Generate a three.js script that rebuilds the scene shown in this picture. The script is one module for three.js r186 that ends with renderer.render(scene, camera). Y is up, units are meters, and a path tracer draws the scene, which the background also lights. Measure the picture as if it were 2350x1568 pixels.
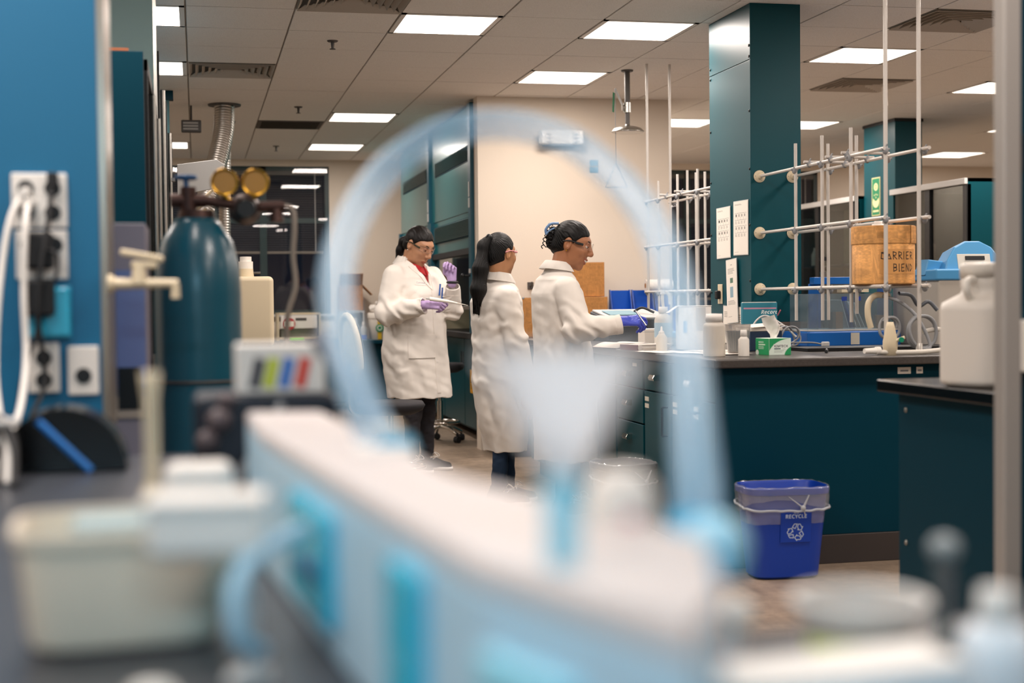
import * as THREE from 'three';
import { RoundedBoxGeometry } from 'three/addons/geometries/RoundedBoxGeometry.js';
import { mergeGeometries, toCreasedNormals } from 'three/addons/utils/BufferGeometryUtils.js';
import { ImprovedNoise } from 'three/addons/math/ImprovedNoise.js';
import { RectAreaLightUniformsLib } from 'three/addons/lights/RectAreaLightUniformsLib.js';

// ---------------------------------------------------------------- camera, sky, exposure
const scene = new THREE.Scene();
const EYE = 1.2, YAW = THREE.MathUtils.degToRad(12.47), PITCH = Math.atan(0.0294), ROLL = 0.011;
const camera = new THREE.PerspectiveCamera(2 * Math.atan(784 / 3264) * 180 / Math.PI, 2350 / 1568, 0.05, 80);
camera.rotation.order = 'YXZ';
camera.position.set(0, EYE, 0);
camera.rotation.set(-PITCH, -YAW, -ROLL);
camera.filmGauge = 36;
camera.focus = 7.9;
const renderer = new THREE.WebGLRenderer({ antialias: true });
renderer.toneMapping = THREE.LinearToneMapping;
renderer.toneMappingExposure = 1.0;
renderer.shadowMap.enabled = true;
RectAreaLightUniformsLib.init();
scene.background = new THREE.Color().setRGB(0.006, 0.007, 0.012);   // night outside the windows
camera.userData.fStop = camera.getFocalLength() / 23.5;              // a lens opening 23.5 mm wide
const PANEL_LIGHT = { color: new THREE.Color().setRGB(1, 0.885, 0.81), intensity: 29.5 };
const CEIL = 2.821, TX = -0.035, TW = 0.5935, TZ = -8.0, TD = 0.612;   // ceiling grid: line k at TX + k*TW, row j at TZ - j*TD
// ---------------------------------------------------------------- helpers
const taken = new Map();
function numbered(name) { const n = taken.get(name) ?? 0; taken.set(name, n + 1); return n ? `${name}_${String(n).padStart(3, '0')}` : name; }
const v3 = (x, y, z) => new THREE.Vector3(x, y, z);
let seedN = 7;
function rnd() { seedN = (seedN * 1664525 + 1013904223) % 4294967296; return seedN / 4294967296; }
const pn = new ImprovedNoise();
const noise = (x, y, z) => pn.noise(x + 37.3, y + 11.7, z + 53.1);
function tag(o, label, category, group, kind) { if (label) o.userData.label = label; if (category) o.userData.category = category; if (group) o.userData.group = group; if (kind) o.userData.kind = kind; return o; }
function thing(name, label, category, [x, y, z] = [0, 0, 0], turn = 0, group) {
  const o = new THREE.Group(); o.name = numbered(name); scene.add(o); o.position.set(x, y, z); o.rotation.y = turn; return tag(o, label, category, group);
}
function part(name, geo, material, parent, label) {
  const m = new THREE.Mesh(Array.isArray(geo) ? join(geo) : geo, material); m.castShadow = m.receiveShadow = true;
  if (parent) { m.name = name; parent.add(m); } else { m.name = numbered(name); scene.add(m); }
  if (label) m.userData.label = label;
  return m;
}
function struct(name, geo, material) { const m = part(name, geo, material); m.userData.kind = 'structure'; return m; }
function join(list) {
  const clean = list.map((g) => { const h = g.index ? g.toNonIndexed() : g.clone(); for (const k of Object.keys(h.attributes)) if (!['position', 'normal', 'uv'].includes(k)) h.deleteAttribute(k); if (!h.attributes.uv) h.setAttribute('uv', new THREE.BufferAttribute(new Float32Array(h.attributes.position.count * 2), 2)); return h; });
  return mergeGeometries(clean);
}
function mUV(g, s = 1) {   // uv in metres from the position, by the face's main direction
  g = g.index ? g.toNonIndexed() : g; const p = g.attributes.position, n = g.attributes.normal, uv = new Float32Array(p.count * 2);
  for (let i = 0; i < p.count; i++) { const ax = Math.abs(n.getX(i)), ay = Math.abs(n.getY(i)), az = Math.abs(n.getZ(i)); const x = p.getX(i), y = p.getY(i), z = p.getZ(i);
    const [a, b] = ay >= ax && ay >= az ? [x, z] : ax >= az ? [z, y] : [x, y]; uv[2 * i] = a * s; uv[2 * i + 1] = b * s; }
  g.setAttribute('uv', new THREE.BufferAttribute(uv, 2)); return g;
}
function box(w, h, d, x = 0, y = 0, z = 0, r = 0) {   // x, z centre, y bottom
  const g = r ? new RoundedBoxGeometry(w, h, d, r > 0.008 ? 3 : 1, Math.min(r, w / 2.01, h / 2.01, d / 2.01)) : new THREE.BoxGeometry(w, h, d); g.translate(x, y + h / 2, z); return g;
}
const span = (x0, x1, y0, y1, z0, z1, r) => box(Math.abs(x1 - x0), Math.abs(y1 - y0), Math.abs(z1 - z0), (x0 + x1) / 2, Math.min(y0, y1), (z0 + z1) / 2, r);
function cyl(r0, r1, h, x = 0, y = 0, z = 0, seg = 24, open = false) { const g = new THREE.CylinderGeometry(r1, r0, h, seg, 1, open); g.translate(x, y + h / 2, z); return g; }
function rod(a, b, r, seg = 10, r2 = r) { const d = v3().subVectors(b, a), g = new THREE.CylinderGeometry(r2, r, d.length(), seg); g.applyQuaternion(new THREE.Quaternion().setFromUnitVectors(v3(0, 1, 0), d.clone().normalize())); g.translate((a.x + b.x) / 2, (a.y + b.y) / 2, (a.z + b.z) / 2); return g; }
function tube(pts, r, n = 40, seg = 10, closed = false) { return new THREE.TubeGeometry(new THREE.CatmullRomCurve3(pts.map((p) => (p.isVector3 ? p : v3(...p))), closed), n, r, seg, closed); }
function lathe(prof, seg = 32, x = 0, y = 0, z = 0) { const g = new THREE.LatheGeometry(prof.map(([a, b]) => new THREE.Vector2(a, b)), seg); g.translate(x, y, z); return g; }
function ball(r, x = 0, y = 0, z = 0, sx = 1, sy = 1, sz = 1, seg = 20) { const g = new THREE.SphereGeometry(r, seg, Math.round(seg * 0.7)); g.scale(sx, sy, sz); g.translate(x, y, z); return g; }
function extrude(pts, depth, bevel = 0) { const s = new THREE.Shape(pts.map(([a, b]) => new THREE.Vector2(a, b))); return new THREE.ExtrudeGeometry(s, { depth, bevelEnabled: bevel > 0, bevelSize: bevel, bevelThickness: bevel, bevelSegments: 2, curveSegments: 12 }); }
function turned(g, rx = 0, ry = 0, rz = 0, x = 0, y = 0, z = 0) { g.applyMatrix4(new THREE.Matrix4().compose(v3(x, y, z), new THREE.Quaternion().setFromEuler(new THREE.Euler(rx, ry, rz)), v3(1, 1, 1))); return g; }
function plane(w, h, x = 0, y = 0, z = 0) { const g = new THREE.PlaneGeometry(w, h); g.translate(x, y, z); return g; }
// a closed surface from a function p(u, v), u round, v along
function wrap(fn, nu, nv, capped = true) {
  const pos = [], idx = [];
  for (let j = 0; j <= nv; j++) for (let i = 0; i < nu; i++) pos.push(...fn(i / nu, j / nv));
  for (let j = 0; j < nv; j++) for (let i = 0; i < nu; i++) { const a = j * nu + i, b = j * nu + (i + 1) % nu, c = a + nu, d = b + nu; idx.push(a, c, b, b, c, d); }
  if (capped) for (const [row, flip] of [[0, 0], [nv, 1]]) { const c = [0, 0, 0]; for (let i = 0; i < nu; i++) for (let k = 0; k < 3; k++) c[k] += pos[(row * nu + i) * 3 + k] / nu; const ci = pos.length / 3; pos.push(...c); for (let i = 0; i < nu; i++) { const a = row * nu + i, b = row * nu + (i + 1) % nu; flip ? idx.push(a, ci, b) : idx.push(a, b, ci); } }
  const g = new THREE.BufferGeometry(); g.setAttribute('position', new THREE.Float32BufferAttribute(pos, 3)); g.setIndex(idx); g.computeVertexNormals(); return g;
}
// ---- textures: only what a surface is made of
function dataTex(n, fn, rep = [1, 1], srgb = true) {
  const d = new Uint8Array(n * n * 4);
  for (let j = 0; j < n; j++) for (let i = 0; i < n; i++) { const c = fn(i / n, j / n, i, j), k = (j * n + i) * 4; d[k] = c[0]; d[k + 1] = c[1]; d[k + 2] = c[2]; d[k + 3] = 255; }
  const t = new THREE.DataTexture(d, n, n); t.wrapS = t.wrapT = THREE.RepeatWrapping; t.magFilter = THREE.LinearFilter; t.minFilter = THREE.LinearMipmapLinearFilter; t.repeat.set(...rep); if (srgb) t.colorSpace = THREE.SRGBColorSpace; t.needsUpdate = true; return t;
}
function tileNoise(f) { return (u, v) => { const a = u * Math.PI * 2, b = v * Math.PI * 2; return noise(Math.cos(a) * f + 5, Math.sin(a) * f, Math.cos(b) * f + noise(Math.sin(b) * f, Math.cos(b) * f, 3) * 2 + Math.sin(b) * f * 0.7); }; }
function canvasTex(w, h, draw) { const c = document.createElement('canvas'); c.width = w; c.height = h; const g = c.getContext('2d'); draw(g, w, h); const t = new THREE.CanvasTexture(c); t.colorSpace = THREE.SRGBColorSpace; return t; }
function std(color, roughness = 0.6, more = {}) { return new THREE.MeshStandardMaterial({ color, roughness, ...more }); }
function phy(color, roughness = 0.6, more = {}) { return new THREE.MeshPhysicalMaterial({ color, roughness, ...more }); }
const printMat = (tex, roughness = 0.7) => new THREE.MeshStandardMaterial({ map: tex, roughness });

const tileTex = dataTex(256, (u, v) => { const s = 248 - 8 * rnd() - (rnd() < 0.06 ? 34 : 0); return [s, s - 4, s - 9]; }, [2, 2]);
const tileBump = dataTex(256, () => { const s = rnd() < 0.1 ? 90 * rnd() : 190 + 40 * rnd(); return [s, s, s]; }, [2, 2], false);
const nf1 = tileNoise(1.3), nf2 = tileNoise(5);
const floorTex = dataTex(512, (u, v) => { const s = 1 + 0.10 * nf1(u, v) + 0.12 * nf2(u, v) + 0.16 * (rnd() - 0.5); return [148 * s, 130 * s, 112 * s].map((c) => Math.min(255, c)); }, [0.9, 0.9]);
const kraftTex = dataTex(256, (u, v) => { const s = 1 + 0.10 * nf2(u, v) + 0.09 * (rnd() - 0.5) + 0.08 * nf1(u, v); return [176 * s, 122 * s, 66 * s]; }, [3, 3]);
const drumTex = dataTex(512, (u, v) => { const s = 1 + 0.16 * nf2(u, v) + 0.13 * (rnd() - 0.5) + 0.14 * nf1(u, v); return [206 * s, 150 * s, 88 * s].map((c) => Math.min(255, c)); }, [2, 2]);
const weaveTex = dataTex(128, (u, v, i, j) => { const s = 128 + 60 * Math.sin(i * Math.PI / 2) * Math.sin(j * Math.PI / 2) + 40 * (rnd() - 0.5); return [s, s, s]; }, [40, 40], false);
const speckTex = dataTex(256, (u, v) => { const s = 1 + 0.25 * (rnd() - 0.5) + 0.1 * nf2(u, v); return [74 * s, 69 * s, 66 * s]; }, [2, 2]);
const strandTex = dataTex(256, (u, v, i) => { const a = 128 + 90 * noise(i * 0.33, v * 1.2, 1) + 60 * noise(i * 0.11, v * 0.8, 7); return [a, a, a]; }, [1, 1], false);
const strandCol = dataTex(256, (u, v, i) => { const a = 150 + 120 * noise(i * 0.27, v * 1.1, 4) + 40 * noise(i * 0.9, v * 2, 9); return [a * 1.02, a * 0.95, a * 0.93].map((c) => Math.max(0, Math.min(255, c))); }, [1, 1]);
const m = {
  wall: std('#e0d4c5', 0.85, { bumpMap: tileBump, bumpScale: 0.0006 }), ceilTile: std('#ffffff', 0.95, { map: tileTex, bumpMap: tileBump, bumpScale: 0.001 }), ceilGrid: std('#8f857b', 0.6), plenum: std('#8a857e', 0.9),
  floor: std('#ffffff', 0.42, { map: floorTex }), teal: phy('#004650', 0.36, { specularIntensity: 0.55 }), tealDark: phy('#003545', 0.5, { specularIntensity: 0.25 }), tealBlue: phy('#06658f', 0.45),
  top: std('#ffffff', 0.3, { map: speckTex }), black: std('#0b0d10', 0.5), blackGloss: std('#08090b', 0.2), kick: std('#3d3634', 0.6), white: std('#e9e4de', 0.45), whitePlastic: phy('#efe9e0', 0.42), grey: std('#8b8d90', 0.5), lightGrey: std('#c3c2c0', 0.45),
  rodPaint: phy('#cfc9c2', 0.35, { metalness: 0.2 }), steel: std('#b9b6b0', 0.28, { metalness: 1 }), chrome: std('#d9d6d0', 0.12, { metalness: 1 }), brass: std('#c19338', 0.3, { metalness: 1 }), bronze: std('#4a3530', 0.45, { metalness: 0.7 }), castIron: std('#5d5a58', 0.5, { metalness: 0.6 }),
  kraft: std('#ffffff', 0.85, { map: kraftTex }), drum: std('#ffffff', 0.8, { map: drumTex }), paper: std('#f0e8dd', 0.8), cloth: std('#eee9e2', 0.9), clear: phy('#ffffff', 0.04, { transmission: 1, thickness: 0, ior: 1.45 }), glass: phy('#cfd8d8', 0.02, { transmission: 1, thickness: 0, ior: 1.5 }),
  blueBin: phy('#0a3fae', 0.38), blueBinLight: phy('#0c55c0', 0.35), hdpe: phy('#ece6db', 0.5, { transmission: 0.25, thickness: 0 }), rubber: std('#17181b', 0.7), seat: std('#2a292d', 0.85), cream: std('#d9c9ab', 0.5),
  nearTop: std('#3a3c42', 0.35),
  emit: new THREE.MeshStandardMaterial({ color: '#ffffff', emissive: new THREE.Color().setRGB(1, 0.93, 0.82), emissiveIntensity: 2.6, roughness: 0.6 }),
};
// ---------------------------------------------------------------- the room
const ROOM = { x0: -2.6, x1: 11, z0: -16.4, z1: 3.2 };
struct('floor', mUV(span(ROOM.x0 - 0.2, ROOM.x1 + 0.2, -0.12, 0, ROOM.z0 - 0.2, ROOM.z1 + 0.2)), m.floor);
struct('wall_left', span(ROOM.x0 - 0.15, ROOM.x0, 0, 3.1, ROOM.z0 - 0.15, ROOM.z1 + 0.15), m.wall);
struct('wall_right', span(ROOM.x1, ROOM.x1 + 0.15, 0, 3.1, ROOM.z0 - 0.15, ROOM.z1 + 0.15), m.wall);
struct('wall_front', span(ROOM.x0, ROOM.x1, 0, 3.1, ROOM.z1, ROOM.z1 + 0.15), m.wall);
// back wall with three window openings
const WINS = [[-1.0, 1.5, 1.06, 2.745], [4.9, 6.75, 1.06, 2.745], [7.1, 7.52, 1.06, 2.745]];
{
  const g = []; let x = ROOM.x0;
  for (const [a, b, y0, y1] of WINS) { g.push(span(x, a, 0, 3.1, ROOM.z0 - 0.15, ROOM.z0), span(a, b, 0, y0, ROOM.z0 - 0.15, ROOM.z0), span(a, b, y1, 3.1, ROOM.z0 - 0.15, ROOM.z0)); x = b; }
  g.push(span(x, ROOM.x1, 0, 3.1, ROOM.z0 - 0.15, ROOM.z0)); struct('wall_back', mUV(join(g)), m.wall);
  const slatM = std('#33363c', 0.5), frameM = phy('#0d2f33', 0.45);
  WINS.forEach(([a, b, y0, y1], n) => {
    const w = new THREE.Group(); w.name = `window_${n + 1}`; w.userData.kind = 'structure'; scene.add(w);
    const z = ROOM.z0 - 0.06, f = [span(a, b, y1 - 0.05, y1, z - 0.03, z + 0.05), span(a, b, y0, y0 + 0.05, z - 0.03, z + 0.05), span(a, a + 0.05, y0, y1, z - 0.03, z + 0.05), span(b - 0.05, b, y0, y1, z - 0.03, z + 0.05)];
    const mull = n === 0 ? [0.2, 0.75] : [(a + b) / 2]; if (b - a > 0.8) for (const c of mull) f.push(span(c - 0.04, c + 0.04, y0, y1, z - 0.03, z + 0.05)); if (n < 2) f.push(span(a, b, 2.10, 2.16, z - 0.03, z + 0.04));
    part('window_frame', f, frameM, w); part('window_sill', span(a - 0.03, b + 0.03, y0 - 0.03, y0, ROOM.z0 - 0.1, ROOM.z0 + 0.04, 0.006), m.lightGrey, w);
    part('pane', plane(b - a - 0.04, y1 - y0 - 0.04, (a + b) / 2, (y0 + y1) / 2, ROOM.z0 - 0.004), phy('#ffffff', 0.0, { transmission: 1, thickness: 0, ior: 1.6 }), w);
    // blind: slats one by one
    const sg = new THREE.BoxGeometry(b - a - 0.14, 0.0025, 0.026); sg.rotateX(0.75); const bot = n === 0 ? 1.78 : 1.2;
    for (let y = y1 - 0.09; y > bot; y -= 0.0265) { const s = part('slat', sg, slatM, w); s.position.set((a + b) / 2, y, ROOM.z0 - 0.01 - 0.02); }
    part('bottom_rail', box(b - a - 0.13, 0.03, 0.03, (a + b) / 2, bot - 0.03, ROOM.z0 - 0.03, 0.005), std('#6d675f', 0.5), w);
    part('head_rail', box(b - a - 0.1, 0.05, 0.04, (a + b) / 2, y1 - 0.1, ROOM.z0 - 0.03, 0.004), std('#55534f', 0.5), w);
    for (const c of [a + 0.2, b - 0.16]) part('cord', rod(v3(c, bot, ROOM.z0 - 0.012), v3(c, y1 - 0.08, ROOM.z0 - 0.012), 0.004, 6), m.lightGrey, w);
  });
}
// partition block (white wall) with hoods on its left side; its end face looks at the camera
struct('wall_middle', mUV(join([span(2.2, 3.815, 0, 3.0, -11.14, -11.3), span(2.92, 3.815, 0, 3.0, -11.3, ROOM.z0)])), m.wall);
// ceiling slab, tiles one by one as far as they show, the rest joined
{
  const ceil = struct('ceiling', span(ROOM.x0 - 0.2, ROOM.x1 + 0.2, CEIL + 0.2, CEIL + 0.36, ROOM.z0 - 0.2, ROOM.z1 + 0.2), m.plenum);
  const gap = 0.009, tg = mUV(box(TW - gap, 0.014, TD - gap, 0, 0, 0, 0.003)); const far = [];
  const special = new Map();
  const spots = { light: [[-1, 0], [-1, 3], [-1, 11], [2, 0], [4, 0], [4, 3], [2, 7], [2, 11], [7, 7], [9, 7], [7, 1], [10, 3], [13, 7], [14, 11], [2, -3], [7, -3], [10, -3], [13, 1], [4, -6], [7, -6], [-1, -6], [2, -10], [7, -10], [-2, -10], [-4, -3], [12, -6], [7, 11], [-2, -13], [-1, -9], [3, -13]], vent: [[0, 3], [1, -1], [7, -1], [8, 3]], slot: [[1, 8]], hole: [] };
  for (const kind in spots) for (const [k, j] of spots[kind]) special.set(k + ',' + j, kind);
  const inBlock = (k, j) => { const x = TX + (k + 0.5) * TW, z = TZ - (j + 0.5) * TD; return x > 2.92 && x < 3.8 && z < -11.4; };
  for (let k = -5; k < 19; k++) for (let j = -19; j < 14; j++) {
    if (inBlock(k, j)) continue; const x = TX + (k + 0.5) * TW, z = TZ - (j + 0.5) * TD, kind = special.get(k + ',' + j);
    if (!kind || kind === 'hole') { if (k >= -1 && k <= 14 && j >= -1) { const t = part('ceiling_tile', tg, m.ceilTile, ceil); t.position.set(x, CEIL + (rnd() - 0.5) * 0.002, z); t.rotation.y = (rnd() - 0.5) * 0.004; } else far.push(tg.clone().translate(x, CEIL, z)); }
  }
  const rest = part('ceiling_tiles', far, m.ceilTile, ceil); rest.userData.kind = 'stuff';
  const bars = []; for (let k = -5; k <= 19; k++) bars.push(span(TX + k * TW - 0.012, TX + k * TW + 0.012, CEIL + 0.009, CEIL + 0.013, ROOM.z0, ROOM.z1)); for (let j = -19; j <= 14; j++) bars.push(span(ROOM.x0, ROOM.x1, CEIL + 0.009, CEIL + 0.013, TZ - j * TD - 0.012, TZ - j * TD + 0.012));
  part('ceiling_grid', bars, m.ceilGrid, ceil);
  // recessed square light panels
  const where = { '-1,0': 'nearest one above the tall left hoods', '-1,3': 'second one above the tall left hoods', '-1,11': 'far one above the left window', '2,0': 'large one beside the top air vent', '4,0': 'large one left of the teal column', '4,3': 'above the emergency shower and white wall', '2,7': 'above and left of the fume hood', '2,11': 'farthest one in front of the left window', '7,7': 'far one just left of the teal column', '9,7': 'far one just right of the teal column', '7,1': 'large one behind the tall lattice posts', '10,3': 'partly hidden by the grey post on the right', '13,7': 'sliver beside the grey post on the right', '14,11': 'small far one behind the right lattice post', '2,-3': 'over the aisle in front of the island', '7,-3': 'over the island', '7,11': 'far one hidden behind the teal column' };
  for (const [k, j] of spots.light) {
    const x = TX + (k + 0.5) * TW, z = TZ - (j + 0.5) * TD, key = k + ',' + j;
    const l = thing('ceiling_light', where[key] ? 'square recessed ceiling light panel, ' + where[key] : 'square recessed ceiling light panel outside the picture, over the near benches', 'ceiling light', [x, CEIL, z], 0, 'ceiling light panels');
    const w = TW - 0.012, d = TD - 0.012, e = 0.028;
    part('frame', [box(w, 0.016, e, 0, -0.002, d / 2 - e / 2), box(w, 0.016, e, 0, -0.002, -d / 2 + e / 2), box(e, 0.016, d, w / 2 - e / 2, -0.002, 0), box(e, 0.016, d, -w / 2 + e / 2, -0.002, 0)], m.white, l);
    part('diffuser', box(w - 2 * e, 0.004, d - 2 * e, 0, 0.004, 0), m.emit, l);
    const r = new THREE.RectAreaLight(PANEL_LIGHT.color, PANEL_LIGHT.intensity, w - 2 * e - 0.01, d - 2 * e - 0.01); r.position.set(x, CEIL + 0.001, z); r.rotation.x = -Math.PI / 2; r.name = 'ceiling_light_lamp'; scene.add(r);
  }
  // air diffusers: nested square louvres
  const vw = { '0,3': 'above the silver exhaust hose', '1,-1': 'cut by the top edge beside the first light', '7,-1': 'near one top right', '8,3': 'farther one right of the teal column with a paper streamer' };
  for (const [k, j] of spots.vent) {
    const x = TX + (k + 0.5) * TW, z = TZ - (j + 0.5) * TD; const vt = thing('air_vent', 'square louvred ceiling air vent, ' + vw[k + ',' + j], 'air vent', [x, CEIL, z], 0, 'ceiling air vents');
    const a0 = TW / 2 - 0.006, b0 = TD / 2 - 0.006, ductM = std('#b3aca3', 0.5); part('duct_box', [span(-a0, a0, 0.18, 0.186, -b0, b0), span(-a0, -a0 + 0.004, 0, 0.18, -b0, b0), span(a0 - 0.004, a0, 0, 0.18, -b0, b0), span(-a0, a0, 0, 0.18, -b0, -b0 + 0.004), span(-a0, a0, 0, 0.18, b0 - 0.004, b0)], ductM, vt);
    for (let q = 0; q < 6; q++) {   // louvre rings, sloped
      const a = 0.288 - q * 0.044, ring = []; const lv = std('#c9bfb3', 0.6);
      for (let s = 0; s < 4; s++) { const L = 2 * a, pts = [[-L / 2, 0, a], [L / 2, 0, a], [L / 2 - 0.044, 0.03, a - 0.022], [-L / 2 + 0.044, 0.03, a - 0.022]]; const g = new THREE.BufferGeometry(); const t = 0.003; const p = [...pts, ...pts.map(([x2, y2, z2]) => [x2, y2 + t, z2])].flat(); g.setAttribute('position', new THREE.Float32BufferAttribute(p, 3)); g.setIndex([0, 2, 1, 0, 3, 2, 4, 5, 6, 4, 6, 7, 0, 1, 5, 0, 5, 4, 2, 3, 7, 2, 7, 6]); const h = g.toNonIndexed(); h.computeVertexNormals(); h.translate(0, -0.012, 0); h.rotateY(s * Math.PI / 2); ring.push(h); }
      part('louvre', ring, lv, vt);
    }
    if (k === 8) part('paper_streamer', turned(box(0.05, 0.16, 0.003, 0, -0.16, 0), 0.2, 0.4, 0.3, 0.14, -0.02, 0.1), m.paper, vt);
  }
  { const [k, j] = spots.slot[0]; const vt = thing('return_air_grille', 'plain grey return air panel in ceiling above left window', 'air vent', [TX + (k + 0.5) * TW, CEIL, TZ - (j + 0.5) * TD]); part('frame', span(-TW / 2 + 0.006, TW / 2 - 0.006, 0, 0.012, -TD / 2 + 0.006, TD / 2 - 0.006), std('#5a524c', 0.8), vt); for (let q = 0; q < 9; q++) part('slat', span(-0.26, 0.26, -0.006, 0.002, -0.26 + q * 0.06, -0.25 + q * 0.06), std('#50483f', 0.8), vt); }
  // sprinkler heads
  for (const [x, z, t] of [[0.85, -8.91, 'nearest of the row'], [0.85, -11.96, 'second of the row'], [0.83, -14.97, 'farthest of the row']]) { const s = thing('sprinkler', 'small dark ceiling sprinkler head, ' + t, 'sprinkler', [x, CEIL, z], 0, 'ceiling sprinklers'); part('rosette', cyl(0.03, 0.036, 0.008, 0, -0.008, 0, 16), m.castIron, s); part('stem', cyl(0.008, 0.012, 0.045, 0, -0.05, 0, 10), m.castIron, s); part('deflector', cyl(0.02, 0.016, 0.004, 0, -0.054, 0, 12), m.castIron, s); }
}
// ---------------------------------------------------------------- benches, columns, lattices
function pull(parent, x, y, z) {   // cup pull on a face that looks to -x
  const g = extrude([[0, 0], [0.03, 0.002], [0.034, 0.012], [0.026, 0.026], [0, 0.03]], 0.075, 0.002); turned(g, 0, Math.PI, 0, 0, 0, 0); g.translate(x, y - 0.015, z + 0.0375);
  return part('pull_handle', g, m.chrome, parent);
}
const cardMat = std('#d8d2c4', 0.7);
function baseUnit(name, label, x, z0, z1, kind, depth = 0.55, group) {   // front looks to -x at x
  const u = thing(name, label, 'cabinet', [x, 0, (z0 + z1) / 2], 0, group); const w = Math.abs(z1 - z0), h = w / 2;
  part('body', span(0.022, depth, 0.1, 0.888, -h + 0.001, h - 0.001), m.tealDark, u); part('toe_kick', span(0.06, depth, 0, 0.1, -h, h), m.kick, u);
  const drawer = (y0, y1, card) => { const d = part('drawer', span(0, 0.02, y0, y1, -h + 0.006, h - 0.006, 0.003), m.teal, u); pull(d, 0, y1 - 0.075, 0); if (card) part('label_card', span(-0.0015, 0, y1 - 0.035, y1 - 0.018, card, card + 0.07), cardMat, d); };
  const door = (y0, y1, z2, z3, side) => { const d = part('door', span(0, 0.02, y0, y1, z2 + 0.004, z3 - 0.004, 0.003), m.teal, u); const hz = side > 0 ? z3 - 0.05 : z2 + 0.05; part('handle', [rod(v3(-0.028, y1 - 0.20, hz), v3(-0.028, y1 - 0.06, hz), 0.006), rod(v3(0, y1 - 0.2, hz), v3(-0.028, y1 - 0.2, hz), 0.005), rod(v3(0, y1 - 0.06, hz), v3(-0.028, y1 - 0.06, hz), 0.005)], m.black, d); part('label_card', [span(-0.0015, 0, y1 - 0.05, y1 - 0.028, z2 + 0.012, z2 + 0.075), span(-0.0015, 0, y1 - 0.085, y1 - 0.063, z2 + 0.012, z2 + 0.075)], cardMat, d); };
  if (kind === 3) { drawer(0.735, 0.88, 0.06); drawer(0.555, 0.727); drawer(0.11, 0.547); }
  else if (kind === 4) { drawer(0.735, 0.88); drawer(0.11, 0.727); }
  else { drawer(0.735, 0.88); if (w > 0.5) { door(0.11, 0.727, -h + 0.002, -0.001, 1); door(0.11, 0.727, 0.001, h - 0.002, -1); } else door(0.11, 0.727, -h + 0.002, h - 0.002, 1); }
  return u;
}
{
  const g = 'base cabinets along the drawer side of the island';
  baseUnit('base_cabinet', 'dark teal base cabinet with two doors at island corner nearest camera', 2.23, -5.93, -6.525, 2, 0.9, g);
  baseUnit('base_cabinet', 'dark teal base cabinet with one handled door left of the island corner unit', 2.23, -6.54, -6.96, 1, 0.9, g);
  baseUnit('base_cabinet', 'dark teal cabinet with three drawers behind the grey waste bin', 2.23, -6.975, -7.45, 3, 0.9, g);
  baseUnit('base_cabinet', 'dark teal cabinet with two drawers beside the smiling woman', 2.23, -7.465, -7.95, 4, 0.9, g);
  baseUnit('base_cabinet', 'dark teal cabinet hidden behind the two women at the island', 2.23, -7.965, -8.7, 2, 0.9, g);
  baseUnit('base_cabinet', 'dark teal cabinet at the far end of the island', 2.23, -8.715, -9.5, 2, 0.9, g);
  const p = thing('island_end_panel', 'plain dark teal end panel of the island behind blue recycling bin', 'cabinet panel', [0, 0, 0]);
  part('panel', span(2.225, 4.08, 0.13, 0.888, -5.9, -5.925, 0.003), m.tealDark, p); part('cove_base', [span(2.225, 4.08, 0, 0.13, -5.893, -5.92, 0.004), span(2.225, 2.25, 0, 0.11, -5.92, -6.4)], m.kick, p);
  const r = thing('island_side_panel', 'far long teal side of the island, seen beneath nothing', 'cabinet panel'); r.userData.label = 'dark teal long panel on the far side of island'; part('panel', span(4.03, 4.06, 0, 0.888, -5.93, -9.5), m.tealDark, r);
  part('cove_base', span(4.06, 4.065, 0, 0.1, -5.93, -9.5), m.kick, r);
  const w = thing('worktop', 'dark grey worktop of the middle island holding bottles and tissue box', 'worktop'); part('slab', mUV(span(2.19, 4.12, 0.89, 0.93, -5.83, -9.6, 0.008)), m.top, w); part('ledge', span(2.9, 3.7, 0.93, 0.948, -6.45, -6.69, 0.003), m.black, w);
}
// teal column on the island with its paper notices
{
  const c = thing('service_column', 'tall dark teal metal column rising from island to ceiling', 'column', [3.0, 0.93, -7.41]);
  part('front_panel', span(0.002, 0.298, 0.13, CEIL - 0.93, 0, -0.02, 0.002), m.teal, c); part('side_panel', span(0, 0.02, 0.13, 1.58, -0.001, -0.64, 0.002), m.teal, c); part('side_panel', span(0, 0.02, 1.583, CEIL - 0.93, -0.001, -0.64, 0.002), m.teal, c);
  part('core', span(0.02, 0.28, 0, CEIL - 0.93, -0.02, -0.64), m.tealDark, c); part('base_plate', span(-0.002, 0.3, 0, 0.13, 0.002, -0.64), std('#6d5a50', 0.5), c);
  for (const [y, z] of [[1.66, -0.015], [1.6, -0.015], [1.62, -0.62], [1.56, -0.62], [1.3, -0.015], [1.25, -0.62], [0.98, -0.015], [0.95, -0.62], [0.67, -0.015], [0.64, -0.62], [0.36, -0.015], [0.3, -0.62]]) part('screw', turned(ball(0.008, 0, 0, 0, 0.5, 1, 1, 8), 0, 0, 0, -0.001, y, z), m.black, c);
}
function notice(draw, w, h) { return printMat(canvasTex(Math.round(w * 1800), Math.round(h * 1800), (g, W, H) => { g.fillStyle = '#efe7dc'; g.fillRect(0, 0, W, H); draw(g, W, H); })); }
function lines(g, x, y, w, n, dy, c = '#8a857d') { g.fillStyle = c; for (let i = 0; i < n; i++) g.fillRect(x, y + i * dy, w * (0.6 + 0.4 * rnd()), Math.max(1, dy * 0.35)); }
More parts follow.
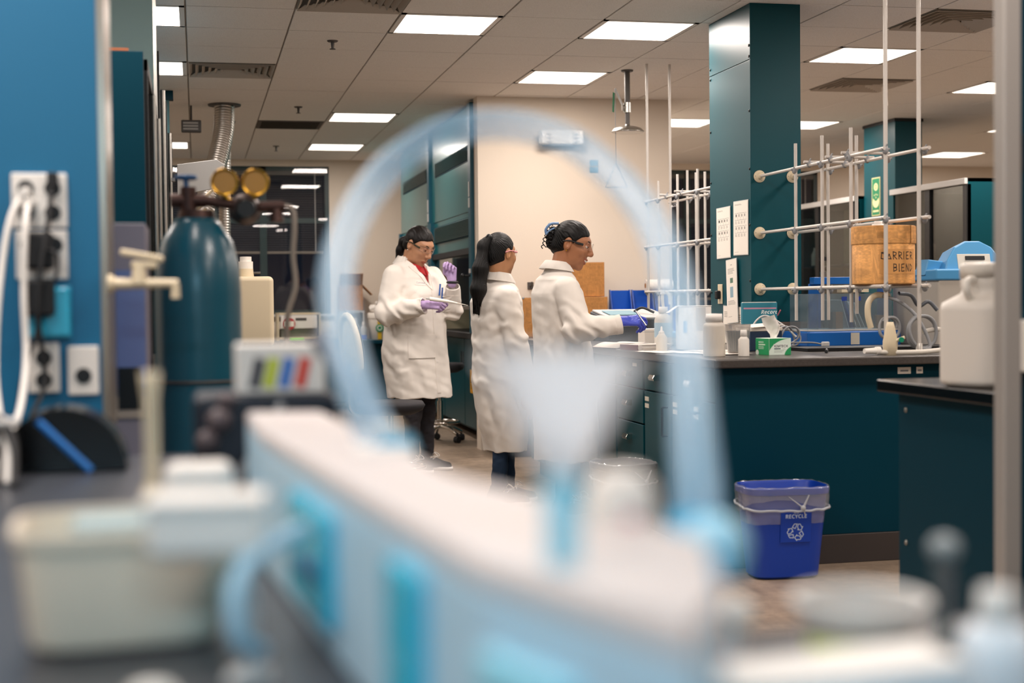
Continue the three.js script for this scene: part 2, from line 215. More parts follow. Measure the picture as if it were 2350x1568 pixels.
{
  const X = 2.998;
  const grid = (v) => notice((g, W, H) => { lines(g, W * 0.08, H * 0.05, W * 0.5, 2, 8); g.strokeStyle = '#555'; g.lineWidth = 2; g.fillStyle = '#222'; for (const y of [0.22, 0.46]) for (let k = 0; k < 4; k++) { g.strokeRect(W * (0.1 + 0.2 * k), H * y, W * 0.2, H * 0.13); g.fillRect(W * (0.16 + 0.2 * k), H * (y + 0.02), W * (k === 3 || v ? 0.06 : 0.09), H * 0.05); lines(g, W * (0.12 + 0.2 * k), H * (y + 0.15), W * 0.14, 6, 5); } lines(g, W * 0.08, H * 0.95, W * 0.3, 1, 5); }, 0.216, 0.29);
  const sheet = (name, label, z, y, w, h, mt, tilt = 0, off = 0.004) => { const s = thing(name, label, 'notice', [X - off, y, z]); s.rotation.set(0, -Math.PI / 2, 0); part('sheet', plane(w, h), mt, s); const b = part('sleeve', box(w + 0.008, h + 0.008, 0.0015, 0, -h / 2 - 0.004, -0.002), std('#c9ccca', 0.3), s); s.rotation.z = 0; s.children.forEach((c2) => { c2.rotation.z = tilt; }); return s; };
  sheet('paper_notice', 'left one of two white instruction sheets side by side on column', -7.82, 1.575, 0.216, 0.29, grid(0), 0.01); sheet('paper_notice', 'right one of two white instruction sheets side by side on column', -7.55, 1.59, 0.216, 0.30, grid(1), -0.01);
  sheet('long_notice', 'tall narrow notice with two photos hanging below the two sheets', -7.665, 1.235, 0.16, 0.36, notice((g, W, H) => { g.fillStyle = '#333'; g.fillRect(W * 0.42, H * 0.08, W * 0.16, 4); lines(g, W * 0.15, H * 0.14, W * 0.7, 5, 12); g.fillStyle = '#5d7a68'; g.fillRect(W * 0.36, H * 0.29, W * 0.28, H * 0.08); g.fillStyle = '#8fa9b6'; g.fillRect(W * 0.34, H * 0.43, W * 0.3, H * 0.17); lines(g, W * 0.12, H * 0.65, W * 0.75, 4, 12); lines(g, W * 0.1, H * 0.9, W * 0.6, 1, 8); }, 0.16, 0.36), 0.06, 0.014);
  sheet('large_notice', 'wide white form sheet standing behind the boxes at column foot', -7.68, 1.04, 0.3, 0.21, notice((g, W, H) => { lines(g, W * 0.06, H * 0.15, W * 0.3, 4, 16); g.fillStyle = '#9a9ab0'; g.fillRect(W * 0.3, H * 0.5, W * 0.16, H * 0.1); lines(g, W * 0.3, H * 0.66, W * 0.3, 5, 12, '#77778c'); lines(g, W * 0.65, H * 0.2, W * 0.3, 6, 20); }, 0.3, 0.21), -0.03);
  const o = thing('wall_outlet', 'cream outlet with black plug on column side', 'outlet', [X - 0.002, 1.22, -7.88], -Math.PI / 2); part('plate', box(0.07, 0.115, 0.006, 0, -0.058, 0, 0.002), m.cream, o); part('plug', box(0.035, 0.05, 0.03, 0, -0.03, 0.016, 0.008), m.black, o);
}
// lattices of clamped rods
function lattice(label, zc, dir, zEnd, verts, crossbars, labelPost) {
  const L = thing('rod_lattice', label, 'lab lattice'); const X = [3.05, 3.245], Y = [1.243, 1.554, 1.867];
  for (const x of X) for (const y of Y) {
    part('rail', rod(v3(x, y, zc), v3(x, y, zEnd + dir * (x > 3.1 ? 0.07 : 0.02)), 0.0085), m.rodPaint, L);
    const f = part('flange', turned(lathe([[0, 0], [0.034, 0], [0.034, 0.006], [0.024, 0.01], [0.015, 0.016], [0.015, 0.03], [0, 0.03]], 24), dir * Math.PI / 2, 0, 0, x, y, zc), m.cream, L);
    for (let k = 0; k < 3; k++) part('screw', ball(0.004, x + 0.024 * Math.cos(k * 2.1 + 1), y + 0.024 * Math.sin(k * 2.1 + 1), zc + dir * 0.008, 1, 1, 0.5, 8), m.castIron, f);
  }
  for (const x of [3.065, 3.23]) { part('post', rod(v3(x, 0.93, zEnd), v3(x, CEIL, zEnd), 0.0095, 12), m.rodPaint, L); part('foot', lathe([[0, 0], [0.03, 0], [0.03, 0.006], [0.016, 0.01], [0.016, 0.05], [0, 0.05]], 20, x, 0.93, zEnd), m.steel, L); }
  for (const [x, z, y0, y1] of verts) part('upright', rod(v3(x, y0, z), v3(x, y1, z), 0.0085), m.rodPaint, L);
  for (const [z, y, x0, x1] of crossbars) part('crossbar', rod(v3(x0, y, z), v3(x1, y, z), 0.0075), m.rodPaint, L);
  const clampG = join([ball(0.016, 0, 0, 0, 0.9, 1.2, 0.9, 10), rod(v3(-0.02, 0.005, 0), v3(0.02, 0.005, 0), 0.006, 8), rod(v3(0, 0.012, 0), v3(0.008, 0.028, 0.004), 0.004, 6)]);
  for (const [x, z] of verts) for (const y of Y) { const c = part('clamp', clampG, m.grey, L); c.position.set(x + (x > 3.1 ? 0.012 : -0.006), y - 0.012, z); }
  for (const x of X) for (const y of Y) { const c = part('clamp', clampG, m.grey, L); c.position.set(x + 0.01, y - 0.008, zEnd + dir * 0.008); }
  for (const [z, y] of crossbars) for (const x of X) { const c = part('clamp', clampG, m.grey, L); c.position.set(x, y - 0.01, z); }
}
lattice('grey rod lattice in front of teal column holding the cardboard drum', -7.41, 1, -5.96, [[3.05, -6.92, 1.075, 1.995], [3.05, -6.6, 1.08, 2.0], [3.05, -6.28, 1.075, 2.0], [3.245, -6.95, 1.075, 2.0], [3.245, -6.62, 1.11, 2.005], [3.245, -6.31, 1.1, 2.0]], [[-6.75, 1.883, 3.02, 3.28], [-6.5, 1.883, 3.02, 3.28], [-6.32, 1.885, 3.02, 3.27]]);
lattice('grey rod lattice behind the teal column near the emergency shower', -8.06, -1, -9.45, [[3.05, -9.17, 0.95, 1.99], [3.05, -8.78, 0.95, 2.0], [3.05, -8.4, 1.0, 2.0], [3.245, -9.14, 0.95, 2.06], [3.245, -8.97, 1.0, 2.03], [3.245, -8.8, 1.0, 2.02]], [[-9.0, 1.883, 3.0, 3.3], [-8.7, 1.883, 3.0, 3.3]]);
// right-hand near bench with its post
{
  const b = thing('side_bench', 'dark teal bench with black top at right holding the white jug', 'bench'); part('panel', span(2.23, 3.9, 0.1, 0.885, -4.25, 0.6), m.tealDark, b); part('toe_kick', span(2.28, 3.85, 0, 0.1, -4.2, 0.6), m.kick, b); part('worktop', span(2.18, 3.95, 0.885, 0.925, -4.31, 0.6, 0.006), m.blackGloss, b);
  for (const y of [0.83, 0.4]) part('bolt', ball(0.008, 2.228, y, -4.2, 0.5, 1, 1, 10), m.steel, b);
}
// far glass-fronted cabinets and column on the right
function glassCabinet(label, z0, z1, endPanel) {
  const c = thing('glass_cabinet', label, 'cabinet', [6.2, 0, (z0 + z1) / 2]); const h = Math.abs(z1 - z0) / 2, T = 2.16;
  part('base', span(0.02, 0.75, 0, 0.88, -h, h), m.tealDark, c); part('back', span(0.7, 0.75, 0.88, T, -h, h), m.cream, c); part('roof', span(0, 0.75, T - 0.03, T, -h, h), m.tealDark, c); for (const q of [span(0, 0.75, 0.88, T, -h, -h + 0.02), span(0, 0.75, 0.88, T, h - 0.02, h)]) part('side', q, m.teal, c);
  part('counter', span(0, 0.7, 0.88, 0.92, -h + 0.02, h - 0.02), m.black, c); part('top_rail', span(-0.03, 0, T - 0.05, T, -h, h, 0.004), m.lightGrey, c); part('mullion', [span(-0.01, 0.03, 0.92, T - 0.05, -0.04, 0.04), span(-0.01, 0.03, 0.92, T - 0.05, h - 0.06, h)], m.black, c);
  for (const s of [-1, 1]) part('sash', box(0.006, T - 0.98, h - 0.08, 0.012, 0.93, s * (h / 2)), m.glass, c);
  part('shelf', span(0.1, 0.7, 1.5, 1.52, -h + 0.02, h - 0.02), m.tealDark, c);
  for (const s of [-1, 1]) { const sg = span(0.02, 0.05, 1.15, 1.16, s * h / 2 - h * 0.4, s * h / 2 + h * 0.4); part('sash_handle', sg, m.lightGrey, c); }
  for (let k = 0; k < 5; k++) { const z = -h + 0.15 + k * (2 * h - 0.3) / 4; part('bottle', lathe([[0, 0], [0.04, 0], [0.04, 0.13], [0.018, 0.17], [0.018, 0.2], [0, 0.2]], 14, 0.3 + 0.1 * (k % 2), k % 3 ? 0.92 : 1.52, z), k % 2 ? m.whitePlastic : m.lightGrey, c); }
}
glassCabinet('glass-fronted teal cabinet right of far teal column', -10.63, -11.93); glassCabinet('glass-fronted teal cabinet left of far teal column behind lattice', -12.65, -14.4);
{
  const c = thing('far_column', 'far dark teal column with green shower sign', 'column', [6.25, 0, -11.97]); part('shaft', span(0, 0.27, 0, CEIL, 0, -0.62, 0.003), m.teal, c); part('cap_trim', span(-0.01, 0.28, CEIL - 0.03, CEIL - 0.002, 0.01, -0.63), m.black, c);
  const t = canvasTex(256, 620, (g, W, H) => { g.fillStyle = '#c9c98f'; g.fillRect(0, 0, W, H); g.fillStyle = '#1f7d55'; g.fillRect(14, 14, W - 28, H - 28); g.fillStyle = '#e6d9a4'; g.beginPath(); g.arc(W / 2, 150, 62, 0, 7); g.fill(); g.fillStyle = '#1f7d55'; g.beginPath(); g.arc(W / 2, 150, 34, 0, 7); g.fill(); g.fillStyle = '#e6d9a4'; g.beginPath(); g.arc(W / 2, 150, 20, 0, 7); g.fill(); for (const [x, y] of [[80, 260], [128, 300], [176, 260], [128, 250]]) { g.beginPath(); g.moveTo(x, y); g.lineTo(x - 14, y + 34); g.lineTo(x + 14, y + 34); g.fill(); } g.beginPath(); g.arc(W / 2, 390, 100, 0.1, Math.PI - 0.1); g.lineTo(40, 330); g.lineTo(100, 380); g.lineTo(156, 380); g.lineTo(216, 330); g.fill(); g.fillRect(40, 530, W - 80, 30); });
  const s = thing('safety_sign', 'green and cream eyewash safety sign on the far column', 'sign', [6.246, 2.13, -12.34], -Math.PI / 2); part('board', box(0.17, 0.36, 0.004, 0, -0.18, -0.003), m.cream, s); part('print', plane(0.165, 0.355, 0, 0, 0.0005), printMat(t), s);
}
// ---------------------------------------------------------------- signed-distance modelling for people
const clamp01 = (t) => (t < 0 ? 0 : t > 1 ? 1 : t);
const smin = (a, b, k) => { const h = Math.max(k - Math.abs(a - b), 0) / k; return Math.min(a, b) - h * h * k * 0.25; };
const smax = (a, b, k) => -smin(-a, -b, k);
const cone = (a, b, ra, rb = ra) => { const [ax, ay, az] = a, dx = b[0] - ax, dy = b[1] - ay, dz = b[2] - az, l2 = dx * dx + dy * dy + dz * dz || 1e-9; return (x, y, z) => { const px = x - ax, py = y - ay, pz = z - az, t = clamp01((px * dx + py * dy + pz * dz) / l2); return Math.hypot(px - dx * t, py - dy * t, pz - dz * t) - (ra + (rb - ra) * t); }; };
const ellip = (c, r) => (x, y, z) => { const a = (x - c[0]) / r[0], b = (y - c[1]) / r[1], d = (z - c[2]) / r[2], k0 = Math.hypot(a, b, d), k1 = Math.hypot(a / r[0], b / r[1], d / r[2]); return k1 < 1e-6 ? -Math.min(...r) : k0 * (k0 - 1) / k1; };
const uni = (k, ...fs) => (x, y, z) => { let d = fs[0](x, y, z); for (let i = 1; i < fs.length; i++) d = smin(d, fs[i](x, y, z), k); return d; };
// stack of ellipse-like rings: levels [y, cx, cz, half width, half depth], turned so that "forward" looks along (fu, fw)
const stack = (levels, fu, fw, e = 2.3) => (x, y, z) => {
  let i = 0; const n = levels.length; while (i < n - 2 && y > levels[i + 1][0]) i++; const A = levels[i], B = levels[i + 1]; let t = clamp01((y - A[0]) / (B[0] - A[0])); t = t * t * (3 - 2 * t) * 0.5 + t * 0.5;
  const cx = A[1] + (B[1] - A[1]) * t, cz = A[2] + (B[2] - A[2]) * t, a = A[3] + (B[3] - A[3]) * t, b = A[4] + (B[4] - A[4]) * t, dx = x - cx, dz = z - cz;
  const f = dx * fu + dz * fw, r = -dx * fw + dz * fu, k = Math.pow(Math.pow(Math.abs(r) / a, e) + Math.pow(Math.abs(f) / b, e), 1 / e);
  const rr = Math.hypot(f, r); const d = k > 1e-5 ? rr - rr / k : -Math.min(a, b); const top = y - levels[n - 1][0], bot = levels[0][0] - y; return Math.max(d * 0.85, top, bot);
};
function meshSDF(f, lo, hi, cell, color, uvf) {
  const nx = Math.ceil((hi[0] - lo[0]) / cell) + 1, ny = Math.ceil((hi[1] - lo[1]) / cell) + 1, nz = Math.ceil((hi[2] - lo[2]) / cell) + 1, F = new Float32Array(nx * ny * nz), id = new Int32Array(nx * ny * nz).fill(-1), pos = [], idx = [];
  for (let k = 0, q = 0; k < nz; k++) for (let j = 0; j < ny; j++) for (let i = 0; i < nx; i++, q++) F[q] = f(lo[0] + i * cell, lo[1] + j * cell, lo[2] + k * cell);
  const sx = 1, sy = nx, sz = nx * ny, C = [0, sx, sy, sx + sy, sz, sx + sz, sy + sz, sx + sy + sz], E = [[0, 1], [2, 3], [4, 5], [6, 7], [0, 2], [1, 3], [4, 6], [5, 7], [0, 4], [1, 5], [2, 6], [3, 7]];
  for (let k = 0; k < nz - 1; k++) for (let j = 0; j < ny - 1; j++) for (let i = 0; i < nx - 1; i++) {
    const q = i + j * sy + k * sz; let mask = 0; for (let c = 0; c < 8; c++) if (F[q + C[c]] < 0) mask |= 1 << c; if (mask === 0 || mask === 255) continue;
    let n = 0, x = 0, y = 0, z = 0; for (const [a, b] of E) { const fa = F[q + C[a]], fb = F[q + C[b]]; if ((fa < 0) === (fb < 0)) continue; const t = fa / (fa - fb); x += (a & 1) + ((b & 1) - (a & 1)) * t; y += (a >> 1 & 1) + ((b >> 1 & 1) - (a >> 1 & 1)) * t; z += (a >> 2) + ((b >> 2) - (a >> 2)) * t; n++; }
    id[q] = pos.length / 3; pos.push(lo[0] + (i + x / n) * cell, lo[1] + (j + y / n) * cell, lo[2] + (k + z / n) * cell);
  }
  for (let k = 1; k < nz - 1; k++) for (let j = 1; j < ny - 1; j++) for (let i = 1; i < nx - 1; i++) {
    const q = i + j * sy + k * sz, s = F[q] < 0;
    for (const [d, u, w] of [[sx, sy, sz], [sy, sz, sx], [sz, sx, sy]]) { if (s === (F[q + d] < 0)) continue; const a = id[q], b = id[q - u], c = id[q - u - w], e = id[q - w]; if (a < 0 || b < 0 || c < 0 || e < 0) continue; s ? idx.push(a, b, c, a, c, e) : idx.push(a, c, b, a, e, c); }
  }
  const n = pos.length / 3, nor = new Float32Array(n * 3), h = cell * 0.6, col = color ? new Float32Array(n * 3) : null;
  for (let i = 0; i < n; i++) { const x = pos[3 * i], y = pos[3 * i + 1], z = pos[3 * i + 2]; let a = f(x + h, y, z) - f(x - h, y, z), b = f(x, y + h, z) - f(x, y - h, z), c = f(x, y, z + h) - f(x, y, z - h); const l = Math.hypot(a, b, c) || 1; nor[3 * i] = a / l; nor[3 * i + 1] = b / l; nor[3 * i + 2] = c / l; if (color) col.set(color(x, y, z), 3 * i); }
  const g = new THREE.BufferGeometry(); g.setAttribute('position', new THREE.Float32BufferAttribute(pos, 3)); g.setAttribute('normal', new THREE.BufferAttribute(nor, 3)); if (col) g.setAttribute('color', new THREE.BufferAttribute(col, 3)); if (uvf) { const uv = new Float32Array(n * 2); for (let i = 0; i < n; i++) uv.set(uvf(pos[3 * i], pos[3 * i + 1], pos[3 * i + 2]), 2 * i); g.setAttribute('uv', new THREE.BufferAttribute(uv, 2)); } g.setIndex(idx); return g;
}
// a patch of cloth laid on a surface f: four corners (a quad in 3-D in front of it) pressed along dir until it touches
function patch(f, corners, dir, nu = 14, nv = 14, lift = 0.003) {
  const D = v3(...dir).normalize(), P = corners.map((c) => v3(...c)), pos = [], idx = [];
  for (const back of [0, 1]) for (let j = 0; j <= nv; j++) for (let i = 0; i <= nu; i++) {
    const u = i / nu, v = j / nv, p = P[0].clone().multiplyScalar((1 - u) * (1 - v)).addScaledVector(P[1], u * (1 - v)).addScaledVector(P[2], u * v).addScaledVector(P[3], (1 - u) * v); p.addScaledVector(D, -0.35);
    for (let s = 0; s < 60; s++) { const d = f(p.x, p.y, p.z) - lift; if (d < 0.0004) break; p.addScaledVector(D, Math.max(d * 0.7, 0.0004)); }
    if (back) p.addScaledVector(D, lift * 2.5); pos.push(p.x, p.y, p.z);
  }
  const W = nu + 1, N = W * (nv + 1); for (let j = 0; j < nv; j++) for (let i = 0; i < nu; i++) { const a = j * W + i; idx.push(a, a + 1, a + W, a + 1, a + W + 1, a + W, N + a, N + a + W, N + a + 1, N + a + 1, N + a + W, N + a + W + 1); }
  const edge = []; for (let i = 0; i < nu; i++) edge.push([i, i + 1], [nv * W + i + 1, nv * W + i]); for (let j = 0; j < nv; j++) edge.push([(j + 1) * W, j * W], [j * W + nu, (j + 1) * W + nu]);
  for (const [a, b] of edge) idx.push(a, a + N, b, b, a + N, b + N);
  const g = new THREE.BufferGeometry(); g.setAttribute('position', new THREE.Float32BufferAttribute(pos, 3)); g.setIndex(idx); const uv = []; for (const b of [0, 1]) for (let j = 0; j <= nv; j++) for (let i = 0; i <= nu; i++) uv.push(i / nu, j / nv); g.setAttribute('uv', new THREE.Float32BufferAttribute(uv, 2)); return toCreasedNormals(g, 0.7);
}
const skinBase = { warm: [0.47, 0.235, 0.13], deep: [0.36, 0.15, 0.07], tan: [0.46, 0.22, 0.105] };
// the head: own axes (x to the person's left, y up, z forward), placed by a matrix
function headField(smile) {
  const skull = ellip([0, 0.032, -0.012], [0.073, 0.088, 0.094]), face = ellip([0, -0.02, 0.03], [0.062, 0.085, 0.066]), jaw = ellip([0, -0.066, 0.028], [0.05, 0.045, 0.055]), chin = ellip([0, -0.103, 0.068], [0.022, 0.017, 0.017]);
  const brow = ellip([0, 0.04, 0.062], [0.05, 0.016, 0.028]), nose = cone([0, 0.026, 0.088], [0, -0.018, 0.112], 0.008, 0.0125), tip = ellip([0, -0.023, 0.11], [0.012, 0.011, 0.012]), ala = [-1, 1].map((s) => ellip([s * 0.012, -0.027, 0.1], [0.008, 0.008, 0.01]));
  const cheeks = [-1, 1].map((s) => ellip([s * 0.038, -0.018 - smile * 0.0, 0.062], [0.022, 0.022, 0.022 + smile * 0.004])), sockets = [-1, 1].map((s) => ellip([s * 0.031, 0.016, 0.1], [0.02, 0.013, 0.018])), ears = [-1, 1].map((s) => ellip([s * 0.074, 0.002, -0.012], [0.009, 0.032, 0.019])), conch = [-1, 1].map((s) => ellip([s * 0.084, 0.004, -0.008], [0.008, 0.017, 0.009]));
  const up = smile ? tubeish([[-0.032, -0.047, 0.083], [-0.015, -0.054, 0.096], [0, -0.055, 0.1], [0.015, -0.054, 0.096], [0.032, -0.047, 0.083]], 0.0048) : tubeish([[-0.022, -0.061, 0.086], [-0.01, -0.058, 0.096], [0, -0.059, 0.098], [0.01, -0.058, 0.096], [0.022, -0.061, 0.086]], 0.0042);
  const low = smile ? tubeish([[-0.03, -0.052, 0.083], [-0.015, -0.072, 0.091], [0, -0.076, 0.093], [0.015, -0.072, 0.091], [0.03, -0.052, 0.083]], 0.0052) : tubeish([[-0.02, -0.065, 0.085], [-0.009, -0.069, 0.093], [0, -0.07, 0.094], [0.009, -0.069, 0.093], [0.02, -0.065, 0.085]], 0.0046);
  return (x, y, z) => {
    let d = smin(skull(x, y, z), face(x, y, z), 0.03); d = smin(d, jaw(x, y, z), 0.03); d = smin(d, chin(x, y, z), 0.025); d = smin(d, brow(x, y, z), 0.02); for (const c of cheeks) d = smin(d, c(x, y, z), 0.022);
    for (const s of sockets) d = smax(d, -s(x, y, z), 0.012); d = smin(d, nose(x, y, z), 0.012); d = smin(d, tip(x, y, z), 0.008); for (const a of ala) d = smin(d, a(x, y, z), 0.006); d = smin(d, up(x, y, z), 0.006); d = smin(d, low(x, y, z), 0.006); for (const e of ears) d = smin(d, e(x, y, z), 0.008); for (const e of conch) d = smax(d, -e(x, y, z), 0.006);
    return d;
  };
}
function tubeish(pts, r) { const fs = pts.slice(1).map((p, i) => cone(pts[i], p, r * (i === 0 ? 0.6 : 1), r * (i === pts.length - 2 ? 0.6 : 1))); return (x, y, z) => { let d = 9; for (const f of fs) d = Math.min(d, f(x, y, z)); return d; }; }
// hand: wrist at the origin, y to the fingers, z out of the back, x to the thumb; curls per finger [index..little, thumb]
function handField(M, side, curls, thumbIn = 0.5, spread = 1) {
  const P = (x, y, z) => { const p = v3(x * side, y, z).applyMatrix4(M); return [p.x, p.y, p.z]; }, fs = [], kx = [0.028, 0.009, -0.011, -0.029], ky = [0.086, 0.09, 0.085, 0.075], len = [[0.043, 0.026, 0.02], [0.047, 0.029, 0.021], [0.043, 0.027, 0.02], [0.033, 0.021, 0.018]];
  const palm = []; for (let i = 0; i < 4; i++) palm.push(cone(P(kx[i] * 0.55, 0.0, 0), P(kx[i], ky[i], 0), 0.0165, 0.0125)); const palmF = uni(0.012, ...palm, cone(P(0.012, 0.015, -0.006), P(0.03, 0.045, -0.012), 0.017, 0.014));
  for (let i = 0; i < 4; i++) { let a = 0, p = [kx[i], ky[i], 0], q; const sx = kx[i] * 0.12 * spread; curls[i].forEach((c, s) => { a += c; q = [p[0] + sx * len[i][s] * 10 * Math.cos(a), p[1] + Math.cos(a) * len[i][s], p[2] - Math.sin(a) * len[i][s]]; fs.push(cone(P(...p), P(...q), 0.0098 - s * 0.0008, 0.009 - s * 0.0009)); p = q; }); }
  const t = [[0.018, 0.022, -0.008], [0.042, 0.048, -0.016 - 0.01 * thumbIn], [0.05 - 0.018 * thumbIn, 0.078, -0.022 - 0.022 * thumbIn], [0.05 - 0.036 * thumbIn, 0.1, -0.026 - 0.03 * thumbIn]]; for (let s = 0; s < 3; s++) fs.push(cone(P(...t[s]), P(...t[s + 1]), 0.0125 - s * 0.0012, 0.0112 - s * 0.0012));
  return (x, y, z) => { let d = palmF(x, y, z), g = 9; for (const f of fs) { const e = f(x, y, z); g = Math.min(g, e); } return smin(d, g, 0.005); };
}
function frameM(at, fwd, back) { const Y = v3(...fwd).normalize(), Z0 = v3(...back), X = v3().crossVectors(Y, Z0).normalize(), Z = v3().crossVectors(X, Y); return new THREE.Matrix4().makeBasis(X, Y, Z).setPosition(...at); }
function headM(at, facing, pitch, roll = 0) { // facing: angle in (u, w): 0 = screen right, positive towards the viewer
  const q = new THREE.Quaternion().setFromAxisAngle(v3(0, 1, 0), Math.PI / 2 - facing).multiply(new THREE.Quaternion().setFromAxisAngle(v3(1, 0, 0), pitch)).multiply(new THREE.Quaternion().setFromAxisAngle(v3(0, 0, 1), roll)); return new THREE.Matrix4().compose(v3(...at), q, v3(1, 1, 1));
}
const coatM = std('#e4ddd5', 0.88, { bumpMap: weaveTex, bumpScale: 0.0002 }), hairM = (c) => phy(c, 0.5, { specularIntensity: 0.55, map: strandCol, bumpMap: strandTex, bumpScale: 0.0022 }), lensM = phy('#ffffff', 0.02, { transmission: 1, thickness: 0, ior: 1.5 });
const eyeWhite = std('#d8d0c8', 0.25), irisM = std('#1d120c', 0.15), browM = std('#160f0d', 0.8);

function person(o) {
  const root = thing('person', o.label, 'person', o.at, -YAW); root.scale.setScalar(o.scale ?? 1); const S = o.skin, HM = o.head, hairX = (x, y, z) => [x * 9 + z * 7, y * 1.2], inv = HM.clone().invert().elements, hs = o.headScale ?? 1;
  const toHead = (f) => (x, y, z) => f((inv[0] * x + inv[4] * y + inv[8] * z + inv[12]) / hs, (inv[1] * x + inv[5] * y + inv[9] * z + inv[13]) / hs, (inv[2] * x + inv[6] * y + inv[10] * z + inv[14]) / hs) * hs;
  const hf = headField(o.smile ? 1 : 0), hp = v3().setFromMatrixPosition(HM), H = (x, y, z) => { const p = v3(x * hs, y * hs, z * hs).applyMatrix4(HM); return [p.x, p.y, p.z]; };
  // ---- body: head, neck and upper trunk in one surface
  const neck = cone(H(0, -0.05, -0.03), o.neck, 0.052 * hs, 0.058), trunk = ellip([o.neck[0], o.neck[1] - 0.09, o.neck[2]], [0.1, 0.1, 0.1]), bodyF = uni(0.03, toHead(hf), neck, trunk);
  const lip = new THREE.Color().setRGB(S[0] * 0.82, S[1] * 0.58, S[2] * 0.6), hl = inv;
  const col = (x, y, z) => { const a = (hl[0] * x + hl[4] * y + hl[8] * z + hl[12]) / hs, b = (hl[1] * x + hl[5] * y + hl[9] * z + hl[13]) / hs, c = (hl[2] * x + hl[6] * y + hl[10] * z + hl[14]) / hs; const ly = o.smile ? -0.0655 : -0.0645, lr = Math.hypot(a / (o.smile ? 0.036 : 0.026), (b - ly - (o.smile ? a * a * 15 : 0)) / (o.smile ? 0.0165 : 0.0105)); const n = 1 + 0.07 * noise(x * 40, y * 40, z * 40); if (c > 0.07 && lr < 1) return [lip.r * n, lip.g * n, lip.b * n]; return [S[0] * n, S[1] * n, S[2] * n]; };
  const c0 = [Math.min(hp.x, o.neck[0]) - 0.17, o.neck[1] - 0.1, Math.min(hp.z, o.neck[2]) - 0.17], c1 = [Math.max(hp.x, o.neck[0]) + 0.17, hp.y + 0.16, Math.max(hp.z, o.neck[2]) + 0.17];
  part('body', meshSDF(bodyF, c0, c1, 0.0032, col), std('#ffffff', 0.5, { vertexColors: true }), root);
  // eyes, brows
  for (const s of [-1, 1]) {
    const e = part('eye', ball(0.0118 * hs, ...H(s * 0.031, 0.0155, 0.0795), 1, 1, 1, 16), eyeWhite, root); part('iris', ball(0.0068 * hs, ...H(s * 0.031 + (o.gazeX ?? 0), 0.0155 - 0.003, 0.0862), 1, 1, 1, 12), irisM, e);
    const lid = new THREE.SphereGeometry(0.0128 * hs, 18, 10, 0, Math.PI * 2, 0, Math.PI * (o.smile ? 0.44 : 0.5)); lid.rotateX(o.lid ?? 0.4); lid.applyMatrix4(new THREE.Matrix4().extractRotation(HM)); lid.translate(...H(s * 0.031, 0.0155, 0.0795)); part('eyelid', lid, std(new THREE.Color().setRGB(S[0] * 0.8, S[1] * 0.72, S[2] * 0.72), 0.5), root);
    part('eyebrow', tube([H(s * 0.014, 0.035, 0.0905), H(s * 0.03, 0.041, 0.0865), H(s * 0.047, 0.035, 0.072)], 0.0034 * hs, 12, 6), browM, root);
  }
  if (o.smile) part('teeth', tube([H(-0.026, -0.055, 0.0845), H(-0.012, -0.062, 0.0935), H(0.012, -0.062, 0.0935), H(0.026, -0.055, 0.0845)], 0.0056, 20, 8), std('#efe8de', 0.3), root);
  // ---- hair
  const T = o.tie, shell = ellip([0, 0.035, -0.014], [0.0795, 0.0945, 0.1]), nape = ellip([0, -0.025, -0.055], [0.06, 0.06, 0.055]);
  const hairF = (x, y, z) => { const s = Math.atan2(x, (y - T[1]) * 0.7 + (z - T[2]) * 0.7 + 0.001), w = Math.hypot(x, y - T[1], z - T[2]); let d = smin(shell(x, y, z), nape(x, y, z), 0.03); d += 0.0006 * Math.sin(s * 40 + 5 * noise(x * 30, y * 30, z * 30)) + 0.0009 * noise(x * 45, y * 45, z * 25); const line = -((y - 0.093) * 0.6 - (z - 0.078) * 0.8) + 0.012 * noise(x * 30, 1, 2) + (o.hairline ?? 0) - 0.25 * Math.max(0, 0.03 - Math.abs(x)); d = smax(d, line, 0.006); d = smax(d, -0.078 - y + Math.abs(x) * 0.45, 0.02); d = smax(d, -(Math.hypot((z + 0.012) / 0.024, (y - 0.0) / 0.036) - 1) * 0.03 - (Math.abs(x) < 0.055 ? 1 : 0), 0.004); return d; };
  const hairAll = toHead(hairF); let hairMin = [hp.x - 0.15, hp.y - 0.14, hp.z - 0.15], hairMax = [hp.x + 0.15, hp.y + 0.15, hp.z + 0.15];
  const hairUV = (x, y, z) => { const a = (inv[0] * x + inv[4] * y + inv[8] * z + inv[12]) / hs, b = (inv[1] * x + inv[5] * y + inv[9] * z + inv[13]) / hs, c = (inv[2] * x + inv[6] * y + inv[10] * z + inv[14]) / hs; return [Math.atan2(a, (b - T[1]) * 0.75 + (c - T[2]) * 0.65) * 0.55, Math.hypot(a, b - T[1], c - T[2]) * 2.2]; };
  part('hair', meshSDF(hairAll, hairMin, hairMax, 0.0034, null, hairUV), hairM(o.hairColor), root);
  o.extraHair?.(root, H, hs, hairX);
  // ---- glasses
  {
    const pos = [], idx = [], nu = 28, nv = 6; for (let j = 0; j <= nv; j++) for (let i = 0; i <= nu; i++) { const t = (i / nu - 0.5) * 2, a = t * 1.08, hh = 0.0185 - 0.004 * t * t, dip = Math.exp(-((t / 0.13) ** 2)) * 0.012, y = 0.017 - hh + dip * (1 - j / nv) * 1.2 + (2 * hh) * j / nv; pos.push(...H(Math.sin(a) * 0.0775, y, 0.022 + Math.cos(a) * 0.0875)); }
    for (let j = 0; j < nv; j++) for (let i = 0; i < nu; i++) { const a = j * (nu + 1) + i; idx.push(a, a + 1, a + nu + 1, a + 1, a + nu + 2, a + nu + 1); }
    const lg = new THREE.BufferGeometry(); lg.setAttribute('position', new THREE.Float32BufferAttribute(pos, 3)); lg.setIndex(idx); lg.computeVertexNormals();
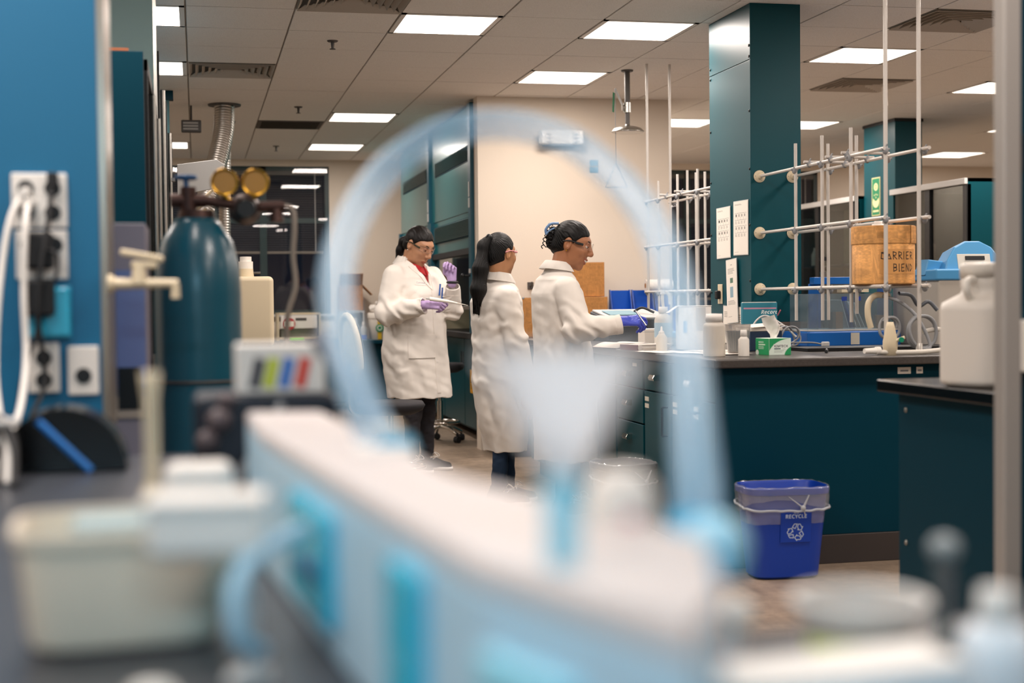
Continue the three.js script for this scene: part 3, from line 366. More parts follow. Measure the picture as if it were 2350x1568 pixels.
    const top = [], bottom = []; for (let i = 0; i <= nu; i++) { top.push(v3(...pos.slice((nv * (nu + 1) + i) * 3, (nv * (nu + 1) + i) * 3 + 3))); bottom.push(v3(...pos.slice(i * 3, i * 3 + 3))); }
    const gl = part('safety_glasses', tube(top, 0.0014, 40, 6), o.rim ?? m.clear, root, o.glassLabel); part('lens', lg, lensM, gl); part('lower_rim', tube(bottom, 0.0009, 40, 5), o.rim ?? lensM, gl);
    for (const s of [-1, 1]) part('temple_arm', tube([H(s * 0.0705, 0.022, 0.066), H(s * 0.0785, 0.021, 0.03), H(s * 0.0815, 0.02, -0.005), H(s * 0.078, 0.008, -0.04)], o.armR ?? 0.0031, 20, 6), o.armM, gl), part('hinge', tube([H(s * 0.0695, 0.0185, 0.068), H(s * 0.0755, 0.0185, 0.048), H(s * 0.0795, 0.019, 0.026)], (o.armR ?? 0.0031) * 1.55, 12, 8), o.armM, gl);
  }
  if (o.earring) for (const s of [-1, 1]) part('earring', ball(0.0042, ...H(s * 0.079, -0.034, -0.008), 1, 1.2, 1, 10), o.earring, root);
  // ---- lab coat
  const K = o.coat, torso = stack(K.levels, K.f[0], K.f[1], 2.25), arms = K.arms.map((A) => { const fs = A.pts.slice(1).map((p, i) => cone(A.pts[i], p, A.r[i], A.r[i + 1])); return fs; });
  const hollow = stack(K.levels.map(([y, cx, cz, a, b]) => [y - (y < K.hem + 0.01 ? 0.02 : 0), cx, cz, a - 0.034, b - 0.034]), K.f[0], K.f[1], 2.25), waistY = K.hem + 0.12, creases = K.creases;
  const base = (x, y, z) => { let d = torso(x, y, z); for (const A of arms) { let g = 9; for (const f of A) g = smin(g, f(x, y, z), 0.02); d = smin(d, g, 0.028); } return d; };
  const coatF = (x, y, z) => {
    let d = base(x, y, z); if (d > 0.05) return d; const low = clamp01((K.waist - y) / 0.35), n1 = noise(x * 9, y * 2.2, z * 9), n2 = noise(x * 22, y * 7, z * 22);
    d += 0.013 * low * n1 + 0.004 * noise(x * 20, y * 4, z * 20) + 0.003 * noise(x * 10 + y * 20, y * 6, z * 10);
    for (const [cx, cy, cz, r, amp, fx, fy, fz] of creases) { const q = Math.hypot(x - cx, y - cy, z - cz) / r; if (q < 1) { const s = (1 - q * q); d += amp * s * Math.sin((x * fx + y * fy + z * fz) + 2.5 * noise(x * 12, y * 12, z * 12)); } }
    if (y < waistY) d = smax(d, -hollow(x, y, z), 0.004); return d;
  };
  const lo = [9, K.hem - 0.02, 9], hi = [-9, 0, -9]; for (const l of K.levels) { const R = Math.max(l[3], l[4]); lo[0] = Math.min(lo[0], l[1] - R); hi[0] = Math.max(hi[0], l[1] + R); lo[2] = Math.min(lo[2], l[2] - R); hi[2] = Math.max(hi[2], l[2] + R); hi[1] = Math.max(hi[1], l[0]); } for (const A of K.arms) A.pts.forEach((p, i) => { for (const k of [0, 2]) { lo[k] = Math.min(lo[k], p[k] - A.r[i]); hi[k] = Math.max(hi[k], p[k] + A.r[i]); } lo[1] = Math.min(lo[1], p[1] - A.r[i]); }); for (const k of [0, 2]) { lo[k] -= 0.03; hi[k] += 0.03; } hi[1] += 0.03; lo[1] -= 0.01;
  const cut = K.neckCut ?? (() => 9), cuffs = K.arms.map((A) => { const n = A.pts.length, e = A.pts[n - 1], b = A.pts[n - 2], d = v3(e[0] - b[0], e[1] - b[1], e[2] - b[2]).normalize(); return (x, y, z) => { const t = (x - e[0]) * d.x + (y - e[1]) * d.y + (z - e[2]) * d.z, r = Math.hypot(x - e[0] - d.x * t, y - e[1] - d.y * t, z - e[2] - d.z * t); return t > -0.06 && r < 0.1 ? [t, r, A.r[n - 1]] : null; }; });
  const coatCut = (x, y, z) => { let d = smax(coatF(x, y, z), -cut(x, y, z), 0.005); for (const c of cuffs) { const q = c(x, y, z); if (q) { d = Math.max(d, q[0]); d = smax(d, -Math.max(q[1] - q[2] + 0.008, -0.04 - q[0]), 0.003); } } return d; };
  const coat = part('lab_coat', meshSDF(coatCut, lo, hi, 0.0066), coatM, root, 'white knee-length lab coat');
  o.trim?.(root, coat, coatF, H);
  // ---- gloves, trousers, shoes
  for (const h of o.hands ?? []) { const f = handField(h.M, h.side, h.curls, h.thumb ?? 0.5, h.spread ?? 1), c = v3(0, 0.07, 0).applyMatrix4(h.M), w = v3(0, -0.03, 0).applyMatrix4(h.M), cuff = cone([w.x, w.y, w.z], (() => { const q = v3(0, 0.015, 0).applyMatrix4(h.M); return [q.x, q.y, q.z]; })(), 0.03, 0.024); const all = uni(0.012, f, cuff); part(h.name ?? 'glove', meshSDF((x, y, z) => all(x, y, z) + 0.0007 * noise(x * 120, y * 120, z * 120), [c.x - 0.14, c.y - 0.14, c.z - 0.14], [c.x + 0.14, c.y + 0.14, c.z + 0.14], 0.0032), h.mat, root, h.label); }
  const L = o.legs, q0 = o.legR ?? 1, legF = uni(0.02, ...L.map((l) => uni(0.03, cone(l.hip, l.knee, 0.085 * q0, 0.062 * q0), cone(l.knee, l.ankle, 0.06 * q0, 0.047)))); const lx = L.flatMap((l) => [l.hip, l.knee, l.ankle]);
  part('trousers', meshSDF((x, y, z) => Math.max(legF(x, y, z) + 0.006 * noise(x * 16, y * 22, z * 16) + 0.003 * noise(x * 30, y * 50, z * 30), L[0].ankle[1] - 0.02 - y), [Math.min(...lx.map((p) => p[0])) - 0.11, L[0].ankle[1] - 0.05, Math.min(...lx.map((p) => p[2])) - 0.11], [Math.max(...lx.map((p) => p[0])) + 0.11, L[0].hip[1] + 0.1, Math.max(...lx.map((p) => p[2])) + 0.11], 0.009), o.trouserM, root);
  for (const l of L) {   // shoes point along l.toe (u, w)
    const [a, b] = l.toe, q = Math.hypot(a, b), fx = a / q, fz = b / q, A = l.ankle, P = (f, y, s) => [A[0] + fx * f - fz * s, y, A[2] + fz * f + fx * s];
    const upper = uni(0.02, cone(P(-0.035, 0.05, 0), P(0.06, 0.045, 0), 0.036, 0.04), cone(P(0.06, 0.043, 0), P(0.15, 0.034, 0), 0.04, 0.027), cone(P(-0.03, 0.05, 0), P(-0.02, 0.1, 0), 0.036, 0.034)); const soleP = []; for (let i = 0; i < 28; i++) { const t = i / 28 * Math.PI * 2, f = 0.055 + Math.cos(t) * 0.132, s = Math.sin(t) * (0.04 + 0.006 * Math.cos(t * 2)); soleP.push(P(f, 0, s)); }
    const sh = part('shoe', meshSDF((x, y, z) => smax(upper(x, y, z), 0.022 - y, 0.004), [A[0] - 0.22, 0, A[2] - 0.22], [A[0] + 0.22, 0.15, A[2] + 0.22], 0.0055), o.shoeM, root); part('sole', wrap((u, v) => { const p = soleP[Math.floor(u * 28 + 0.001) % 28]; return [p[0], v * 0.026 + 0.001, p[2]]; }, 28, 1), m.white, sh);
    for (let k = 0; k < 5; k++) part('lace', tube([P(0.03 + k * 0.018, 0.088 - k * 0.007, -0.026), P(0.04 + k * 0.018, 0.098 - k * 0.0085, 0), P(0.03 + k * 0.018, 0.088 - k * 0.007, 0.026)], 0.0028, 10, 5), m.white, sh);
    part('lace', tube([P(0.03, 0.1, 0), P(0.05, 0.125, -0.03), P(0.08, 0.1, -0.035), P(0.04, 0.1, 0), P(0.06, 0.128, 0.03), P(0.09, 0.1, 0.03), P(0.035, 0.1, 0)], 0.0025, 40, 5), m.white, sh);
  }
  return { root, coatF, coat, H };
}
function collar(parent, c, f, r0, r1, y0, y1, t0, t1, dropFront = 0) {   // folded collar round the neck: from angle t0 to t1 measured from the back
  const pos = [], n = 40; const pt = (t, k) => { const cs = Math.cos(t), sn = Math.sin(t), fr = (1 - cs) / 2, w = k === 0 ? r0 : k === 1 ? r0 + 0.006 : r1, y = (k === 0 ? y0 - 0.018 : k === 1 ? y0 + 0.006 : y1) - dropFront * fr * (k === 2 ? 1.5 : 1); const fx = -cs * w, rx = sn * w; return [c[0] + f[0] * fx - f[1] * rx, y, c[2] + f[1] * fx + f[0] * rx]; };
  const rows = [0, 1, 2], g = new THREE.BufferGeometry(), idx = []; for (const th of [0, 0.004]) for (const k of rows) for (let i = 0; i <= n; i++) { const p = pt(t0 + (t1 - t0) * i / n, k); p[1] += th; pos.push(...p); }
  const W = n + 1, N = 3 * W; for (let k = 0; k < 2; k++) for (let i = 0; i < n; i++) { const a = k * W + i; idx.push(a, a + W, a + 1, a + 1, a + W, a + W + 1, N + a, N + a + 1, N + a + W, N + a + 1, N + a + W + 1, N + a + W); } for (let i = 0; i < n; i++) { const a = 2 * W + i; idx.push(a, a + N, a + 1, a + 1, a + N, a + N + 1); }
  g.setAttribute('position', new THREE.Float32BufferAttribute(pos, 3)); g.setIndex(idx); part('collar', toCreasedNormals(g, 0.9), coatM, parent);
}
// ---------------------------------------------------------------- the three people; local axes: x = right in the picture, y up, z towards the camera
const lavender = phy('#b79ccb', 0.45), nitrile = phy('#3f4fc0', 0.42), straight = [0.12, 0.2, 0.15];
{ // woman in three-quarter view reading a pipette
  const f = [Math.cos(0.66), Math.sin(0.66)], R = [-f[1], f[0]], at = [1.506, 0, -9.9];
  person({
    at, label: 'person in white lab coat and lavender gloves, red shirt, looking down at a pipette', skin: skinBase.warm, head: headM([0.022, 1.58, 0.035], 0.66, 0.5, -0.05), headScale: 1.1, lid: 0.75, armR: 0.0038, neck: [-0.045, 1.45, -0.01], tie: [0, 0.02, -0.11], hairColor: '#1c1514', hairline: -0.002, gazeX: 0,
    glassLabel: 'clear safety glasses with dark yellow-marked arms', armM: std('#2c2a16', 0.4), rim: std('#22242a', 0.3), earring: m.chrome,
    extraHair: (root, H, hs, hairX) => { const fs = [cone(H(0, 0.0, -0.1), H(0.0, -0.03, -0.125), 0.03, 0.033), cone(H(0, -0.03, -0.125), H(-0.005, -0.09, -0.12), 0.033, 0.03), cone(H(-0.005, -0.09, -0.12), H(-0.01, -0.16, -0.11), 0.03, 0.012)]; const u = uni(0.02, ...fs), c = H(0, -0.07, -0.11); part('ponytail', meshSDF((x, y, z) => u(x, y, z) + 0.003 * noise(x * 60, y * 10, z * 60), [c[0] - 0.13, c[1] - 0.16, c[2] - 0.13], [c[0] + 0.13, c[1] + 0.16, c[2] + 0.13], 0.004, null, hairX), hairM('#1a1312'), root); },
    coat: {
      f, hem: 0.525, waist: 1.0, levels: [[0.525, 0.018, 0, 0.235, 0.205], [0.7, 0.0, 0, 0.24, 0.205], [0.86, -0.015, 0, 0.243, 0.205], [1.05, -0.012, 0, 0.225, 0.195], [1.24, -0.015, 0.005, 0.222, 0.185], [1.36, -0.035, 0, 0.215, 0.15], [1.435, -0.045, -0.008, 0.155, 0.105], [1.5, -0.05, -0.01, 0.07, 0.064]],
      arms: [{ pts: [[-0.14, 1.365, 0.15], [-0.185, 1.115, 0.235], [0.075, 1.165, 0.33]], r: [0.085, 0.084, 0.056] }, { pts: [[0.1, 1.365, -0.155], [0.25, 1.13, -0.04], [0.258, 1.3, 0.07]], r: [0.08, 0.07, 0.05] }],
      creases: [[-0.17, 1.1, 0.26, 0.17, 0.008, 60, 40, 0], [0.0, 1.14, 0.3, 0.15, 0.005, 40, 90, 0], [-0.1, 1.2, 0.17, 0.16, 0.006, 55, -45, 0], [0.25, 1.12, -0.02, 0.13, 0.006, 30, 80, 0], [-0.1, 0.82, 0.12, 0.22, 0.005, 30, 45, 0], [0.0, 0.62, 0.15, 0.2, 0.004, 50, 20, 0]],
      neckCut: (x, y, z) => { const dx = x + 0.045, dz = z + 0.008, fw = dx * f[0] + dz * f[1], rt = dx * R[0] + dz * R[1]; return Math.max(Math.abs(rt) - 0.002 - Math.max(0, (y - 1.29)) * 0.34, 0.03 - fw, 1.29 - y); },
    },
    trim: (root, coat, cf, H) => {
      const D = [-f[0], 0, -f[1]], q = (r, y, fw = 0.5) => [-0.03 + R[0] * r + f[0] * fw, y, R[1] * r + f[1] * fw];
      const shirt = cone([-0.045, 1.36, 0.0], [-0.045, 1.47, 0.0], 0.072, 0.063); const sf = (x, y, z) => { const dx = x + 0.045, fw = dx * f[0] + z * f[1], rt = dx * R[0] + z * R[1]; return ellip([0, 1.28, 0.03], [0.12, 0.19, 0.13])(rt, y, fw); };
      part('shirt', meshSDF((x, y, z) => smax(Math.min(sf(x, y, z), shirt(x, y, z)), y - 1.475, 0.01), [-0.3, 1.05, -0.25], [0.25, 1.52, 0.25], 0.007), std('#8d0c12', 0.8), root, 'dark red shirt');
      for (const s of [-1, 1]) { part('shirt_collar', patch((x, y, z) => Math.min(sf(x, y, z), shirt(x, y, z)), [q(s * 0.006, 1.37), q(s * 0.05, 1.4), q(s * 0.06, 1.465), q(s * 0.02, 1.44)], D, 8, 8, 0.008), std('#a30f16', 0.8), root); part('lapel', patch(cf, s > 0 ? [q(0.004, 1.27), q(0.05, 1.33), q(0.11, 1.44), q(0.06, 1.445)] : [q(-0.05, 1.33), q(-0.004, 1.27), q(-0.06, 1.445), q(-0.11, 1.44)], D, 12, 16, 0.005), coatM, coat); }
      collar(coat, [-0.048, 0, -0.008], f, 0.074, 0.118, 1.512, 1.468, -2.0, 2.0, 0.02);
      part('placket', patch(cf, [q(-0.018, 0.56), q(0.018, 0.56), q(0.018, 1.27), q(-0.018, 1.27)], D, 4, 30, 0.003), coatM, coat);
      const side = [R[0] * 0.75 + f[0] * 0.65, 0, R[1] * 0.75 + f[1] * 0.65]; const sp = (u, y) => [side[0] * 0.5 + u * 0.99 + 0.0, y, side[2] * 0.5 - u * 0.1];
      part('pocket', patch(cf, [[-0.055, 0.805, 0.5], [0.12, 0.805, 0.46], [0.125, 0.965, 0.46], [-0.06, 0.965, 0.5]], [0.05, 0, -1], 16, 16, 0.006), coatM, coat); part('chest_pocket', patch(cf, [q(-0.15, 1.12), q(-0.05, 1.12), q(-0.05, 1.23), q(-0.15, 1.23)], D, 10, 10, 0.003), coatM, coat);
      part('name_tag', patch(cf, [[0.005, 1.31, 0.5], [0.075, 1.305, 0.5], [0.075, 1.337, 0.5], [0.005, 1.342, 0.5]], [0, 0, -1], 10, 6, 0.002), printMat(canvasTex(256, 96, (g, W, H2) => { g.fillStyle = '#e4ddd5'; g.fillRect(0, 0, W, H2); g.fillStyle = '#54506a'; g.font = 'italic 60px serif'; g.fillText('Lorena', 24, 66); })), coat);
      for (const y of [1.12, 0.95, 0.78]) { const b = turned(cyl(0.007, 0.007, 0.003, 0, 0, 0, 12), Math.PI / 2, Math.atan2(f[0], f[1]), 0, ...(() => { const p = v3(...q(0.0, y)); for (let i = 0; i < 80; i++) { const d = cf(p.x, p.y, p.z); if (d < 0.006) break; p.x -= f[0] * d * 0.7; p.z -= f[1] * d * 0.7; } return [p.x, p.y, p.z]; })()); part('button', b, m.white, coat); }
      part('pen', [rod(v3(0.165, 1.235, 0.08), v3(0.172, 1.315, 0.075), 0.006), rod(v3(0.182, 1.21, 0.06), v3(0.186, 1.29, 0.055), 0.006)], std('#2b5fae', 0.4), coat);
      part('watch_strap', turned(new THREE.TorusGeometry(0.034, 0.009, 8, 24), Math.PI / 2, 0, 0, 0.256, 1.325, 0.08), m.black, root);
    },
    hands: [
      { M: frameM([0.095, 1.172, 0.34], [0.93, 0.02, 0.12], [0.1, 0.55, 0.8]), side: -1, mat: lavender, label: 'lavender disposable glove', curls: [[0.5, 0.9, 0.5], [0.9, 1.2, 0.7], [1.0, 1.25, 0.8], [1.05, 1.2, 0.8]], thumb: 0.7 },
      { M: frameM([0.253, 1.345, 0.085], [-0.05, 1, 0.05], [0.35, 0.1, -0.93]), side: 1, mat: lavender, label: 'lavender disposable glove', curls: [[0.75, 1.15, 0.7], [0.9, 1.3, 0.8], [1.0, 1.35, 0.8], [1.05, 1.35, 0.8]], thumb: 0.9 },
    ],
    legs: [{ hip: [-0.04, 0.72, 0.09], knee: [-0.03, 0.42, 0.1], ankle: [-0.04, 0.12, 0.1], toe: [0.8, 0.55] }, { hip: [0.06, 0.72, -0.07], knee: [0.055, 0.42, -0.06], ankle: [0.06, 0.12, -0.05], toe: [0.95, 0.25] }], trouserM: std('#26242a', 0.85), shoeM: std('#141416', 0.75),
  });
  const pp = thing('pipette', 'white pipette held in the lavender gloved right hand', 'pipette', [at[0], 0, at[2]], -YAW); const A = v3(0.115, 1.212, 0.39), B = v3(0.245, 1.192, 0.385), C = v3(0.37, 1.165, 0.38);
  part('grip', rod(A, B, 0.014, 14, 0.011), m.whitePlastic, pp); part('shaft', rod(B, B.clone().lerp(C, 0.45), 0.0085, 12, 0.006), m.whitePlastic, pp); part('tip', rod(B.clone().lerp(C, 0.45), C, 0.005, 10, 0.0015), m.hdpe, pp); part('plunger', rod(A.clone().add(v3(-0.025, 0.004, 0)), A, 0.006, 10), m.lightGrey, pp);
}
{ // short woman with long ponytail seen from behind
  const f = [Math.cos(-0.5), Math.sin(-0.5)], R = [-f[1], f[0]], dark = '#070709';
  person({
    at: [1.756, 0, -8.12], scale: 1.015, label: 'person with long black ponytail and pink-armed glasses, back turned, in white lab coat', skin: skinBase.tan, head: headM([-0.025, 1.442, 0.0], -0.85, 0.08), headScale: 0.99, armR: 0.0034, legR: 0.75, neck: [-0.03, 1.275, 0.0], tie: [0, 0.08, -0.105], hairColor: dark, hairline: -0.004,
    glassLabel: 'clear safety glasses with pale pink arms', armM: std('#d98f94', 0.4),
    extraHair: (root, H, hs, hairX) => { const e = [H(0, 0.085, -0.1), [-0.115, 1.49, 0.07], [-0.135, 1.36, 0.1], [-0.15, 1.24, 0.115], [-0.162, 1.12, 0.12]], r = [0.022, 0.033, 0.043, 0.042, 0.014]; const u = uni(0.03, ...e.slice(1).map((p, i) => cone(e[i], p, r[i], r[i + 1]))); part('ponytail', meshSDF((x, y, z) => u(x, y, z) + 0.0025 * noise(x * 60, y * 2, z * 60) + Math.max(0, 1.2 - y) * 0.3 * noise(x * 110, y * 2, z * 110), [-0.26, 1.05, -0.1], [0.02, 1.6, 0.2], 0.004, null, hairX), hairM(dark), root); part('hair_tie', turned(new THREE.TorusGeometry(0.019, 0.004, 8, 20), 0.2, 0.9, 0, ...H(0, 0.087, -0.106)), m.black, root); },
    coat: {
      f, hem: 0.315, waist: 0.85, levels: [[0.315, -0.005, 0, 0.155, 0.105], [0.5, -0.02, 0, 0.17, 0.135], [0.72, -0.035, 0, 0.185, 0.15], [0.9, -0.035, 0, 0.175, 0.145], [1.05, -0.045, 0, 0.17, 0.14], [1.17, -0.05, 0, 0.18, 0.135], [1.235, -0.045, 0, 0.155, 0.11], [1.285, -0.03, 0, 0.09, 0.075], [1.315, -0.03, 0, 0.064, 0.06]],
      arms: [{ pts: [[0.01, 1.195, 0.145], [0.062, 0.945, 0.195], [0.125, 0.7, 0.2]], r: [0.07, 0.064, 0.052] }, { pts: [[-0.06, 1.195, -0.15], [0.03, 0.95, -0.2], [0.09, 0.7, -0.2]], r: [0.07, 0.062, 0.05] }],
      creases: [[0.0, 1.0, 0.15, 0.2, 0.006, 20, 60, 0], [-0.12, 0.95, 0.08, 0.2, 0.006, 25, 50, 0], [-0.06, 0.72, 0.1, 0.2, 0.007, 30, 40, 0], [0.06, 0.95, 0.24, 0.12, 0.005, 40, 70, 0], [-0.1, 0.55, 0.1, 0.25, 0.006, 60, 12, 0]],
    },
    trim: (root, coat, cf) => { collar(coat, [-0.03, 0, 0], f, 0.062, 0.1, 1.338, 1.3, -2.3, 2.3, 0.02); part('pocket_slit', patch(cf, [[-0.01, 0.7, 0.5], [0.012, 0.7, 0.5], [0.0, 0.85, 0.5], [-0.018, 0.85, 0.5]], [0, 0, -1], 4, 12, 0.003), coatM, coat); part('button', ball(0.007, 0.105, 1.19, 0.05, 1, 1, 1, 8), m.grey, coat); },
    hands: [{ M: frameM([0.13, 0.675, 0.2], [0.2, -1, 0.05], [0.3, 0.05, 0.95]), side: 1, name: 'hand', mat: std(new THREE.Color().setRGB(...skinBase.tan), 0.5), curls: [[0.3, 0.4, 0.3], [0.35, 0.5, 0.3], [0.4, 0.5, 0.35], [0.45, 0.55, 0.4]] }],
    legs: [{ hip: [-0.02, 0.5, 0.065], knee: [-0.03, 0.36, 0.065], ankle: [-0.045, 0.11, 0.07], toe: [0.93, 0.1] }, { hip: [0.0, 0.5, -0.06], knee: [0.0, 0.36, -0.06], ankle: [0.0, 0.11, -0.06], toe: [0.93, -0.3] }], trouserM: std('#102a45', 0.85), shoeM: std('#16202b', 0.75),
  });
}
{ // tall smiling woman at the bench
  const f = [Math.cos(-0.38), Math.sin(-0.38)], at = [1.983, 0, -7.6], dark = '#0c0808';
  person({
    at, scale: 0.985, label: 'smiling person with hair clip and blue gloves reaching over the island, in white lab coat', skin: skinBase.deep, head: headM([0.042, 1.52, 0.0], 0.2, 0.3), headScale: 1.06, armR: 0.0042, legR: 0.85, neck: [-0.03, 1.36, 0.0], tie: [0, 0.03, -0.1], hairColor: dark, smile: true, hairline: -0.006, gazeX: 0,
    glassLabel: 'clear safety glasses with black arms', armM: m.black, earring: m.brass,
    extraHair: (root, H, hs, hairX) => {
      const b = uni(0.02, ellip(H(0, 0.02, -0.105), [0.045, 0.05, 0.04]), ellip(H(0, -0.02, -0.1), [0.04, 0.035, 0.035])), c = H(0, 0.01, -0.1); part('hair_bun', meshSDF((x, y, z) => b(x, y, z) + 0.009 * noise(x * 70, y * 70, z * 70) + 0.005 * noise(x * 130, y * 130, z * 130), [c[0] - 0.1, c[1] - 0.1, c[2] - 0.1], [c[0] + 0.1, c[1] + 0.1, c[2] + 0.1], 0.0036, null, hairX), hairM(dark), root);
      for (let k = 0; k < 7; k++) { const y = -0.05 + k * 0.02, a = 0.6 * Math.sin(k * 2.3); part('curl', tube([H(0.02 * a, y, -0.13), H(0.02 * a + 0.006, y + 0.008, -0.148), H(0.02 * a - 0.006, y - 0.002, -0.155), H(0.02 * a, y - 0.012, -0.146)], 0.003, 14, 5), hairM(dark), root); }
      const clip = std('#6f8fb8', 0.35); const cl = part('hair_clip', tube([H(-0.03, 0.09, -0.095), H(-0.035, 0.075, -0.135), H(-0.035, 0.04, -0.152), H(-0.03, 0.015, -0.142)], 0.0075, 20, 8), clip, root, 'blue claw hair clip'); part('clip_jaw', tube([H(-0.034, 0.06, -0.11), H(-0.045, 0.04, -0.13), H(-0.045, 0.02, -0.14)], 0.005, 14, 6), clip, cl);
    },
    coat: {
      f, hem: 0.32, waist: 0.9, levels: [[0.32, 0.0, 0, 0.2, 0.165], [0.6, -0.005, 0, 0.2, 0.168], [0.85, -0.008, 0, 0.198, 0.165], [1.0, -0.02, 0, 0.185, 0.152], [1.15, -0.03, 0, 0.185, 0.145], [1.25, -0.045, 0, 0.19, 0.13], [1.325, -0.05, 0, 0.155, 0.1], [1.375, -0.04, 0, 0.09, 0.075], [1.41, -0.035, 0, 0.066, 0.062]],
      arms: [{ pts: [[0.005, 1.27, 0.165], [0.055, 1.055, 0.25], [0.275, 1.075, 0.215]], r: [0.074, 0.076, 0.05] }, { pts: [[-0.08, 1.27, -0.16], [-0.02, 1.02, -0.21], [0.06, 0.82, -0.19]], r: [0.072, 0.062, 0.05] }],
      creases: [[0.05, 1.06, 0.27, 0.16, 0.008, 55, 60, 0], [0.16, 1.04, 0.24, 0.12, 0.006, 80, 25, 0], [0.0, 1.17, 0.17, 0.15, 0.005, 60, 20, 0], [-0.05, 0.9, 0.12, 0.3, 0.005, 55, 6, 0], [0.1, 0.85, 0.12, 0.22, 0.006, 60, 12, 0], [-0.08, 0.6, 0.12, 0.3, 0.006, 55, 4, 0]],
    },
    trim: (root, coat, cf) => { collar(coat, [-0.04, 0, 0], f, 0.064, 0.105, 1.428, 1.392, -2.2, 2.2, 0.02); part('cuff', rod(v3(0.262, 1.073, 0.216), v3(0.295, 1.079, 0.212), 0.054, 24), coatM, coat); part('pocket', patch(cf, [[0.03, 0.62, 0.5], [0.15, 0.62, 0.5], [0.155, 0.8, 0.5], [0.035, 0.8, 0.5]], [0, 0, -1], 12, 14, 0.006), coatM, coat); part('sleeve_seam', patch(cf, [[0.055, 0.63, 0.5], [0.063, 0.63, 0.5], [0.055, 0.85, 0.5], [0.047, 0.85, 0.5]], [0, 0, -1], 3, 20, 0.003), coatM, coat); },
    hands: [{ M: frameM([0.308, 1.095, 0.21], [0.98, 0.04, -0.06], [-0.1, 0.75, 0.65]), side: -1, mat: nitrile, label: 'blue nitrile glove', curls: [[0.45, 0.7, 0.4], [0.7, 0.8, 0.5], [0.85, 0.9, 0.5], [0.95, 0.9, 0.5]], thumb: 0.6 }, { M: frameM([0.07, 0.79, -0.19], [0.25, -0.97, 0.05], [0.2, 0.05, -0.97]), side: 1, mat: nitrile, label: 'blue nitrile glove', curls: [[0.2, 0.3, 0.2], [0.2, 0.3, 0.2], [0.25, 0.3, 0.2], [0.3, 0.3, 0.2]] }],
    legs: [{ hip: [-0.01, 0.5, 0.09], knee: [-0.01, 0.36, 0.09], ankle: [-0.02, 0.11, 0.09], toe: [0.93, -0.2] }, { hip: [0.03, 0.5, -0.08], knee: [0.03, 0.36, -0.08], ankle: [0.03, 0.11, -0.08], toe: [0.93, -0.4] }], trouserM: std('#1b2230', 0.85), shoeM: std('#1d1d22', 0.75),
  });
  const pen = thing('marker_pen', 'thin silver pen in the blue gloved hand', 'pen', at, -YAW); pen.scale.setScalar(0.985); part('barrel', rod(v3(0.375, 1.15, 0.225), v3(0.43, 1.07, 0.245), 0.0045, 10), m.chrome, pen); part('tip', rod(v3(0.43, 1.07, 0.245), v3(0.439, 1.057, 0.248), 0.003, 8, 0.001), m.black, pen);
}
// ---------------------------------------------------------------- behind the people
// fume hoods on the left side of the white partition; fronts look to -x
function fumeHood(label, z0, z1, post) {
  const h = thing('fume_hood', label, 'fume hood', [2.2, 0, (z0 + z1) / 2]); const w = Math.abs(z1 - z0) / 2, tm = phy('#0b5f63', 0.3, { clearcoat: 0.4, clearcoatRoughness: 0.2 });
  part('upper_panel', span(0, 0.03, 1.93, 2.795, -w, w, 0.003), tm, h); part('lower_panel', span(0.005, 0.03, 1.62, 1.925, -w, w, 0.003), tm, h); part('roof', span(0.03, 0.7, 2.7, 2.8, -w, w), m.tealDark, h);
  for (const [y, n, a] of [[2.36, 9, 0.8], [1.74, 11, 0.85]]) { const fr = part('vent_grille', span(-0.006, 0.002, y - 0.015, y + n * 0.013, -w * a, w * a), m.tealDark, h); for (let k = 0; k < n; k++) part('louvre', turned(box(0.012, 0.003, w * 2 * a - 0.02, 0, 0, 0), 0, 0, 0.5, -0.012, y + k * 0.013, 0), tm, fr); }
  for (const q of [span(-0.03, 0.06, 0.93, 2.795, w - 0.1, w), span(-0.03, 0.06, 0.93, 1.93, -w, -w + 0.08)]) part('side_post', q, phy('#024c5e', 0.4), h); part('header', span(-0.02, 0.05, 1.58, 1.63, -w + 0.08, w - 0.1), m.black, h);
  part('liner', [span(0.64, 0.7, 0.93, 2.7, -w, w), span(0.05, 0.64, 0.93, 1.6, -w, -w + 0.03), span(0.05, 0.64, 0.93, 1.6, w - 0.03, w)], m.cream, h); part('sash', span(0.01, 0.016, 1.15, 1.58, -w + 0.08, w - 0.1), m.glass, h); part('sash_bar', span(-0.015, 0.02, 1.12, 1.15, -w + 0.08, w - 0.1, 0.004), m.steel, h);
  part('worktop', span(-0.02, 0.66, 0.88, 0.93, -w, w, 0.006), m.black, h); const b = part('base_cabinet', span(0.12, 0.7, 0.08, 0.88, -w, w), m.tealDark, h); for (const s of [-1, 1]) { const d = part('door', span(0.1, 0.12, 0.1, 0.86, s * w / 2 - w / 2 + 0.01, s * w / 2 + w / 2 - 0.01, 0.003), m.teal, h); part('door_handle', rod(v3(0.08, 0.6, s * 0.05), v3(0.08, 0.75, s * 0.05), 0.006), m.black, d); }
  part('controls', [box(0.012, 0.035, 0.06, -0.03, 1.42, w - 0.05), box(0.012, 0.08, 0.045, -0.03, 1.95, w - 0.05, 0.003), box(0.01, 0.12, 0.035, -0.03, 2.04, w - 0.05)], m.lightGrey, h); part('gas_tap', [rod(v3(-0.03, 1.4, w - 0.05), v3(-0.09, 1.4, w - 0.05), 0.009), ball(0.018, -0.09, 1.4, w - 0.05, 1, 1, 1, 10)], m.black, h);
  part('flask', lathe([[0, 0], [0.06, 0], [0.07, 0.05], [0.03, 0.13], [0.025, 0.22], [0, 0.22]], 16, 0.35, 0.93, 0.1), m.whitePlastic, h); part('drum_can', lathe([[0, 0], [0.11, 0], [0.12, 0.02], [0.12, 0.3], [0.1, 0.32], [0, 0.32]], 20, 0.25, 0.93, w - 0.4), m.whitePlastic, h);
}
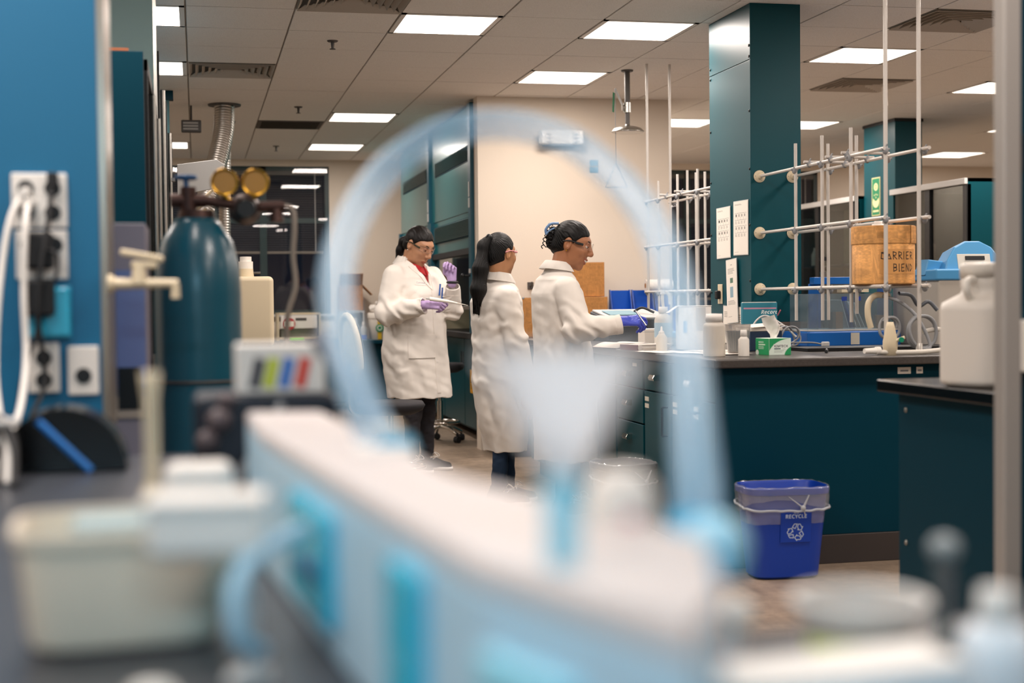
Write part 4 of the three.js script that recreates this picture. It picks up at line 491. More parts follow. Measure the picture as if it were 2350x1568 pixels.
fumeHood('teal fume hood nearest the white wall corner, behind raised glove', -11.31, -13.4); fumeHood('farther pale teal fume hood behind the dark ponytail', -13.41, -15.5);
{
  const y = thing('warning_sign', 'yellow warning sticker on fume hood base behind stool', 'sign', [2.298, 0.5, -12.0], -Math.PI / 2); part('plate', box(0.16, 0.2, 0.003, 0, -0.1, 0), std('#e6a800', 0.6), y); part('print', plane(0.12, 0.15, 0, 0, 0.003), printMat(canvasTex(128, 160, (g) => { g.fillStyle = '#e6a800'; g.fillRect(0, 0, 128, 160); g.fillStyle = '#33240a'; g.beginPath(); g.moveTo(64, 16); g.lineTo(110, 96); g.lineTo(18, 96); g.fill(); for (let k = 0; k < 4; k++) g.fillRect(14, 108 + k * 12, 100 - k * 12, 5); })), y);
}
// counter along the white wall with its white end panel, boxes and blue bins
{
  const c = thing('wall_counter', 'counter under the white wall carrying cardboard boxes and blue bins', 'counter'); part('worktop', span(2.16, 3.86, 0.875, 0.91, -10.42, -11.14, 0.006), m.blackGloss, c); part('base', span(2.24, 3.8, 0.1, 0.875, -10.5, -11.13), m.teal, c); part('toe_kick', span(2.26, 3.8, 0, 0.1, -10.56, -11.13), m.kick, c); part('end_panel', span(2.2, 2.235, 0.1, 0.872, -10.45, -11.13, 0.004), m.whitePlastic, c); part('end_trim', span(2.193, 2.2, 0.6, 0.86, -11.0, -11.12), std('#5a1d22', 0.5), c);
  const carton = (label, x0, x1, y0, y1, z0, z1, turn = 0, open = false) => { const b = thing('cardboard_box', label, 'cardboard box', [(x0 + x1) / 2, y0, (z0 + z1) / 2], turn, 'cardboard boxes'); const w = x1 - x0, h = y1 - y0, d = Math.abs(z1 - z0), t = 0.006; part('carton', mUV(join(open ? [box(w, h, t, 0, 0, d / 2), box(w, h, t, 0, 0, -d / 2), box(t, h, d, w / 2, 0, 0), box(t, h, d, -w / 2, 0, 0), box(w, t, d)] : [box(w, h, d, 0, 0, 0, 0.004)])), m.kraft, b); part('flap', open ? [turned(box(w, t, 0.16, 0, 0, 0.08), -0.9, 0, 0, 0, h, d / 2), turned(box(0.16, t, d, 0.08, 0, 0), 0, 0, -0.8, w / 2, h, 0)] : [box(w * 0.996, 0.004, d / 2 - 0.003, 0, h - 0.001, d / 4), box(w * 0.996, 0.004, d / 2 - 0.003, 0, h - 0.001, -d / 4)], m.kraft, b); if (!open) part('tape', box(w * 0.9, 0.001, 0.05, 0, h + 0.003, 0), std('#b58b52', 0.3), b); return b; };
  carton('low cardboard box on counter between the two women', 2.42, 2.74, 0.91, 1.21, -10.62, -10.98); carton('upper cardboard box of the stack behind smiling woman', 2.84, 3.115, 1.217, 1.482, -10.7, -10.98, -0.03); carton('lower cardboard box of the stack behind smiling woman', 2.83, 3.125, 0.91, 1.212, -10.66, -10.98);
  carton('open brown cardboard box on far desk left of woman with pipette', 1.57, 1.83, 1.1, 1.385, -16.08, -16.3, 0.0, true);
  for (let k = 0; k < 3; k++) { const x = 3.23 + k * 0.185, b = thing('storage_bin', `blue hopper storage bin on wall counter, ${['left', 'middle', 'right'][k]} of three`, 'storage bin', [x + 0.09, 0.91, -10.83], 0, 'blue storage bins'); const s = extrude([[0, 0], [0.3, 0], [0.3, 0.36], [0.27, 0.36], [0.22, 0.2], [0.12, 0.13], [0, 0.1]].map(([a, q]) => [a, q]), 0.006); for (const dx of [-0.085, 0.079]) part('side', turned(s.clone(), 0, Math.PI / 2, 0, dx, 0, 0.13), m.blueBinLight, b); part('bottom', box(0.17, 0.006, 0.29, 0, 0, -0.015), m.blueBinLight, b); part('back', box(0.17, 0.355, 0.008, 0, 0, -0.165), m.blueBinLight, b); part('front_lip', turned(box(0.17, 0.1, 0.007, 0, 0, 0), 0.1, 0, 0, 0, 0, 0.128), m.blueBinLight, b); }
  const r = thing('paper_roll', 'white paper roll lying on the blue bins', 'paper roll', [3.62, 1.3, -10.9]); part('roll', turned(cyl(0.05, 0.05, 0.22, 0, 0, 0, 20), 0, 0, Math.PI / 2, 0.11, 0, 0), m.paper, r); part('core', turned(cyl(0.02, 0.02, 0.222, 0, 0, 0, 14), 0, 0, Math.PI / 2, 0.111, 0, 0), m.kraft, r);
  const g = thing('wall_hook', 'small dark hook on the white wall between two women', 'hook', [2.62, 1.31, -11.135]); part('plate', box(0.05, 0.06, 0.01, 0, -0.03, 0, 0.003), m.castIron, g); part('hook', tube([[0, 0, 0.005], [0, 0, 0.04], [0, 0.03, 0.05]], 0.007, 12, 6), m.castIron, g);
}
// on the white wall: emergency light, blue labels, shower in front
{
  const e = thing('emergency_light', 'white twin-head emergency light high on the white wall', 'emergency light', [2.855, 2.43, -11.135]); part('housing', box(0.3, 0.115, 0.07, 0.02, 0.01, 0.04, 0.01), m.whitePlastic, e); for (const s of [-1, 1]) { const p = part('lamp_head', turned(box(0.09, 0.11, 0.06, 0, -0.055, 0, 0.015), 0, s * -0.5, 0, s * 0.14 + 0.01, 0.06, 0.1), m.whitePlastic, e); for (let k = 0; k < 9; k++) part('lens_cell', turned(ball(0.011, 0, 0, 0, 1, 1, 0.5, 8), 0, s * -0.5, 0, s * 0.14 + 0.01 + ((k % 3) - 1) * 0.026 - s * 0.015, 0.06 + (Math.floor(k / 3) - 1) * 0.03, 0.132 - s * ((k % 3) - 1) * 0.012), m.white, p); } part('base_strip', box(0.3, 0.012, 0.06, 0.02, -0.002, 0.04, 0.003), m.grey, e);
  for (const [y, t] of [[2.3, 'upper'], [2.245, 'lower']]) { const s = thing('blue_label', `${t} of two pale blue labels on the white wall`, 'label', [3.158, y, -11.136]); part('card', box(0.07, 0.046, 0.002, 0, -0.023, 0.001), std('#6b97ad', 0.6), s); part('clip', box(0.02, 0.006, 0.004, 0, 0.02, 0.002), m.lightGrey, s); }
  const s = thing('emergency_shower', 'steel emergency shower head with pull handle hanging from ceiling', 'shower', [3.01, 0, -9.73]);
  part('pipe', [cyl(0.02, 0.02, 0.26, 0, CEIL - 0.26, 0, 14), cyl(0.016, 0.016, 0.14, 0, 2.43, 0, 14)], m.castIron, s); part('ceiling_flange', cyl(0.04, 0.045, 0.012, 0, CEIL - 0.012, 0, 20), m.castIron, s); part('valve', [cyl(0.028, 0.028, 0.07, 0, 2.52, 0, 16), turned(cyl(0.022, 0.022, 0.05, 0, -0.025, 0, 12), 0, 0, Math.PI / 2, -0.015, 2.555, 0)], m.steel, s);
  part('lever', rod(v3(-0.03, 2.56, 0), v3(-0.09, 2.69, 0), 0.008, 8), m.lightGrey, s); part('green_tag', turned(box(0.03, 0.14, 0.002, 0, -0.14, 0), 0, 0.9, -0.1, -0.1, 2.66, 0), std('#1d7f57', 0.5), s); part('head', lathe([[0.014, 0.055], [0.02, 0.04], [0.06, 0.036], [0.1, 0.022], [0.119, 0.0], [0.112, -0.006], [0, -0.006]], 36, 0, 2.385, 0), m.steel, s);
  part('pull_rod', rod(v3(-0.09, 2.69, 0), v3(-0.088, 2.16, 0), 0.0025, 6), m.grey, s); part('pull_handle', [rod(v3(-0.088, 2.16, 0), v3(-0.166, 1.99, 0), 0.003, 6), rod(v3(-0.166, 1.99, 0), v3(-0.004, 1.99, 0), 0.003, 6), rod(v3(-0.004, 1.99, 0), v3(-0.088, 2.16, 0), 0.003, 6)], m.grey, s);
}
// exhaust hose and straight pipe at the left
function ribbed(path, r, rings, len) { const c = new THREE.CatmullRomCurve3(path.map((p) => v3(...p))), fr = c.computeFrenetFrames(rings * 4); return wrap((u, v) => { const i = Math.min(rings * 4, Math.round(v * rings * 4)), p = c.getPointAt(v), a = u * Math.PI * 2, R = r * (1 + 0.05 * Math.sin(v * rings * Math.PI * 2)); return [p.x + R * (Math.cos(a) * fr.normals[i].x + Math.sin(a) * fr.binormals[i].x), p.y + R * (Math.cos(a) * fr.normals[i].y + Math.sin(a) * fr.binormals[i].y), p.z + R * (Math.cos(a) * fr.normals[i].z + Math.sin(a) * fr.binormals[i].z)]; }, 20, rings * 4, false); }
{
  const d = thing('exhaust_hose', 'ribbed silver exhaust hose bending down from ceiling behind gas tank', 'exhaust hose'); const alu = std('#cfc8c0', 0.34, { metalness: 0.9 });
  part('hose', ribbed([[0.247, 2.82, -11.9], [0.235, 2.6, -11.85], [0.17, 2.3, -11.7], [0.07, 1.95, -11.5], [0.0, 1.6, -11.4]], 0.08, 60), alu, d); part('ceiling_ring', cyl(0.13, 0.135, 0.014, 0.247, CEIL - 0.014, -11.9, 28), m.castIron, d); part('nozzle', lathe([[0.08, 0.12], [0.082, 0.06], [0.14, 0], [0.135, 0], [0.077, 0.06]], 24, 0, 1.48, -11.4), alu, d);
  const p = thing('exhaust_pipe', 'straight silver exhaust pipe behind the bent hose', 'exhaust pipe'); part('pipe', ribbed([[0.27, 2.82, -13.0], [0.265, 2.4, -13.0], [0.255, 1.9, -13.0], [0.25, 1.45, -13.0]], 0.05, 55), alu, p); part('ceiling_ring', cyl(0.09, 0.095, 0.014, 0.27, CEIL - 0.014, -13.0, 24), m.castIron, p); part('joint', cyl(0.056, 0.056, 0.05, 0.252, 1.62, -13, 20), m.castIron, p);
}
// far desk under the window with its things
{
  const d = thing('desk', 'dark desk along the far wall behind woman with pipette', 'desk'); part('top', span(-1.2, 2.15, 0.73, 0.77, -15.65, -16.38, 0.005), m.tealDark, d); part('front', span(0.9, 2.14, 0.08, 0.73, -15.75, -15.78), m.tealDark, d); for (const q of [span(-1.2, -1.16, 0, 0.73, -15.7, -16.35), span(2.1, 2.14, 0, 0.73, -15.7, -16.35)]) part('side', q, m.tealDark, d);
  const rs = thing('riser_shelf', 'low grey riser shelf carrying the open cardboard box', 'shelf', [1.7, 0.77, -16.18]); part('top', box(0.28, 0.02, 0.34, 0, 0.305, 0), m.lightGrey, rs); for (const x of [-0.13, 0.13]) part('side', box(0.015, 0.305, 0.34, x, 0, 0), m.lightGrey, rs);
  const sh = thing('shelf_rack', 'low cream rack shelf with drawer on far desk', 'shelf', [1.1, 0.77, -16.05]); part('shelf', [box(0.46, 0.02, 0.4, 0, 0.29, 0), box(0.46, 0.02, 0.4, 0, 0.02, 0), box(0.02, 0.31, 0.4, -0.23, 0, 0), box(0.02, 0.31, 0.4, 0.23, 0, 0)], m.cream, sh); part('drawer', box(0.4, 0.14, 0.02, 0, 0.14, 0.19, 0.003), m.white, sh); part('drawer_label', box(0.12, 0.03, 0.004, 0.02, 0.225, 0.2), m.castIron, sh); part('tray', box(0.4, 0.1, 0.3, 0, 0.03, 0.02), std('#8c8a82', 0.6), sh);
  const st = thing('round_sticker', 'round red and white sticker on the far cream rack', 'sticker', [0.99, 0.96, -15.84]); part('disc', turned(cyl(0.066, 0.066, 0.004, 0, 0, 0, 28), Math.PI / 2, 0, 0, 0, 0, 0), std('#b81f2c', 0.6), st); part('band', box(0.105, 0.06, 0.003, 0, -0.03, 0.003), m.paper, st);
  const tub = thing('green_lid', 'bright green lid in the far cream rack', 'lid', [1.06, 0.777, -15.72]); part('lid', lathe([[0, 0.03], [0.08, 0.028], [0.09, 0.0], [0, 0]], 20), std('#66c62d', 0.5), tub); part('rim', turned(new THREE.TorusGeometry(0.088, 0.006, 6, 24), Math.PI / 2), std('#58b026', 0.5), tub);
  const bio = thing('sharps_bin', 'white waste bin with yellow band and green round label', 'waste bin', [1.985, 0.77, -15.92]); part('bucket', lathe([[0, 0], [0.1, 0], [0.115, 0.24], [0.122, 0.24], [0.122, 0.29], [0.11, 0.3], [0, 0.3]], 28), m.whitePlastic, bio); const rc = (a) => [Math.sin(a) * 0.116, Math.cos(a) * 0.116]; part('yellow_band', box(0.045, 0.3, 0.006, 0.0, 0.005, 0.115), std('#d9b21f', 0.6), bio); part('green_label', turned(cyl(0.045, 0.045, 0.004, 0, 0, 0, 24), Math.PI / 2, 0, 0, 0, 0.13, 0.12), std('#1e8d62', 0.6), bio); part('label_mark', turned(new THREE.TorusGeometry(0.024, 0.005, 6, 20), 0, 0, 0, 0, 0.13, 0.124), m.white, bio);
  for (const [x, h, c, t] of [[1.72, 0.24, m.whitePlastic, 'white bottle with blue base on far desk, left one'], [1.81, 0.2, m.lightGrey, 'grey squeeze bottle on far desk beside the waste bin']]) { const b = thing('bottle', t, 'bottle', [x, 0.77, -15.86]); part('body', lathe([[0, 0], [0.035, 0], [0.036, h * 0.65], [0.015, h * 0.8], [0.015, h * 0.85]], 18), c, b); part('cap', cyl(0.018, 0.014, h * 0.2, 0, h * 0.83, 0, 14), m.white, b); part('blue_band', cyl(0.037, 0.037, h * 0.25, 0, 0.004, 0, 18), std('#1f57c8', 0.5), b); }
  const bag = thing('crumpled_bag', 'crumpled white bag on top of the far waste bin', 'bag', [1.95, 1.078, -15.92]); const bg = ball(0.055, 0, 0.035, 0, 1.2, 0.7, 1, 24); { const p = bg.attributes.position; for (let i = 0; i < p.count; i++) { const n = 1 + 0.5 * noise(p.getX(i) * 30, p.getY(i) * 30, p.getZ(i) * 30); p.setXYZ(i, p.getX(i) * n, p.getY(i) * n, p.getZ(i) * n); } bg.computeVertexNormals(); } part('film', bg, m.white, bag); part('knot', ball(0.015, 0.02, 0.1, 0, 1, 1.5, 1, 8), m.white, bag);
  const board = thing('wooden_board', 'brown board leaning beside the open cardboard box', 'board', [2.05, 0.77, -16.1]); part('board', turned(box(0.09, 0.55, 0.02, 0, 0, 0), 0, 0, -0.42, -0.1, 0.04, 0), m.kraft, board); part('edge', turned(box(0.012, 0.55, 0.021, 0.045, 0, 0), 0, 0, -0.42, -0.1, 0.04, 0), std('#8c6236', 0.8), board);
}
// stools
function stool(label, at, seatY, turn, baseR, armrest) {
  const s = thing('lab_stool', label, 'stool', at, turn, 'lab stools'); part('seat', lathe([[0, -0.075], [0.15, -0.07], [0.2, -0.045], [0.215, -0.015], [0.2, 0.008], [0.12, 0.012], [0, 0.01]], 32, 0, seatY, 0), m.seat, s);
  part('backrest', turned(ball(0.17, 0, 0, 0, 0.95, 1.15, 0.18, 28), -0.12, 0, 0, 0, seatY + 0.33, -0.22), m.seat, s); part('back_bracket', tube([[0, seatY - 0.06, -0.1], [0, seatY - 0.05, -0.24], [0, seatY + 0.1, -0.27], [0, seatY + 0.25, -0.25]], 0.014, 20, 8), m.chrome, s); part('adjust_knob', [ball(0.02, 0.03, seatY + 0.12, -0.27, 1, 1, 1, 10), ball(0.02, -0.05, seatY + 0.1, -0.27, 1, 1, 1, 10)], m.chrome, s);
  part('gas_lift', [cyl(0.026, 0.026, seatY * 0.35, 0, 0.12, 0, 16), cyl(0.016, 0.016, seatY - 0.13, 0, 0.12, 0, 14)], m.chrome, s);
  const b = part('base', turned(new THREE.TorusGeometry(baseR * 0.8, 0.012, 8, 36), Math.PI / 2, 0, 0, 0, 0.17, 0), m.chrome, s, 'chrome foot ring and base'); for (let k = 0; k < 5; k++) { const a = k * Math.PI * 2 / 5 + 0.3, x = Math.cos(a) * baseR, z = Math.sin(a) * baseR; part('spoke', tube([[0, 0.13, 0], [x * 0.5, 0.12, z * 0.5], [x, 0.075, z]], 0.016, 12, 8), m.chrome, b); const c = part('caster', turned(cyl(0.028, 0.028, 0.04, 0, -0.02, 0, 16), 0, -a, Math.PI / 2, x, 0.029, z), m.rubber, s); part('caster_stem', cyl(0.009, 0.009, 0.035, x, 0.05, z, 8), m.rubber, c); }
  if (armrest) { const pts = []; for (let k = 0; k <= 20; k++) { const t = -0.5 + k / 20 * (Math.PI + 1); pts.push([Math.cos(t) * 0.185, seatY + 0.33 + Math.sin(t) * 0.215, -0.25 - Math.sin(t) * 0.025]); } part('back_frame', tube(pts, 0.02, 50, 10), m.cream, s); part('back_shell', turned(ball(0.172, 0, 0, 0, 0.97, 1.17, 0.12, 28), -0.12, 0, 0, 0, seatY + 0.33, -0.245), m.cream, s); }
}
stool('dark grey stool with cream curved arm frame, half hidden by blue hose', [1.16, 0, -8.75], 0.57, 1.75, 0.26, true); stool('dark grey stool with chrome base in front of the fume hood', [2.0, 0, -11.9], 0.66, 0.6, 0.2, false);
// bench and carboy behind the gas tank
{
  const b = thing('left_bench', 'dark bench behind gas tank carrying the big cream carboy', 'bench'); part('worktop', span(-0.15, 0.62, 0.89, 0.93, -8.6, -9.6, 0.006), m.blackGloss, b); part('base', span(-0.12, 0.58, 0, 0.89, -8.66, -9.55), m.tealDark, b);
  const c = thing('carboy', 'big cream square carboy with stacked cap behind gas tank', 'carboy', [0.29, 0.93, -9.0]); part('tank', box(0.345, 0.43, 0.3, 0, 0, 0, 0.03), m.cream, c); part('neck', cyl(0.05, 0.045, 0.05, 0.01, 0.43, 0, 24), m.cream, c); part('cap', [cyl(0.045, 0.045, 0.05, 0.01, 0.475, 0, 24), cyl(0.036, 0.036, 0.03, 0.01, 0.525, 0, 24)], m.whitePlastic, c); part('vent_tap', rod(v3(0.05, 0.455, 0), v3(0.1, 0.455, 0), 0.007), m.castIron, c);
}
// left bank: glass-fronted hoods along x = -0.17
{
  const a = thing('tall_cabinet', 'tall dark teal cabinet end left of the gas tank', 'cabinet', [-0.17, 0, -5.2]); part('end_panel', span(-0.9, 0, 0, 2.09, 0, -0.03, 0.003), m.tealDark, a); part('carcass', span(-0.9, -0.03, 0.0, 2.08, -0.03, -1.35), m.tealDark, a); part('copper_trim', span(-0.2, -0.05, 2.09, 2.1, 0, -0.02), std('#9a5c3c', 0.4), a);
  for (let k = 0; k < 2; k++) { const f = part('glass_door', [span(-0.02, 0.012, 0.95, 2.07, -0.05 - k * 0.65, -0.09 - k * 0.65), span(-0.02, 0.012, 0.95, 2.07, -0.64 - k * 0.65, -0.68 - k * 0.65), span(-0.02, 0.012, 2.03, 2.07, -0.05 - k * 0.65, -0.68 - k * 0.65), span(-0.02, 0.012, 0.95, 1, -0.05 - k * 0.65, -0.68 - k * 0.65)], m.black, a); part('pane', span(-0.002, 0.002, 1.0, 2.03, -0.09 - k * 0.65, -0.64 - k * 0.65), m.glass, f); part('rail', rod(v3(0.03, 1.05, -0.12 - k * 0.65), v3(0.03, 1.95, -0.12 - k * 0.65), 0.009), m.steel, f); }
  const p = thing('soffit_panel', 'grey-green metal soffit panel reaching the ceiling at left', 'panel', [-0.17, 0, -6.6]); part('face', span(-1.4, 0.0, 0, CEIL - 0.002, 0, -0.04, 0.003), phy('#8fb0b4', 0.6), p); part('edge_trim', span(-0.002, 0.012, 0, CEIL - 0.002, 0.002, -0.05), m.steel, p);
  for (const [z0, z1, t] of [[-6.7, -8.4, 'nearer'], [-8.42, -10.3, 'farther']]) { const h = thing('side_hood', `${t} glass-fronted dark hood along the left side, seen edge on`, 'fume hood', [-0.17, 0, (z0 + z1) / 2]); const w = Math.abs(z1 - z0) / 2; part('body', span(-0.9, -0.02, 0, 2.35, -w, w), m.tealDark, h); for (const q of [span(-0.03, 0.02, 0.9, 2.35, w - 0.06, w), span(-0.03, 0.02, 0.9, 2.35, -w, -w + 0.06)]) part('post', q, m.black, h); part('sash', span(-0.012, -0.006, 0.95, 2.2, -w + 0.06, w - 0.06), m.glass, h); part('rail', rod(v3(0.03, 1.0, w - 0.2), v3(0.03, 2.2, w - 0.2), 0.012), m.steel, h); }
  const q = thing('back_left_panel', 'pale teal panel above the far left hood', 'panel', [-0.17, 0, -11.2]); part('face', span(-1.2, -0.01, 2.0, CEIL - 0.06, 0, -0.04), phy('#2f6168', 0.6), q); part('cap', span(-1.2, 0.02, CEIL - 0.07, CEIL - 0.002, 0.03, -0.06), m.tealDark, q);
  const ex = thing('exit_sign', 'small dark striped sign box hanging under ceiling at left', 'sign', [-0.02, 2.6, -12.0]); part('housing', box(0.16, 0.1, 0.06, 0, 0, 0, 0.008), m.castIron, ex); for (let k = 0; k < 3; k++) part('stripe', box(0.12, 0.014, 0.004, -0.005, 0.02 + k * 0.024, 0.03), m.lightGrey, ex); part('bracket', cyl(0.008, 0.008, CEIL - 2.7, 0, 0.1, 0, 8), m.castIron, ex);
  // pile of papers and trays hanging at the hood
  const t = thing('pamphlet_tray', 'white plastic tray tilted on the left hood front', 'tray', [0.03, 1.8, -8.42]); part('tray', turned(extrude([[-0.13, -0.09], [0.1, -0.06], [0.14, 0.07], [0.1, 0.1], [-0.12, 0.08]], 0.02, 0.003), 0, 0, 0.05, 0, 0.12, 0), m.lightGrey, t); part('bracket', box(0.02, 0.02, 0.06, -0.15, 0.1, 0), m.grey, t);
  for (let k = 0; k < 9; k++) { const r = thing('glass_pipette_stick', `pale stick rod in the rack beside the gas tank, ${['lowest', 'second', 'third', 'fourth', 'fifth', 'sixth', 'seventh', 'eighth', 'topmost'][k]}`, 'rod', [-0.075 + (k % 3) * 0.018, 1.4 + k * 0.04, -8.5 + (k % 2) * 0.05], 0, 'pale sticks in the rack'); const dir = v3(0.2, 0.16 + 0.02 * (k % 3), 0); part('stick', rod(v3(-0.06, -0.05, 0), dir.clone().multiplyScalar(0.7), 0.009, 8), m.cream, r); part('stick_end', ball(0.01, dir.x * 0.7, dir.y * 0.7, 0, 1, 1, 1, 8), m.white, r); }
}
// ---------------------------------------------------------------- things on the island and round it
const TOP = 0.93;
function bottle(name, label, cat, at, prof, cap, mat, capM = m.white, extra) { const b = thing(name, label, cat, at); part('body', lathe(prof, 28), mat, b); if (cap) part('cap', lathe(cap, 24), capM, b); extra?.(b); return b; }
{ // open book, notebook, sheets
  const bk = thing('open_book', 'open book with white pages at the island edge by the smiling woman', 'book', [2.3, TOP, -7.5], 0.25); for (const s of [-1, 1]) part('pages', wrap((u, v) => { const a = u * Math.PI * 2, x = s * (0.003 + 0.135 * (0.5 + 0.5 * Math.cos(a))), t = Math.abs(x) / 0.138; return [x, Math.sin(a) > 0 ? 0.004 + 0.026 * Math.sin(Math.PI * Math.min(1, t * 0.8 + 0.2)) : 0.003, (v - 0.5) * 0.26]; }, 24, 2), m.paper, bk); part('cover', box(0.29, 0.003, 0.27), std('#4a1d22', 0.6), bk);
  const nb = thing('notebook', 'closed notebook with dark red cover and rounded white pages', 'notebook', [2.315, TOP, -7.16], 0.3); part('pages', box(0.2, 0.022, 0.15, 0, 0.004, 0, 0.008), m.paper, nb); part('cover', [box(0.21, 0.004, 0.16), box(0.21, 0.004, 0.16, 0, 0.025, 0), turned(cyl(0.0145, 0.0145, 0.16, 0, -0.08, 0, 12), Math.PI / 2, 0, 0, -0.104, 0.0145, 0)], std('#e6dcd2', 0.6), nb); part('spine', box(0.006, 0.028, 0.16, -0.118, 0, 0), std('#6a1a24', 0.6), nb);
  [[2.28, -6.75, 0.2, 'nearest the notebook'], [2.38, -6.62, -0.1, 'under the dropper bottle'], [2.42, -6.4, 0.3, 'in front of the white box'], [2.5, -6.68, 0.05, 'beneath the white box']].forEach(([x, z, r, t], k) => { const s = thing('paper_sheet', `white paper sheet on island top, ${t}`, 'paper', [x, TOP + 0.001 + k * 0.0012, z], r, 'paper sheets on the island'); const g = new THREE.PlaneGeometry(0.21, 0.28, 10, 12); g.rotateX(-Math.PI / 2); const p = g.attributes.position; for (let i = 0; i < p.count; i++) p.setY(i, 0.0015 + 0.0015 * noise(p.getX(i) * 9, k, p.getZ(i) * 9)); g.computeVertexNormals(); part('sheet', g, m.paper, s); part('print', box(0.12, 0.0004, 0.004, 0, 0.0034, -0.08), m.grey, s); });
  const sl = thing('small_card', 'small white card with grey print at the island edge', 'card', [2.235, TOP, -6.9], 0.2); part('card', turned(box(0.1, 0.002, 0.04), 0, 0, 0, 0, 0.002, 0), m.paper, sl); part('print', box(0.05, 0.0006, 0.01, 0, 0.0042, 0), m.grey, sl);
}
{ // grey slanted instrument behind the gloved hand
  const g = thing('bench_scanner', 'grey desktop instrument with slanted pale lid behind blue gloved hand', 'instrument', [2.72, TOP + 0.009, -8.75], 0.1); part('body', turned(extrude([[-0.16, 0], [0.16, 0], [0.16, 0.17], [-0.16, 0.12]], 0.42, 0.008), 0, Math.PI / 2, 0, -0.21, 0, 0), std('#4c5156', 0.5), g); part('lid', turned(box(0.42, 0.014, 0.31, 0, 0, 0, 0.005), 0.16, 0, 0, 0.0, 0.153, 0.0), m.lightGrey, g); part('screen_panel', turned(box(0.2, 0.004, 0.16), 0.16, 0, 0, -0.08, 0.168, 0.02), std('#7fa9b8', 0.3), g); part('cable', tube([[0.02, 0.175, 0.0], [0.06, 0.2, 0.03], [0.12, 0.17, 0.09]], 0.008, 16, 6), m.black, g);
}
for (const [x, z, t] of [[2.7, -8.3, 'behind the small amber bottles'], [2.62, -7.62, 'left of the white wash bottle']]) { // tip boxes
  const b = thing('tip_box', `pipette tip box with sky blue lid and grey base ${t}`, 'tip box', [x, TOP, z], 0.1, 'pipette tip boxes'); part('base', extrudeBox(0.13, 0.045, 0.09, 0.012), std('#a9a49c', 0.45), b); part('lid', turned(extrudeBox(0.126, 0.035, 0.086, 0.01), 0, 0, 0, 0, 0.046, 0), std('#5b9fcb', 0.35), b); part('latch', box(0.02, 0.02, 0.006, 0, 0.035, 0.047), m.lightGrey, b); }
function extrudeBox(w, h, d, r) { return box(w, h, d, 0, 0, 0, r); }
for (const [x, z, t] of [[2.72, -8.05, 'left of the pair'], [2.77, -7.9, 'right of the pair']]) bottle('reagent_bottle', `small bottle with amber label and white cap, ${t}`, 'bottle', [x, TOP, z], [[0, 0], [0.029, 0], [0.031, 0.01], [0.031, 0.055], [0.02, 0.075], [0.018, 0.08]], [[0, 0.1], [0.021, 0.1], [0.022, 0.078], [0, 0.078]], m.hdpe, m.white, (b) => part('label', cyl(0.0315, 0.0315, 0.035, 0, 0.014, 0, 28, true), std('#d49a5f', 0.7), b));
{ const p = thing('tray_box', 'small white card box beneath the blue gloved hand', 'box', [2.62, TOP, -8.05], 0.15); part('box', box(0.12, 0.09, 0.09, 0, 0, 0, 0.004), m.paper, p); part('lid_line', box(0.122, 0.004, 0.092, 0, 0.07, 0), m.lightGrey, p); }
bottle('dropper_bottle', 'small white dropper bottle at the island edge on papers', 'bottle', [2.305, TOP, -6.9], [[0, 0], [0.026, 0], [0.028, 0.006], [0.028, 0.07], [0.014, 0.09], [0.012, 0.094]], [[0, 0.126], [0.004, 0.125], [0.006, 0.105], [0.013, 0.1], [0.013, 0.09], [0, 0.09]], m.hdpe, m.white, (b) => part('collar', cyl(0.015, 0.015, 0.006, 0, 0.09, 0, 18), m.white, b));
{ // wash bottle
  const b = bottle('wash_bottle', 'white wash bottle with bent spout and blue label', 'bottle', [2.5, TOP, -7.45], [[0, 0], [0.046, 0], [0.049, 0.008], [0.049, 0.15], [0.04, 0.172], [0.022, 0.185], [0.022, 0.19]], [[0, 0.222], [0.024, 0.222], [0.026, 0.188], [0, 0.188]], m.hdpe); part('label', cyl(0.0495, 0.0495, 0.08, 0, 0.055, 0, 30, true), std('#a9c3d3', 0.6), b); part('spout', tube([[0, 0.22, 0], [-0.004, 0.27, 0], [0.0, 0.292, 0], [0.02, 0.3, 0], [0.036, 0.28, 0], [0.04, 0.235, 0]], 0.0085, 30, 10), m.hdpe, b); part('spout_cap', cyl(0.014, 0.014, 0.025, -0.002, 0.29, 0, 14), m.white, b); }
{ const b = thing('foam_box', 'large plain white box in the middle of the island top', 'box', [2.52, TOP, -7.02], -0.25); part('box', box(0.17, 0.225, 0.17, 0, 0, 0, 0.006), m.white, b); part('lid_flap', [box(0.172, 0.004, 0.172, 0, 0.225, 0), turned(box(0.06, 0.002, 0.172, -0.03, 0, 0), 0, 0, 0.6, -0.086, 0.225, 0)], m.white, b); part('print', box(0.02, 0.06, 0.001, -0.05, 0.09, 0.0855), std('#8fb3d9', 0.7), b); part('tape', box(0.05, 0.12, 0.0008, 0.03, 0.1, 0.0855), m.lightGrey, b); }
bottle('plastic_jar', 'tall milky plastic jar with white lid at the island corner', 'jar', [2.3, TOP, -6.13], [[0, 0], [0.048, 0], [0.05, 0.005], [0.05, 0.135], [0.045, 0.15], [0.036, 0.156], [0.036, 0.162]], [[0, 0.197], [0.037, 0.196], [0.039, 0.16], [0, 0.16]], phy('#eae3d8', 0.5, { transmission: 0.35, thickness: 0 }));
